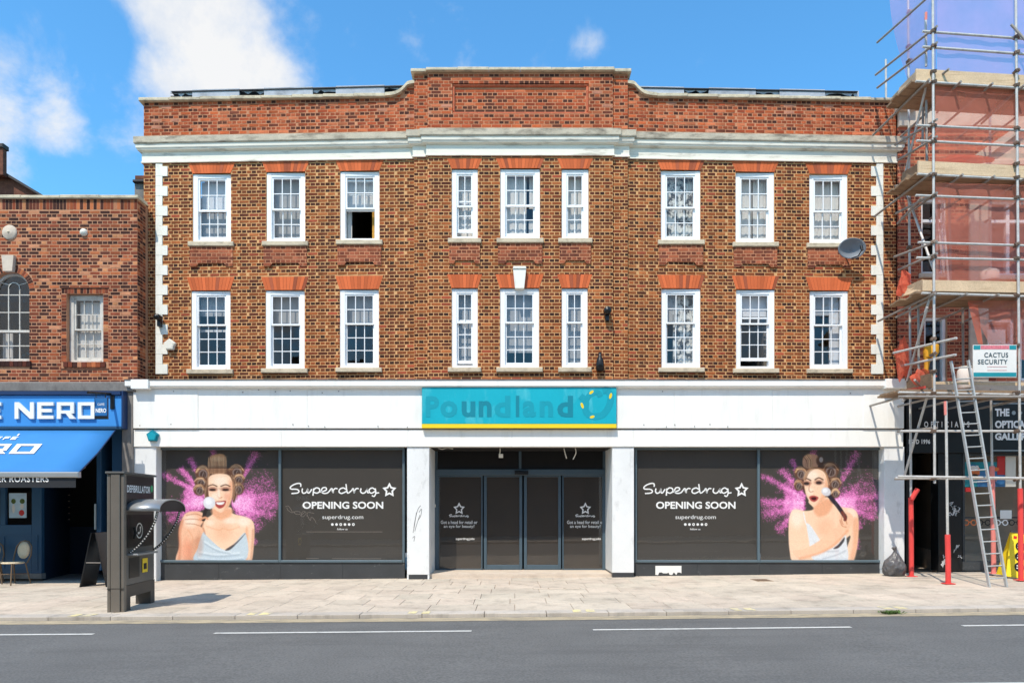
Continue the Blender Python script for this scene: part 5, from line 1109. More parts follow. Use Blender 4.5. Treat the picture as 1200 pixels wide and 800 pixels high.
def awning_letters(spec, py0, py1, slant, ink):
    for ch, x0, x1 in spec:
        m = MB()
        for poly in GL[ch]:
            m.add([on_awning(x0 + u * (x1 - x0) + slant * v, py1 - v * (py1 - py0)) for u, v in poly], [tuple(range(4))])
        m.build('letter', M[ink], aw_)
awning_letters((('O', 10.5, 40), ('R', -24, 6), ('E', -55, -28)), 520.5, 532, 10, 'lettering')
awning_letters((('E', 12, 18.5), ('F', 3, 9.5), ('F', -6, 0), ('A', -16, -9)), 512, 515.5, 4, 'lettering'); m = MB(); m.add([on_awning(20, 510.9), on_awning(22, 508.8), on_awning(24, 508.8), on_awning(21.4, 510.9)], [(0, 1, 2, 3)]); m.build('accent', M['lettering'], aw_)
# cafe front: stall riser, window, recessed door
NY = -.12
nf = MB(); g = gz(-10.3) - .03
bpx(nf, 37, 48.5, 552, 672, NY, .1, .008); bpx(nf, -200, 37, 614.5, 672, NY, .08, .008); bpx(nf, -200, 37, 503, 556, NY, .1, .006); bpx(nf, 0, 6, 556, 614.5, NY, .08, .006); bpx(nf, -120, -80, 556, 614.5, NY, .08, .006)
front = nf.build('shop_front', M['navy'], b_cafe)
pmb = MB()
for x0, x1 in ((3.5, 44), (-60, -4)):
    bpx(pmb, x0, x1, 626.5, 628, NY - .012, .02); bpx(pmb, x0, x1, 666, 667.5, NY - .012, .02); bpx(pmb, x0, x0 + 1.5, 628, 666, NY - .012, .02); bpx(pmb, x1 - 1.5, x1, 628, 666, NY - .012, .02)
pmb.build('panel_moulding', M['navy'], front); bpx(MB(), -200, 48.6, 671.5, 678, NY - .03, .15, .004).build('plinth', M['concrete'], front)
pn = link('pane', unit_pane_mesh(M['shopglass']), (PX(21.5, NY + .05), NY + .05, PZ(614.5, NY + .05)), front); pn.scale = (31 / F * 15.9, 1, 58 / F * 15.9)
pn = link('pane', unit_pane_mesh(M['shopglass']), (PX(-40, NY + .05), NY + .05, PZ(614.5, NY + .05)), front); pn.scale = (80 / F * 15.9, 1, 58 / F * 15.9)
pY = NY + .055; po = thing('drinks_poster', 'pale blue drinks poster behind the cafe window', 'poster', (PX(20.5, pY), pY + .01, PZ(606.5, pY)))
bpx(MB(), 10.5, 31, 577.5, 606.5, pY + .002, .01).build('sheet', mat('poster_sky', C(190, 218, 234), .6, .1, 5, .02), po)
for x0, y0, x1, y1, mm in ((13, 584, 18.5, 590, 'leaf'), (23, 584, 29, 590, 'leaf'), (14, 590, 17.5, 601, 'paper'), (23.5, 590, 28, 596, 'paper'), (22, 597, 28.5, 604, 'red')): 
    q = MB(); cx, cy = (x0 + x1) / 2, (y0 + y1) / 2; q.add([(PX(cx + (x1 - x0) / 2 * math.cos(t), pY), pY + .0015, PZ(cy + (y1 - y0) / 2 * math.sin(t), pY)) for t in [k * math.pi / 6 for k in range(12)]], [tuple(range(11, -1, -1))]); q.build('printed_shape', M[mm], po)
dr = MB(); dY = .75
bpx(dr, 113, 118.5, 503, 668, NY, .5, .008); bpx(dr, 131, 143, 503, 672, NY - .03, .2, .01)
dpost = dr.build('door_jamb', M['navy'], b_cafe)
MB().tube([P(111.7, 590, NY - .05), P(111.7, 620, NY - .05)], .022, 8).build('door_handle', M['hood'], dpost)
# angled inner side of the porch and the inside of the cafe
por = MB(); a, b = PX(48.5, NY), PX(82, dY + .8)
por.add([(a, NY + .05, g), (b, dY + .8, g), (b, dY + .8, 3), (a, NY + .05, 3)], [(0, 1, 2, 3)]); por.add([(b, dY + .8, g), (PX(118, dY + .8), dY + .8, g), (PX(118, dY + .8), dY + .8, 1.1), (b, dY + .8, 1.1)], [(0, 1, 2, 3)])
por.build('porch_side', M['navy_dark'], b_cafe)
MB().box(lX0 + .2, lX1 - .2, NY + .06, 3, g - .02, g + .05).build('cafe_floor', M['concrete'], b_cafe)
M['shelf_light'] = mat('shelf_light', (1, .8, .5)); M['shelf_light'].node_tree.nodes['Principled BSDF'].inputs['Emission Color'].default_value = (1, .62, .3, 1); M['shelf_light'].node_tree.nodes['Principled BSDF'].inputs['Emission Strength'].default_value = 2.2
shf = thing('pastry_shelf', 'lit shelves of pastries just inside the cafe doorway', 'shelf', (PX(66, 1.2), 1.2, PZ(612, 1.2)))
for k in range(5):
    bpx(MB(), 57, 73, 579 + k * 7.2, 580.2 + k * 7.2, 1.2, .3).build('shelf_board', M['pale_stone'], shf); bpx(MB(), 57.5, 72.5, 580.3 + k * 7.2, 580.7 + k * 7.2, 1.22, .03).build('shelf_lamp', M['shelf_light'], shf)
    for j in range(5): X, Z = PX(58.8 + j * 3.1, 1.25), PZ(577.6 + k * 7.2, 1.25); MB().lathe([(0, -.04), (.04, -.03), (.05, 0), (.035, .035), (0, .045)], (X, 1.3, Z + .01), 'z', 8).build('pastry', M['crate_brown'], shf)
# chairs on the pavement
def bistro_chair(label):
    t = thing('bistro_chair', label, 'chair', (0, 0, 0), 'bistro chairs outside the cafe'); WL[t.name] = Vector((0, 0, 0))
    MB().lathe([(0, .445), (.2, .445), (.215, .455), (.215, .47), (.19, .48), (0, .48)], n=20).build('seat', M['weave'], t)
    for sx in (-1, 1):
        for sy in (-1, 1): MB().tube([(sx * .16, sy * .16, .45), (sx * .19, sy * .2, .2), (sx * .215, sy * .235, 0)], .014).build('leg', M['bronze'], t)
    hoop = smooth_path([(-.19, .17, .45), (-.225, .24, .62), (-.2, .275, .8), (-.1, .29, .9), (0, .295, .92), (.1, .29, .9), (.2, .275, .8), (.225, .24, .62), (.19, .17, .45)], 4) if False else None
    pts = [Vector(p) for p in ((-.19, .17, .45), (-.222, .235, .62), (-.2, .272, .8), (-.11, .288, .9), (0, .292, .925), (.11, .288, .9), (.2, .272, .8), (.222, .235, .62), (.19, .17, .45))]
    MB().tube(pts, .016).build('back_frame', M['bronze'], t)
    n = 18; vs = []
    for q in (0, .5, 1):
        for k in range(n): a = 2 * math.pi * k / n; vs.append((.16 * q * math.cos(a), .25 + .11 * (q * math.sin(a) * .15), .72 + .185 * q * math.sin(a)))
    o = MB().add(vs[n - 1:n] + vs[n:], [(0, 1 + k, 1 + (k + 1) % n) for k in range(n)] + [(1 + k, 1 + n + k, 1 + n + (k + 1) % n, 1 + (k + 1) % n) for k in range(n)], True).build('back_panel', M['weave'], t)
    o.modifiers.new('t', 'SOLIDIFY').thickness = .02
    MB().tube([(-.19, -.19, .22), (.19, .19, .22)], .008).build('stretcher', M['bronze'], t)
    return t
ch = bistro_chair('cream and bronze bistro chair standing nearest the cafe doorway'); ch.location = (PX(15, -.75), -.75, gz(-10.4)); ch.rotation_euler = (0, 0, R(-14))
c2 = copy_thing(ch); c2['label'] = 'bistro chair cut off by the left edge of the photo'; c2.location = (PX(-11, -.62), -.62, gz(-10.9)); c2.rotation_euler = (0, 0, R(32))
# A board beside the doorway
X = PX(119, -1.1); g2 = gz(X); ab = thing('pavement_board', 'black folding pavement board half hidden behind the grey kiosk', 'A-board', (X, -1.1, g2))
for s in (-1, 1):
    MB().add([(X + .03 * s, -1.4, g2 + 1.12), (X + .03 * s, -.85, g2 + 1.12), (X + .26 * s, -.85, g2), (X + .26 * s, -1.4, g2), (X + .05 * s, -1.4, g2 + 1.12), (X + .05 * s, -.85, g2 + 1.12), (X + .285 * s, -.85, g2), (X + .285 * s, -1.4, g2)],
             [(0, 1, 2, 3), (7, 6, 5, 4), (0, 4, 5, 1), (1, 5, 6, 2), (2, 6, 7, 3), (3, 7, 4, 0)]).build('panel', M['black'], ab)
MB().tube([(X - .15, -1.39, g2 + .5), (X + .15, -1.39, g2 + .5)], .008).build('stay', M['galv_dark'], ab)
# roofs and stacks behind
gb = thing('gabled_house', 'dark brick gable and tall chimney rising behind the cafe roof', 'house', (PX(-10, 6), 6, 0))
pz = lambda px, py: (PX(px, 6), PZ(py, 6))
MB().prism([pz(-150, 300), pz(52, 300), pz(52, 231), pz(4, 203), pz(-70, 160), pz(-150, 205)], 6, 14).build('wall', M['dark_brick'], gb)
MB().prism([pz(55, 231.5), pz(5, 201.5), pz(-70, 156.5), pz(-70, 160), pz(5, 204.5), pz(53, 233)], 5.85, 14.1).build('roof', M['slate_roof'], gb)
MB().cham(PX(-22, 5.7), PX(3.5, 5.7), 5.7, 5.86, PZ(205, 5.7), PZ(172, 5.7), .01).build('chimney', M['dark_brick'], gb); MB().cham(PX(-23, 5.7), PX(4.5, 5.7), 5.65, 5.92, PZ(172.5, 5.65), PZ(167.5, 5.65), .02).build('chimney_cap', M['slate_roof'], gb)
st = thing('chimney_stack', 'small rendered chimney stack between the cafe roof and the tall building', 'chimney', (PX(164, 2.2), 2.2, 5))
MB().cham(PX(157.5, 2.2), PX(171, 2.2), 2.2, 2.9, 5, PZ(213, 2.2), .01).build('stack', M['concrete'], st); MB().cham(PX(155, 2.1), PX(172, 2.1), 2.1, 3, PZ(213, 2.1), PZ(210, 2.1), .015).build('cap', M['slate_roof'], st); MB().cham(PX(158, 2.3), PX(170, 2.3), 2.3, 2.8, PZ(210.2, 2.3), PZ(205.5, 2.3), .01).build('upper_course', M['dark_brick'], st)

# ------------------------------------------------------------------ the optician building on the right
RY = .15
def rx(px, d=0): return PX(px, RY - d)
def rz(py, d=0): return PZ(py, RY - d)
rX0, rX1 = XR + .012, 13.6
b_opt = thing('optician_building', 'red brick building under scaffolding with black optician shopfront', 'building', ((rX0 + rX1) / 2, RY, 0))
RZ0, RZ1 = rz(462), rz(117)
w1 = (rx(1079.5), rx(1110), rz(321), rz(232)); w2 = (rx(1157), rx(1250), rz(323), rz(234)); w3 = (rx(1083), rx(1110), rz(462), rz(371)); w4 = (rx(1157), rx(1190), rz(405), rz(373)); w5 = (rx(1196), rx(1240), rz(446), rz(373))
PI = (rx(1135), rx(1157)); holes = [w1, w2, w3, w4, w5]
def block_opt(zm):
    iv = [(h[0], h[1]) for h in holes if h[2] < zm < h[3]]
    if rz(150) < zm < rz(131.5): iv.append((rX0, rX1))
    if zm < rz(235): iv.append(PI)
    return iv
ow = MB(); wall_grid(ow, rX0, rX1, RZ0, RZ1, holes, lambda x: RY); ow = ow.build('wall', M['mortar_old'], b_opt)
r = random.Random(31); ob_ = gen_bricks(rX0, rX1, RZ0, RZ1, block_opt, lambda x: RY, PAL_RIGHT, r); lay_bricks([b for b in ob_ if b[0] < 12.6], ow, r, 200)
for i in range(3):
    a, b = rX0 + (rX1 - rX0) * i / 3, rX0 + (rX1 - rX0) * (i + 1) / 3
    MB().cham(a, b, RY - .07, RY + .01, rz(149.5), rz(132), .01).build('stone_band', M['pale_stone'], b_opt)
MB().cham(rX0 - .1, rX1, RY - .22, RY + .3, RZ1, RZ1 + .1, .02).build('coping', M['coping'], b_opt); MB().cham(rX0 - .05, rX0 + .32, RY - .2, RY + .3, rz(133), RZ1 - .001, .02).build('kneeler', M['pale_stone'], b_opt)
MB().cham(PI[0], PI[1], RY - .06, RY + .1, rz(462), rz(235), .015).build('stone_pilaster', M['pale_stone'], b_opt); MB().cham((PI[0] + PI[1]) / 2 - .015, (PI[0] + PI[1]) / 2 + .015, RY - .065, RY - .055, rz(460), rz(240)).build('pilaster_groove', M['stone'], b_opt)
MB().cham(rx(1131), rX1 - .4, RY - .14, RY + .1, rz(234.5), rz(222), .03).build('entablature', M['pale_stone'], b_opt)
ap = (rx(1197), rz(145)); bl_, br_ = (rx(1131), rz(190)), (rx(1263), rz(190))
MB().prism([bl_, (bl_[0] + .32, bl_[1]), (ap[0], ap[1] - .16), (br_[0] - .32, br_[1]), br_, ap], RY - .16, RY + .02).build('pediment', M['pale_stone'], b_opt); MB().prism([(bl_[0] + .2, bl_[1] - .02), (br_[0] - .2, bl_[1] - .02), (ap[0], ap[1] - .1)], RY - .04, RY + .02).build('tympanum', M['pale_stone'], b_opt); MB().cham(bl_[0], br_[0], RY - .15, RY + .02, bl_[1] - .14, bl_[1] - .002, .02).build('pediment_base', M['pale_stone'], b_opt)
def casement(h, mulls, trans, label=None):
    x0, x1, z0, z1 = h; m = MB(); y = RY + .06; fw = .07
    m.cham(x0, x0 + fw, y, y + .1, z0, z1, .006); m.cham(x1 - fw, x1, y, y + .1, z0, z1, .006); m.cham(x0 + fw, x1 - fw, y, y + .1, z0, z0 + fw, .006); m.cham(x0 + fw, x1 - fw, y, y + .1, z1 - fw, z1, .006)
    xs = [x0 + fw] + [q for q in mulls] + [x1 - fw]; zs = [z0 + fw] + list(trans) + [z1 - fw]
    for q in mulls: m.cham(q - .04, q + .04, y + .005, y + .095, z0 + fw, z1 - fw, .006)
    for t in trans:
        for a, b in zip(xs, xs[1:]): m.cham(a + (.04 if a in mulls else 0), b - (.04 if b in mulls else 0), y + .008, y + .09, t - .035, t + .035, .005)
    o = m.build('window', M['upvc'], b_opt)
    for a, b in zip(xs, xs[1:]):
        for p, q in zip(zs, zs[1:]): pane(a, b, p, q, y + .05, M['glass'], o)
    if label: o['label'] = label
    return o
casement(w1, [], [rz(257.5)]); casement(w2, [rx(1183.5), rx(1218)], [rz(258)]); casement(w3, [], [], 'tall window with white frame behind yellow overalls on the scaffold'); casement(w4, [], []); casement(w5, [], [])
for h in (w1, w2): MB().cham(h[0] - .06, h[1] + .06, RY - .08, RY + .06, h[2] - .1, h[2] - .002, .012).build('sill', M['pale_stone'], b_opt)
os_ = MB(); os_.box(rX0, rX1, 4.2, 4.3, -.2, RZ1); os_.box(rX0, rX0 + .1, RY + .3, 4.2, -.2, RZ1); os_.box(rX1 - .1, rX1, RY + .25, 4.2, -.2, RZ1); os_.box(rX0 + .1, rX1 - .1, RY + .26, 4.2, RZ0 - .2, RZ0 - .02); os_.box(rX0 + .1, rX1 - .1, RY + .26, 4.2, RZ1 - .1, RZ1 - .01); os_.box(rX0 + .1, rX1 - .1, RY + .3, 4.2, 6.2, 6.3)
os_.build('rooms', M['dark'], b_opt)
MB().cham(rX0, rX1, RY - .32, RY + .05, rz(461), rz(449.5), .02).build('stone_ledge', M['pale_stone'], b_opt)
SY = -.02
osf = thing('optician_sign', 'black optician fascia with spaced white lettering', 'sign', (PX(1130, SY), SY, PZ(532, SY)))
MB().cham(rX0 + .1, PX(1161, SY), SY, RY, PZ(530.5, SY), PZ(466, SY), .006).build('fascia_board', M['black'], osf); MB().cham(PX(1162, SY), rX1, SY - .03, RY, PZ(530.5, SY), PZ(466, SY), .006).build('fascia_board', M['black'], osf)
for y0 in (472, 527): bpx(MB(), 1164, 1260, y0, y0 + 1.2, SY - .034, .006).build('rule_line', M['hood'], osf)
def tx(s, x0, x1, y0, y1, m='lettering', bold=.02, Y=None, par=osf, sp=1.0): Yq = SY - .034 if Y is None else Y; return lettering(s, PX(x0, Yq), PX(x1, Yq), PZ(y1, Yq), PZ(y0, Yq), Yq, M[m], par, bold, sp)
tx('OPTICIANS', 1083, 1136, 493.5, 500.5, Y=SY - .003, sp=1.9); tx('ESTD 1996', 1065, 1090, 514.5, 520, Y=SY - .003, bold=.03, sp=1.1)
tx('THE', 1166, 1183, 478.5, 487.5, bold=.05); tx('OPTICAL', 1166, 1206, 492.5, 501.5, bold=.05); tx('GALLERY', 1166, 1210, 507, 515.5, bold=.05)
dt = MB(); 
for cx in (1188, 1195.5): dt.add([(PX(cx + 2.4 * math.cos(t), SY - .034), SY - .034, PZ(483.5 + 2.4 * math.sin(t), SY - .034)) for t in [-k * math.pi / 7 for k in range(14)]], [tuple(range(14))])
dt.build('dot', M['hood'], osf)
# shop front: doorway, pier, window
OY = .12; go = gz(9.5) - .03
m = MB(); bpx(m, 1062, 1066.5, 531, 672, OY - .05, .4); bpx(m, 1100, 1127.5, 531, 668.5, OY - .1, .3, .01); fr_ = m.build('shop_pier', M['black'], b_opt)
gm = MB()
for k in range(26):
    px, py = (rng.uniform(1112, 1126), rng.uniform(590, 602)) if k < 13 else ((rng.uniform(1116, 1126), rng.uniform(636, 656)) if k < 18 else (rng.uniform(1103, 1108), rng.uniform(650, 664)))
    ribbon(gm, [(PX(px + rng.uniform(-3, 3), OY - .104), PZ(py + rng.uniform(-3, 3), OY - .104)) for _ in range(4)], .02, OY - .104 - k * .0001)
gm.build('graffiti', M['graffiti'], fr_)
m = MB(); a, b = PX(1070, .3), PX(1098, .1); ya, yb = 2.0, .15
m.add([(PX(1098.5, .1), .1, go), (PX(1073, 2.6), 2.6, go), (PX(1073, 2.6), 2.6, 2.9), (PX(1098.5, .1), .1, 2.9)], [(0, 1, 2, 3)]); m.build('porch_side', mat('porch_brown', C(150, 132, 112), .7, .1, 3, .05), b_opt)
m = MB(); m.add([(PX(1098.2, .1) - .01, .1, go), (PX(1073.2, 2.55) - .012, 2.55, go), (PX(1073.2, 2.55) - .012, 2.55, go + .5), (PX(1098.2, .1) - .01, .1, go + .5)], [(0, 1, 2, 3)]); m.build('stall_riser', M['pale_stone'], b_opt)
m = MB(); m.box(PX(1062, 2.7), PX(1092, 2.7), 2.65, 2.75, go, 2.9); m.build('inner_door', M['vinyl_door'], b_opt); MB().box(PX(1064, 2.6), PX(1070, 2.6), 2.6, 2.64, go + .1, 2.0).build('door_leaf', M['black'], b_opt)
m = MB(); bpx(m, 1128, 1131, 531, 660, OY - .04, .1, .006); bpx(m, 1128, 1262, 657.5, 668, OY - .06, .12, .006); bpx(m, 1131, 1262, 531, 534, OY - .04, .1, .006); bpx(m, 1206, 1209, 534, 657.5, OY - .04, .1, .006)
ofr = m.build('display_window', M['plinth'], b_opt)
for x0, x1 in ((1131, 1206), (1209, 1262)):
    pn = link('pane', unit_pane_mesh(M['shopglass']), (PX((x0 + x1) / 2, OY), OY, PZ(657.5, OY)), ofr); pn.scale = ((x1 - x0) / F * (DC + OY), 1, 123.5 / F * (DC + OY))
MB().box(PX(1128, 1.3), PX(1262, 1.3), 1.25, 1.3, go, 3.2).build('display_backing', mat('display_backing', C(140, 128, 112), .8, .15, 2, .05), ofr)
GY = OY - .004
def stick(x0, x1, y0, y1, m, n='decal', Y=GY): return MB().box(PX(x0, Y), PX(x1, Y), Y - .002, Y, PZ(y1, Y), PZ(y0, Y)).build(n, M[m], ofr)
pz_ = OY + .05
for x0, x1, y0, y1, mm in ((1131, 1178, 541, 570, 'teal_print'), (1146, 1178, 552, 570, 'sky_print'), (1169, 1178, 526 + 8, 556, 'red'), (1136, 1148, 548, 556, 'orange'), (1178, 1190, 534, 570, 'cream'), (1131, 1140, 571, 576, 'red')): 
    q = pz_ + .002 * [(1131, 1178), (1146, 1178), (1169, 1178), (1136, 1148), (1178, 1190), (1131, 1140)].index((x0, x1)); MB().box(PX(x0, q), PX(x1, q), OY + .07 - .006 * [(1131, 1178), (1146, 1178), (1169, 1178), (1136, 1148), (1178, 1190), (1131, 1140)].index((x0, x1)), OY + .08, PZ(y1, q), PZ(y0, q)).build('window_print', M[mm], ofr)
eye = MB(); rr = random.Random(4)
for k in range(7): cx, cy = rr.uniform(1134, 1176), rr.uniform(545, 568); w_ = rr.uniform(3, 6); eye.add([(PX(cx + w_ * math.cos(t), OY), OY + .02 - k * .001, PZ(cy + w_ * .6 * math.sin(t), OY)) for t in [-j * math.pi / 6 for j in range(12)]], [tuple(range(12))], mi=k % 4)
eye.build('printed_eye', [M['paper'], M['sky_print'], M['orange'], M['black']], ofr)
tx('WE LOVE', 1136, 1150, 537, 540, Y=GY, par=ofr, bold=.0) if False else None
stick(1172, 1185.5, 597.5, 607.5, 'paper', 'notice'); stick(1131, 1200, 605, 607, 'plinth', 'glazing_strip', OY + .03)
for cx, mm in ((1136.5, 'orange'), (1153, 'black'), (1173.5, 'lettering'), (1190, 'black')):
    gl_ = MB()
    for dx in (-4.4, 4.4): ribbon(gl_, [(PX(cx + dx + 3 * math.cos(t), GY), PZ(612 + 3 * math.sin(t), GY)) for t in [k * math.pi / 8 for k in range(16)]], .022, GY - .003, True)
    ribbon(gl_, [(PX(cx - 1.6, GY), PZ(611.4, GY)), (PX(cx + 1.6, GY), PZ(611.4, GY))], .02, GY - .0034); ribbon(gl_, [(PX(cx - 9.5, GY), PZ(610, GY)), (PX(cx - 7.3, GY), PZ(611, GY))], .02, GY - .0036)
    gl_.build('spectacle_decal', M[mm], ofr)

# ------------------------------------------------------------------ scaffold
FRT, REAR, MID = -2.0, -.8, -1.4
scf = thing('scaffold', 'galvanised tube scaffold with timber boards in front of the red brick building', 'scaffold', (PX(1130, FRT), FRT, 0))
TR = .0242
def tube(name, pts, m='galv', rr=TR): return MB().tube([P(*p) for p in pts], rr, 9).build(name, M[m], scf)
cj = MB()
def joint(px, py, Y):
    q = P(px, py, Y); k = 'coupler'
    if k not in MESHES:
        b = MB(); b.box(-.045, .045, -.05, .05, -.03, .03); b.tube([(0, -.06, 0), (.0, .06, 0)], .022, 6); b.tube([(-.055, 0, 0), (.055, 0, 0)], .018, 6); me = bpy.data.meshes.new('coupler'); me.from_pydata(b.v, [], b.f); me.materials.append(M['coupler']); MESHES[k] = me
    o = link('coupler', MESHES[k], q, scf); o.rotation_euler = (rng.uniform(-.4, .4), rng.uniform(-.4, .4), rng.uniform(-.4, .4)); return o
def wrapped(px0, px1, py0, pyt, pyb, Y, wrap, wt):
    o = tube('standard', [(px0, py0, Y), (px1, pyb, Y)]); q0, q1 = P(px1 + (px0 - px1) * (pyb - wt) / (pyb - py0), wt, Y), P(px1, pyb - .5, Y)
    MB().tube([q0, (q0 + q1) / 2 + Vector((.004, 0, 0)), q1], .048, 12).build('foam_wrap', M[wrap], o)
    MB().cham(q1.x - .09, q1.x + .09, q1.y - .09, q1.y + .09, q1.z - .004, q1.z + .012, .004).build('base_plate', M[wrap], o); return o
wrapped(1064, 1068, -40, 0, 675.5, REAR, 'red_wrap', 583); wrapped(1108.5, 1111.2, 470, 0, 684, -2.35, 'red_wrap', 626); wrapped(1161, 1164.5, 455, 0, 672, -.85, 'pink_wrap', 546); wrapped(1190, 1196.5, -40, 0, 680, FRT, 'red_wrap', 572)
wrapped(1256, 1262, -40, 0, 676, REAR, 'red_wrap', 583)
tube('standard', [(1093, -40, FRT), (1095.3, 566, FRT)]); tube('standard', [(1084.8, 15, FRT + .3), (1085.3, 78, FRT + .3)]); tube('standard', [(1038, 70, .9), (1038.3, 117, .9)]); tube('standard', [(1160, 120, REAR), (1160.5, 332, REAR)])
MB().tube([P(1085, 15, FRT + .3), P(1085, 24, FRT + .3)], .027, 9).build('painted_end', M['pink_wrap'], scf)
MB().tube([P(1107.6, 470, -2.35), P(1108, 486, -2.35)], .0262, 9).build('painted_end', M['pink_wrap'], scf)
MB().tube([P(1068, 585, REAR - .06), P(1075.5, 572.5, REAR - .1)], .05, 10).build('bent_wrap', M['red_wrap'], scf)
for p, q, Y in (((1085.5, 118), (1086.5, 212), FRT + .35), ((1082, 126), (1081, 170), MID), ((1112, 214), (1114, 330), REAR), ((1097.5, 205), (1098.5, 345), MID), ((1128, 350), (1129, 462), REAR), ((1076, 350), (1077, 462), MID)): tube('standard', [(*p, Y), (*q, Y)], 'galv_dark')
for a, b in (((1080, 232, FRT + .1), (1052, 262, REAR)), ((1050, 372, REAR), (1096, 348, FRT)), ((1098, 345, FRT + .1), (1130, 352, REAR)), ((1190, 108, FRT + .1), (1150, 145, REAR)), ((1190, 345, FRT), (1212, 362, MID)), ((1120, 99, FRT + .1), (1098, 132, REAR)), ((1072, 445, FRT), (1086, 462, MID)), ((1058, 470, FRT), (1066, 462, REAR))): tube('brace', [a, b], 'galv_dark')
# side rails at the top, running back over the neighbouring roof
def back(px, py, Ya, dx, dy, Yb): return [(px, py, Ya), (dx, dy, Yb)]
for a, b in (((1092, -7), (1028, 50)), ((1098, 31), (1026, 88)), ((1098, 50), (1028, 103))): tube('guard_rail', [(a[0], a[1], FRT - .1), (b[0], b[1], -.1)], 'galv_dark')
for y0, y1, x0 in ((37, 44.5, 1081), (55, 62.5, 1081)): tube('guard_rail', [(x0, y0, FRT + .03), (1270, y0 + (y1 - y0) * 1.85, FRT + .03)])
for y0, y1, x0, nm in ((95.5, 103, 1073, 'ledger'), (147, 152.5, 1074, 'guard_rail'), (165, 171, 1074, 'guard_rail'), (204, 210, 1075, 'ledger'), (229, 233.5, 1073, 'ledger'), (284, 287.5, 1076, 'guard_rail'), (302, 304.5, 1074, 'guard_rail'), (343.5, 347, 1080, 'ledger'), (459.5, 462, 1053, 'ledger'), (505, 505, 1055, 'ledger'), (560, 560.5, 1049, 'ledger')):
    tube(nm, [(x0, y0, FRT + .03), (1270, y0 + (y1 - y0) * 1.7, FRT + .03)])
for y0, y1 in ((113, 118), (221, 224), (352, 352), (464, 466)): tube('ledger', [(1060, y0, REAR), (1270, y1, REAR)], 'galv_dark')
tube('ledger', [(1053, 464.5, FRT - .3), (1270, 465, FRT - .3)], 'galv_dark'); tube('ledger', [(1052, 558, -2.36), (1270, 561, -2.36)]); 
tube('guard_rail', [(1047, 413.5, -.9), (1121, 396, -2.4)]); tube('guard_rail', [(1056, 428.5, -.9), (1120, 415.5, -2.4)])
tube('guard_rail', [(1185, 29, FRT - .05), (1215, 62, FRT - .2)], 'galv_dark')
for a, b in (((1048, 301, REAR), (1098, 283, FRT - .1)), ((1053, 316, REAR), (1098, 297, FRT - .1)), ((1051, 131, REAR), (1112, 81, FRT - .1)), ((1052, 188, REAR), (1098, 160, FRT - .1)), ((1049, 170, REAR), (1098, 140, FRT - .1)), ((1050, 250, REAR), (1098, 226, FRT - .1)), ((1049, 218, REAR), (1067, 217, REAR)), ((1052, 505.5, REAR), (1098, 501, FRT)), ((1049, 561, -1), (1100, 559, FRT))): tube('transom', [a, b], 'galv_dark')
for a, b in (((1089, 86, FRT + .1), (1058, 215, REAR)), ((1060, 219, REAR), (1094, 316, FRT + .1)), ((1086.5, 360, FRT + .1), (1063, 446, REAR - .1)), ((1093.5, 440, FRT + .1), (1059, 560, REAR - .1)), ((1093, 340, FRT + .1), (1084, 366, FRT + .25)), ((1102, 210, MID), (1112, 338, MID)), ((1095, 230, MID), (1106, 320, MID))): tube('brace', [a, b])
MB().tube([P(1102, 208, MID - .02), P(1103.5, 226, MID - .02)], .03, 9).build('painted_end', M['pink_wrap'], scf)
for px, ys, Y in ((1093.6, (37, 55, 84, 96, 148, 166, 205, 230, 284, 302, 344, 397, 415, 435, 460, 505, 560), FRT + .01), (1191, (44, 62, 84, 100, 151, 169, 192, 208, 232, 287, 303, 346, 405, 460, 505, 561), FRT + .01), (1065.5, (15, 55, 72, 97, 113, 217, 290, 337, 352, 440, 447), REAR - .03)):
    for y in ys: joint(px, y, Y)
# boards: four to a lift, with a toe board
def lift(x0, x1, ya, yb, toe0, toe1, tx0, w='timber_old'):
    for k in range(4):
        Y = FRT + .06 + k * .235; z = PZ(ya, FRT) + .03; sl_ = (PZ(yb, FRT) - PZ(ya, FRT)) / (PX(1190, FRT) - PX(1080, FRT)); xa, xb = PX(x0, FRT) + rng.uniform(-.08, .05), PX(x1, FRT)
        MB().add([(xa, Y, z), (xb, Y, z + sl_ * (xb - xa)), (xb, Y + .225, z + sl_ * (xb - xa)), (xa, Y + .225, z), (xa, Y, z + .038), (xb, Y, z + .038 + sl_ * (xb - xa)), (xb, Y + .225, z + .038 + sl_ * (xb - xa)), (xa, Y + .225, z + .038)],
                 [(0, 3, 2, 1), (4, 5, 6, 7), (0, 1, 5, 4), (1, 2, 6, 5), (2, 3, 7, 6), (3, 0, 4, 7)]).build('scaffold_board', M[w], scf)
    if toe0:
        xa, xb = PX(tx0, FRT), PX(x1, FRT); Y = FRT + .012; c = [(xa, PZ(toe1, FRT)), (xb, PZ(toe1, FRT) + sl_ * (xb - xa)), (xb, PZ(toe0, FRT) + sl_ * (xb - xa)), (xa, PZ(toe0, FRT))]
        MB().prism(c, Y + .03, Y + .068).build('toe_board', M['timber'], scf)
    xa = PX(x0, FRT)
    for k in range(5):
        X = xa + .2 + k * .62; z = PZ(ya, FRT) - .005 + ((PZ(yb, FRT) - PZ(ya, FRT)) / 1.85) * (X - xa)
        MB().tube([(X + .05, FRT - .12, z - .02), (X, REAR + .75, z - .02)], TR, 8).build('transom', M['galv_dark'], scf)
lift(1070, 1265, 95.5, 102, 79, 92.5, 1075); lift(1072, 1265, 204, 209.5, 187, 201, 1077.5); lift(1077, 1265, 344, 346, 327, 340, 1083); lift(1058, 1265, 459, 461, 0, 0, 0)
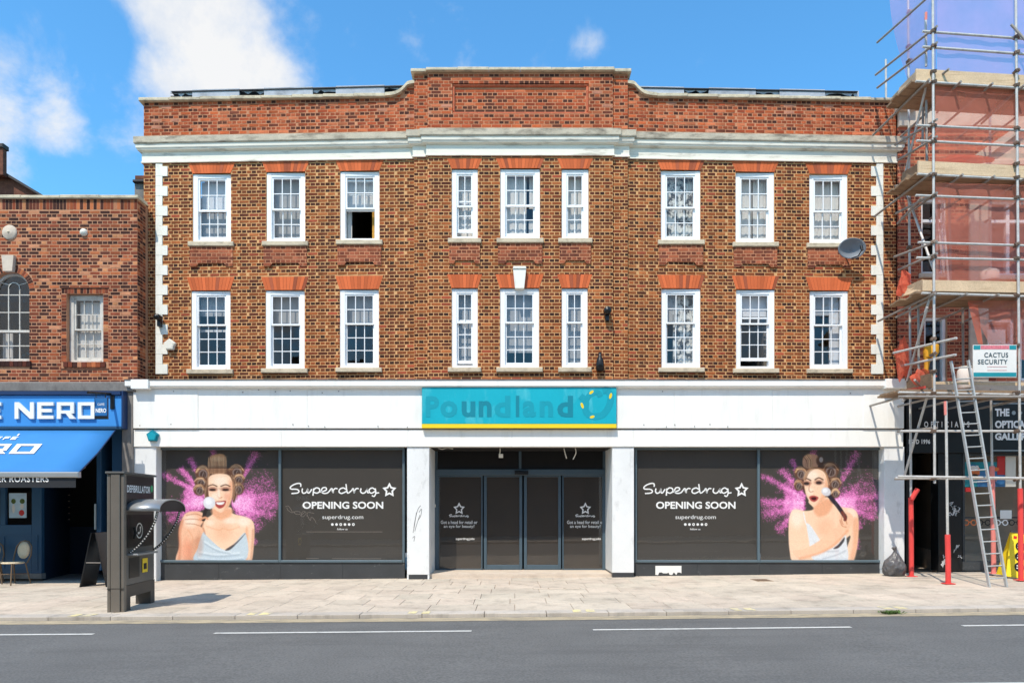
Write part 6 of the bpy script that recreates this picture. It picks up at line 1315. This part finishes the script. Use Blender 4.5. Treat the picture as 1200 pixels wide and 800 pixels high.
MB().add([P(1095, 450, FRT + .04), P(1265, 453, FRT + .04), P(1265, 448.5, FRT + .04), P(1095, 447, FRT + .04), P(1095, 450, FRT + .2), P(1265, 453, FRT + .2), P(1265, 448.5, FRT + .2), P(1095, 447, FRT + .2)], [(0, 1, 2, 3), (7, 6, 5, 4), (3, 2, 6, 7), (0, 3, 7, 4)]).build('scaffold_board', M['timber'], scf)
for a, b, c, d, mm in (((1055, 110, REAR), (1075, 96, FRT + .1), (1075, 84, FRT + .1), (1056, 103, REAR), 'timber'), ((1058, 212, REAR), (1080, 206, FRT + .1), (1078, 192, FRT + .1), (1060, 202, REAR), 'timber_old'), ((1055, 349, REAR), (1083, 341, FRT + .1), (1083, 328, FRT + .1), (1060, 338, REAR), 'timber'), ((1055, 461, REAR), (1085, 455, FRT - .1), (1085, 452, FRT - .1), (1055, 457, REAR), 'timber_red'), ((1065, 456, REAR), (1095, 454, FRT), (1094, 437, FRT), (1064, 443, REAR), 'timber_old')):
    q = [P(*a), P(*b), P(*c), P(*d)]; nn = (q[1] - q[0]).cross(q[3] - q[0]).normalized() * .038
    MB().add(q + [v + nn for v in q], [(0, 1, 2, 3), (7, 6, 5, 4), (0, 4, 5, 1), (1, 5, 6, 2), (2, 6, 7, 3), (3, 7, 4, 0)]).build('end_board', M[mm], scf)
# netting
def net(label, corners, Y0, Y1, m, nx=18, ny=14, amp=.025, name='debris_netting', edge=None):
    t = random.Random(len(label)); a, b, c, d = corners; vs = []
    for j in range(ny + 1):
        for i in range(nx + 1):
            u, v = i / nx, j / ny; px = (a[0] * (1 - u) + b[0] * u) * (1 - v) + (d[0] * (1 - u) + c[0] * u) * v; py = (a[1] * (1 - u) + b[1] * u) * (1 - v) + (d[1] * (1 - u) + c[1] * u) * v
            if edge: px += edge * (1 - u) ** 3 * math.sin(v * 3.1 + .5)
            Y = Y0 * (1 - u) + Y1 * u + amp * mnoise.noise(Vector((px * .06, py * .035, len(label)))); vs.append(P(px, py, Y))
    o = MB().add(vs, [(j * (nx + 1) + i, (j + 1) * (nx + 1) + i, (j + 1) * (nx + 1) + i + 1, j * (nx + 1) + i + 1) for j in range(ny) for i in range(nx)], True).build(name, M[m])
    return tag(o, label, 'netting', 'debris netting on the scaffold')
net('sheer mauve netting against the sky at the scaffold top', [(1098, -30), (1262, -30), (1262, 96), (1098, 88)], FRT + .09, FRT + .09, 'netting_sky')
net('loose mauve netting on the end rails over the roof', [(1046, -30), (1098, -30), (1097, 80), (1064, 108)], -.6, FRT + .1, 'netting_sky', edge=-8)
net('salmon netting in front of the stone pediment', [(1096, 101), (1262, 110), (1262, 204), (1096, 196)], FRT + .12, FRT + .12, 'netting'); net('salmon netting across the tall upper windows', [(1096, 214), (1262, 218), (1262, 342), (1096, 334)], FRT + .12, FRT + .12, 'netting')
net('salmon netting draped over the first floor pier and window', [(1134, 352), (1262, 352), (1262, 448), (1160, 405)], FRT + .3, FRT + .12, 'netting', amp=.14); net('thick fold of netting gathered beside the pier', [(1134, 354), (1146, 358), (1152, 404), (1146, 402)], FRT + .2, FRT + .25, 'netting_dense', 6, 10, .1)
def bunch(label, px, py, Y, rx_, rz_, seed):
    bm = bmesh.new(); bmesh.ops.create_icosphere(bm, subdivisions=3, radius=1)
    for v in bm.verts:
        n = mnoise.noise(v.co * 1.7 + Vector((seed, 0, 0))); n2 = abs(mnoise.noise(v.co * 4.1 + Vector((0, seed, 0)))); k = 1 + .5 * n - .35 * n2; v.co = Vector((v.co.x * rx_ * k, v.co.y * .12 * k, v.co.z * rz_ * k))
    me = bpy.data.meshes.new('bunched_netting'); bm.to_mesh(me); bm.free(); me.materials.append(M['netting_dense']); o = link('bunched_netting', me, P(px, py, Y)); return tag(o, label, 'netting', 'debris netting on the scaffold')
bunch('crumpled orange netting hanging beside the white quoins', 1057, 420, REAR - .1, .16, .42, 3); bunch('crumpled orange netting on the lowest scaffold boards', 1082, 441, MID, .22, .17, 8); bunch('crumpled orange netting tied at the third lift corner', 1061, 335, REAR - .15, .16, .3, 12); bunch('heap of orange netting on the boards left of the pediment', 1130, 187, MID, .55, .09, 15)
# things on the scaffold
ov = thing('overalls', 'yellow overalls hanging on the scaffold before the white framed window', 'clothing', P(1088, 430, MID))
MB().tube([P(1092, 404, MID), P(1091, 412, MID), P(1089, 420, MID)], [.13, .15, .11], 10).build('jacket', mat('hi_vis_cloth', C(226, 160, 40), .8, .1, 9, .05), ov); MB().tube([P(1087, 418, MID), P(1086, 428, MID), P(1085, 438, MID)], [.07, .05, .045], 8).build('trouser_leg', mat('hi_vis_trouser', C(214, 150, 44), .8, .1, 9, .05), ov)
sk = thing('white_tub', 'white plastic tub on the third scaffold lift near the tall windows', 'tub', P(1160, 330, MID)); MB().lathe([(0, 0), (.16, 0), (.17, .04), (.165, .2), (.13, .235), (0, .24)], P(1160, 330, MID), 'z', 18).build('body', M['sack'], sk); MB().tube([P(1155, 318, MID - .1), P(1160, 314, MID - .12), P(1165, 318, MID - .1)], .012, 6).build('handle', M['cream'], sk)
tb = thing('rubble_sack', 'tall white sack standing on the lowest boards behind the ladder', 'sack', P(1131, 457, MID)); MB().lathe([(0, 0), (.13, 0), (.15, .05), (.155, .28), (.14, .41), (.11, .45), (0, .44)], P(1131, 457, MID), 'z', 14).build('body', M['sack'], tb); MB().lathe([(.11, .45), (.13, .47), (.12, .48)], P(1131, 457, MID), 'z', 14).build('rolled_top', M['cream'], tb)
nt_ = thing('site_notice', 'pale pink notice fixed across the dark first floor window', 'notice', P(1168, 404, -.1)); bpx(MB(), 1157.5, 1178.5, 386, 403.5, -.02, .02, .004).build('sheet', M['paper'], nt_)
sY = FRT - .06
sg2 = thing('security_sign', 'white security company sign with teal bands tied to the scaffold', 'sign', P(1165.5, 442, sY))
bpx(MB(), 1140.5, 1191.5, 404, 442, sY, .02, .004).build('board', M['paper'], sg2)
for y0, y1, x0, x1 in ((404.6, 409.4, 1141, 1149), (404.6, 409.4, 1183, 1191), (436.3, 441, 1141, 1191)): bpx(MB(), x0, x1, y0, y1, sY - .004, .003).build('teal_band', M['teal_print'], sg2)
bpx(MB(), 1149.4, 1182.6, 404.6, 409, sY - .004, .003).build('red_band', mat('red_band', C(214, 120, 130), .6, .2, 30, .1), sg2)
q = sY - .005
M['ink'] = mat('slate_lettering', C(62, 84, 92), .6, .04, 5, .02); tx('CACTUS', 1153.5, 1181.5, 413, 418.8, 'ink', .02, q, sg2, 1.15); tx('SECURITY', 1146, 1181, 421, 426.6, 'ink', .02, q, sg2, 1.1)
for x0, x1, y in ((1157, 1180, 429), (1157, 1180, 433)): bpx(MB(), x0, x1, y, y + .9, q, .002).build('small_print', mat('faint_print', C(224, 190, 186), .6, .1, 60, .1), sg2)
# ladder leaning on the first lift
ld = thing('ladder', 'aluminium ladder leaning from the pavement up to the first scaffold lift', 'ladder', P(1170, 691, -2.95))
A0, A1 = P(1160, 691.5, -2.95), P(1114.5, 423, FRT - .1); B0, B1 = P(1180, 690.5, -2.95), P(1134.5, 422, FRT - .1)
for a, b in ((A0, A1), (B0, B1)):
    w_, d_ = .014, .03; MB().add([(p.x + sx * w_, p.y + sy * d_, p.z) for p in (a, b) for sx, sy in ((-1, -1), (1, -1), (1, 1), (-1, 1))], [(0, 1, 5, 4), (1, 2, 6, 5), (2, 3, 7, 6), (3, 0, 4, 7), (3, 2, 1, 0), (4, 5, 6, 7)]).build('stile', M['ladder'], ld)
for k in range(19): t = (k + .95) / 19.6; MB().tube([A0.lerp(A1, t), B0.lerp(B1, t)], .013, 8).build('rung', M['ladder'], ld)

# ------------------------------------------------------------------ kiosk
kx, ky = PX(136.5, -5.62), -5.62 
ky = -5.05; kx = PX(136, ky)
ko = thing('phone_kiosk', 'grey street phone kiosk with curved hood and defibrillator lettering near the kerb', 'kiosk', (0, 0, 0)); WL[ko.name] = Vector((0, 0, 0))
W_, L_, H_ = .125, 1.15, 2.13
MB().cham(-W_ + .012, W_ - .012, .03, L_, .40, H_, .004).build('body', M['kiosk_grey'], ko)
e = MB(); e.cham(-W_, -W_ + .05, -.02, .05, 0, H_, .008); e.cham(-W_ + .06, W_ - .055, -.035, .05, 0, H_ + .0, .008); e.cham(W_ - .045, W_ + .003, -.02, .06, 0, H_ - .002, .008); e.build('end_panel', M['taupe'], ko)
MB().box(-W_ + .05, W_ - .045, -.012, .04, .01, H_ - .01).build('groove', M['taupe_dark'], ko); MB().cham(-W_ - .002, W_ + .005, -.037, -.02, .36, .368).build('panel_joint', M['taupe_dark'], ko)
MB().cham(-W_ - .015, W_ + .02, -.05, L_ + .02, H_ + .002, H_ + .035, .008).build('top_cap', M['kiosk_grey'], ko)
p = MB(); p.cham(-W_ + .005, W_ - .005, .055, L_ + .01, .21, .395, .006); p.box(-W_ + .005, W_ - .005, .055, .22, 0, .209); p.box(-W_ + .005, W_ - .005, L_ - .16, L_ + .01, 0, .209); p.build('plinth', M['taupe_dark'], ko)
xs_ = W_ - .012
MB().box(xs_, xs_ + .006, .10, L_ - .05, .98, 1.50).build('glass_back', M['kiosk_black'], ko); MB().box(xs_, xs_ + .005, .06, L_ - .02, 1.62, 2.11).build('upper_panel', M['kiosk_black'], ko); MB().box(xs_, xs_ + .006, .18, .56, .50, .82).build('coin_panel', M['kiosk_black'], ko)
MB().box(xs_ + .006, xs_ + .012, .66, .86, .55, .78).build('notice_plate', M['yellow'], ko); MB().box(xs_ + .012, xs_ + .014, .70, .82, .60, .70).build('notice_inset', M['black'], ko)
MB().cham(xs_, xs_ + .16, .12, L_ - .25, .86, .89, .006).build('shelf', M['hood'], ko)
hm = MB(); n = 14; prof = []
for k in range(n + 1):
    a = math.pi * k / n; prof.append((.06 + (L_ - .02) * (1 - math.cos(a)) / 2 - .0, 1.56 + .19 * math.sin(a) ** .8))
vs = [(x, y, z) for x in (xs_ - .002, .36, .62) for y, z in prof] ; hm.add(vs, [(i * (n + 1) + k, (i + 1) * (n + 1) + k, (i + 1) * (n + 1) + k + 1, i * (n + 1) + k + 1) for i in range(2) for k in range(n)], True)
o = hm.build('hood', M['hood'], ko); sd = o.modifiers.new('t', 'SOLIDIFY'); sd.thickness = .02
MB().add([(.618, y, z) for y, z in prof] + [(.618, .06 + (y - .06) * .9 + .05, z - .035) for y, z in prof], [(k, k + 1, n + 2 + k, n + 1 + k) for k in range(n)]).build('hood_trim', M['black'], ko); MB().add([(.612, y, z - .012) for y, z in prof], [tuple(range(n, -1, -1))]).build('hood_end', M['kiosk_black'], ko)
for y in (.14, L_ - .08):
    cv = smooth_path([(.56, 1.55), (.52, 1.40), (.42, 1.20), (.28, 1.02), (.14, .90)], 5)
    MB().add([(x, y, z) for x, z in cv] + [(xs_, y, z) for x, z in cv], [(i, i + 1, i + 1 + len(cv), i + len(cv)) for i in range(len(cv) - 1)]).build('side_screen', M['screen_glass'], ko)
    MB().tube([(x, y, z) for x, z in cv], .02, 8).build('screen_edge', M['black'], ko)
    dots = MB(); tot = len(cv)
    for k in range(1, tot - 1):
        for f_ in (0,): x = cv[k][0] + (cv[k + 1][0] - cv[k][0]) * f_; z = cv[k][1] + (cv[k + 1][1] - cv[k][1]) * f_; dots.lathe([(0, -.026), (.010, -.021), (.015, 0), (.010, .021), (0, .026)], (x + .005, y, z), 'y', 8)
    stuff(dots.build('edge_dots', M['paper'], ko))
fm_ = lambda y0, y1, z0, z1, x: (lambda u, w: (x, y0 + u * (y1 - y0), z0 + w * (z1 - z0)))
lettering('DEFIBRILLATOR', 0, 0, 0, 0, 0, M['lettering'], ko, .02, fmap=fm_(.10, .98, 1.85, 1.965, xs_ + .0065))
ic = MB(); ic.add([(xs_ + .0065, 1.04 + .05 * math.cos(t), 1.93 + .06 * math.sin(t)) for t in [k * math.pi / 6 for k in range(12)]], [tuple(range(12))]); ic.build('heart_mark', M['green'], ko)
rg = MB(); cy_, cz_ = .55, 1.24; xq = xs_ + .008; nn = 20
rg.add([(xq, cy_ + rr * math.cos(t), cz_ + rr * math.sin(t)) for rr in (.108, .126) for t in [2 * math.pi * k / nn for k in range(nn)]], [(k, nn + k, nn + (k + 1) % nn, (k + 1) % nn) for k in range(nn)]); hp_ = smooth_path([(.045, .06), (.045, .0), (.012, -.04), (-.05, -.058)], 5)
def yz_ribbon(mb, pts, w, x):
    for i in range(len(pts) - 1):
        a, b = Vector(pts[i]), Vector(pts[i + 1]); t = (b - a).normalized(); q = Vector((-t.y, t.x)) * w / 2; mb.add([(x, v.x, v.y) for v in (a - q, b - q, b + q, a + q)], [(0, 1, 2, 3)])
yz_ribbon(rg, [(cy_ + a * .8, cz_ + b * .8) for a, b in hp_], .024, xq + .001)
for a, b in ((.034, .062), (-.05, -.046)): rg.add([(xq + .002, cy_ + a * .8 + .024 * math.cos(t), cz_ + b * .8 + .02 * math.sin(t)) for t in [k * math.pi / 5 for k in range(10)]], [tuple(range(10))])
rg.build('phone_symbol', M['lettering'], ko)
MB().tube([(xs_ + .03, .3, 1.12), (xs_ + .05, .3, 1.2), (xs_ + .03, .3, 1.3)], .022, 8).build('handset', M['black'], ko)
ko.location = (kx, ky, gz(kx)); ko.rotation_euler = (0, 0, R(5.5))
# ------------------------------------------------------------------ bag, yellow board, weeds, covers
def bag():
    bm = bmesh.new(); bmesh.ops.create_icosphere(bm, subdivisions=5, radius=1)
    for v in bm.verts:
        c = v.co.copy(); z = c.z; k = 1 + .16 * mnoise.noise(c * 1.6) - .17 * abs(mnoise.noise(c * 3.1 + Vector((4, 1, 2)))) - .09 * abs(mnoise.noise(c * 7 + Vector((1, 5, 2)))) - .04 * abs(mnoise.noise(c * 15))
        w = (1 - .18 * max(0, z) - .62 * max(0, z - .35)) * k; h = z if z > -.55 else -.55 + (z + .55) * .12
        v.co = Vector((c.x * .25 * w, c.y * .21 * w, (h + .60) * .33 * (1 + .1 * (k - 1))))
    me = bpy.data.meshes.new('sack'); bm.to_mesh(me); bm.free(); me.materials.append(M['bag'])
    for p_ in me.polygons: p_.use_smooth = True
    return me
X, Y = PX(1048.5, -.62), -.62; bg_ = thing('rubbish_bag', 'crumpled grey plastic rubbish bag against the right end pilaster', 'rubbish bag', (X, Y, gz(X))); link('sack', bag(), (X, Y, gz(X)), bg_)
MB().tube([(X + .0, Y, gz(X) + .48), (X + .01, Y, gz(X) + .54), (X - .02, Y - .01, gz(X) + .62)], [.05, .03, .055], 9).build('knotted_neck', M['bag'], bg_)
X = PX(1185.5, -1.3); g3 = gz(X); yb_ = thing('yellow_board', 'yellow pavement board with black discs beside the red wrapped scaffold leg', 'A-board', (X, -1.3, g3)); WL[yb_.name] = Vector((0, 0, 0)); yb_.location = (0, 0, 0)
hh = .92
MB().add([(-.2, -.24, .02), (.2, -.24, .02), (.15, -.02, hh), (-.15, -.02, hh), (-.2, -.215, .02), (.2, -.215, .02), (.15, .0, hh), (-.15, .0, hh)], [(0, 1, 2, 3), (7, 6, 5, 4), (0, 4, 5, 1), (1, 5, 6, 2), (2, 6, 7, 3), (3, 7, 4, 0)]).build('front_panel', M['yellow'], yb_)
MB().add([(-.2, .24, .02), (.2, .24, .02), (.15, .03, hh), (-.15, .03, hh), (-.2, .215, .02), (.2, .215, .02), (.15, .01, hh), (-.15, .01, hh)], [(3, 2, 1, 0), (4, 5, 6, 7), (1, 5, 4, 0), (2, 6, 5, 1), (3, 7, 6, 2), (0, 4, 7, 3)]).build('back_panel', M['yellow'], yb_)
MB().cham(-.15, .15, -.03, .035, hh, hh + .04, .01).build('top_hinge', M['taupe'], yb_)
for k, z in enumerate((.66, .45, .24)):
    y = -.24 + (.22 * (z - .02) / (hh - .02)); MB().add([(.035 + .092 * math.cos(t), y - .004 - .244 * -.092 * math.sin(t) * -1 * 0 + .245 * .098 * math.sin(t), z + .098 * math.sin(t)) for t in [j * math.pi / 9 for j in range(18)]], [tuple(range(18))]).build('black_disc', M['black'], yb_)
    for j in range(2): zz = z + .025 - j * .05; y2 = -.24 + (.22 * (zz - .02) / (hh - .02)) - .006; MB().box(-.02, .085, y2 - .002, y2, zz - .012, zz + .012).build('white_bar', M['paper'], yb_)
MB().box(-.1, -.04, -.05, -.045, .80, .86).build('logo_patch', M['red'], yb_)
yb_.location = (X, -1.3, g3); yb_.rotation_euler = (0, R(8), R(-14))
wd = MB(); rw = random.Random(6)
for k in range(230):
    px = rw.gauss(1046, 5.5); X = PX(px, KY0 - .12) ; Yq = KY0 - .06 + rw.gauss(0, .05); a = rw.uniform(0, 6.28); l = rw.uniform(.02, .07); h = rw.uniform(.01, .05); w_ = l * .22; z = gz(X) - .05
    dx, dy = math.cos(a), math.sin(a); wd.add([(X, Yq, z), (X + dx * l * .5 - dy * w_, Yq + dy * l * .5 + dx * w_, z + h * .7), (X + dx * l, Yq + dy * l, z + h), (X + dx * l * .5 + dy * w_, Yq + dy * l * .5 - dx * w_, z + h * .65)], [(0, 1, 2, 3)])
wd = wd.build('kerb_weeds', M['leaf']); tag(wd, 'green weeds growing in the gutter below the rubbish bag', 'weeds', kind='stuff')
for i, px in enumerate((633.5, 652, 671)):
    Yc = -2.3; X = PX(px, Yc); t = thing('utility_cover', ['left', 'middle', 'right'][i] + ' of three small recessed utility covers before the entrance', 'utility cover', (X, Yc, gz(X)), 'small utility covers in the pavement')
    m = MB(); 
    for x0, x1, y0, y1 in ((-.15, .15, -.11, -.095), (-.15, .15, .095, .11), (-.15, -.14, -.095, .095), (.14, .15, -.095, .095)): m.box(X + x0, X + x1, Yc + y0, Yc + y1, gz(X) - .01, gz(X) + .004)
    m.build('rim', M['joint'], t); MB().box(X - .139, X + .139, Yc - .094, Yc + .094, gz(X) - .01, gz(X) + .0025).build('lid', M['pale_stone'], t)
X, Yc = PX(893, -1.2), -1.2; t = thing('drain_cover', 'dark brown drain cover in the pavement below the right poster window', 'drain cover', (X, Yc, gz(X))); MB().cham(X - .17, X + .17, Yc - .24, Yc + .24, gz(X) - .02, gz(X) + .004, .003).build('lid', M['timber_old'], t); m = MB()
for k in range(6): m.box(X - .14 + k * .05, X - .12 + k * .05, Yc - .2, Yc + .2, gz(X), gz(X) + .008)
m.build('ribs', M['coupler'], t)
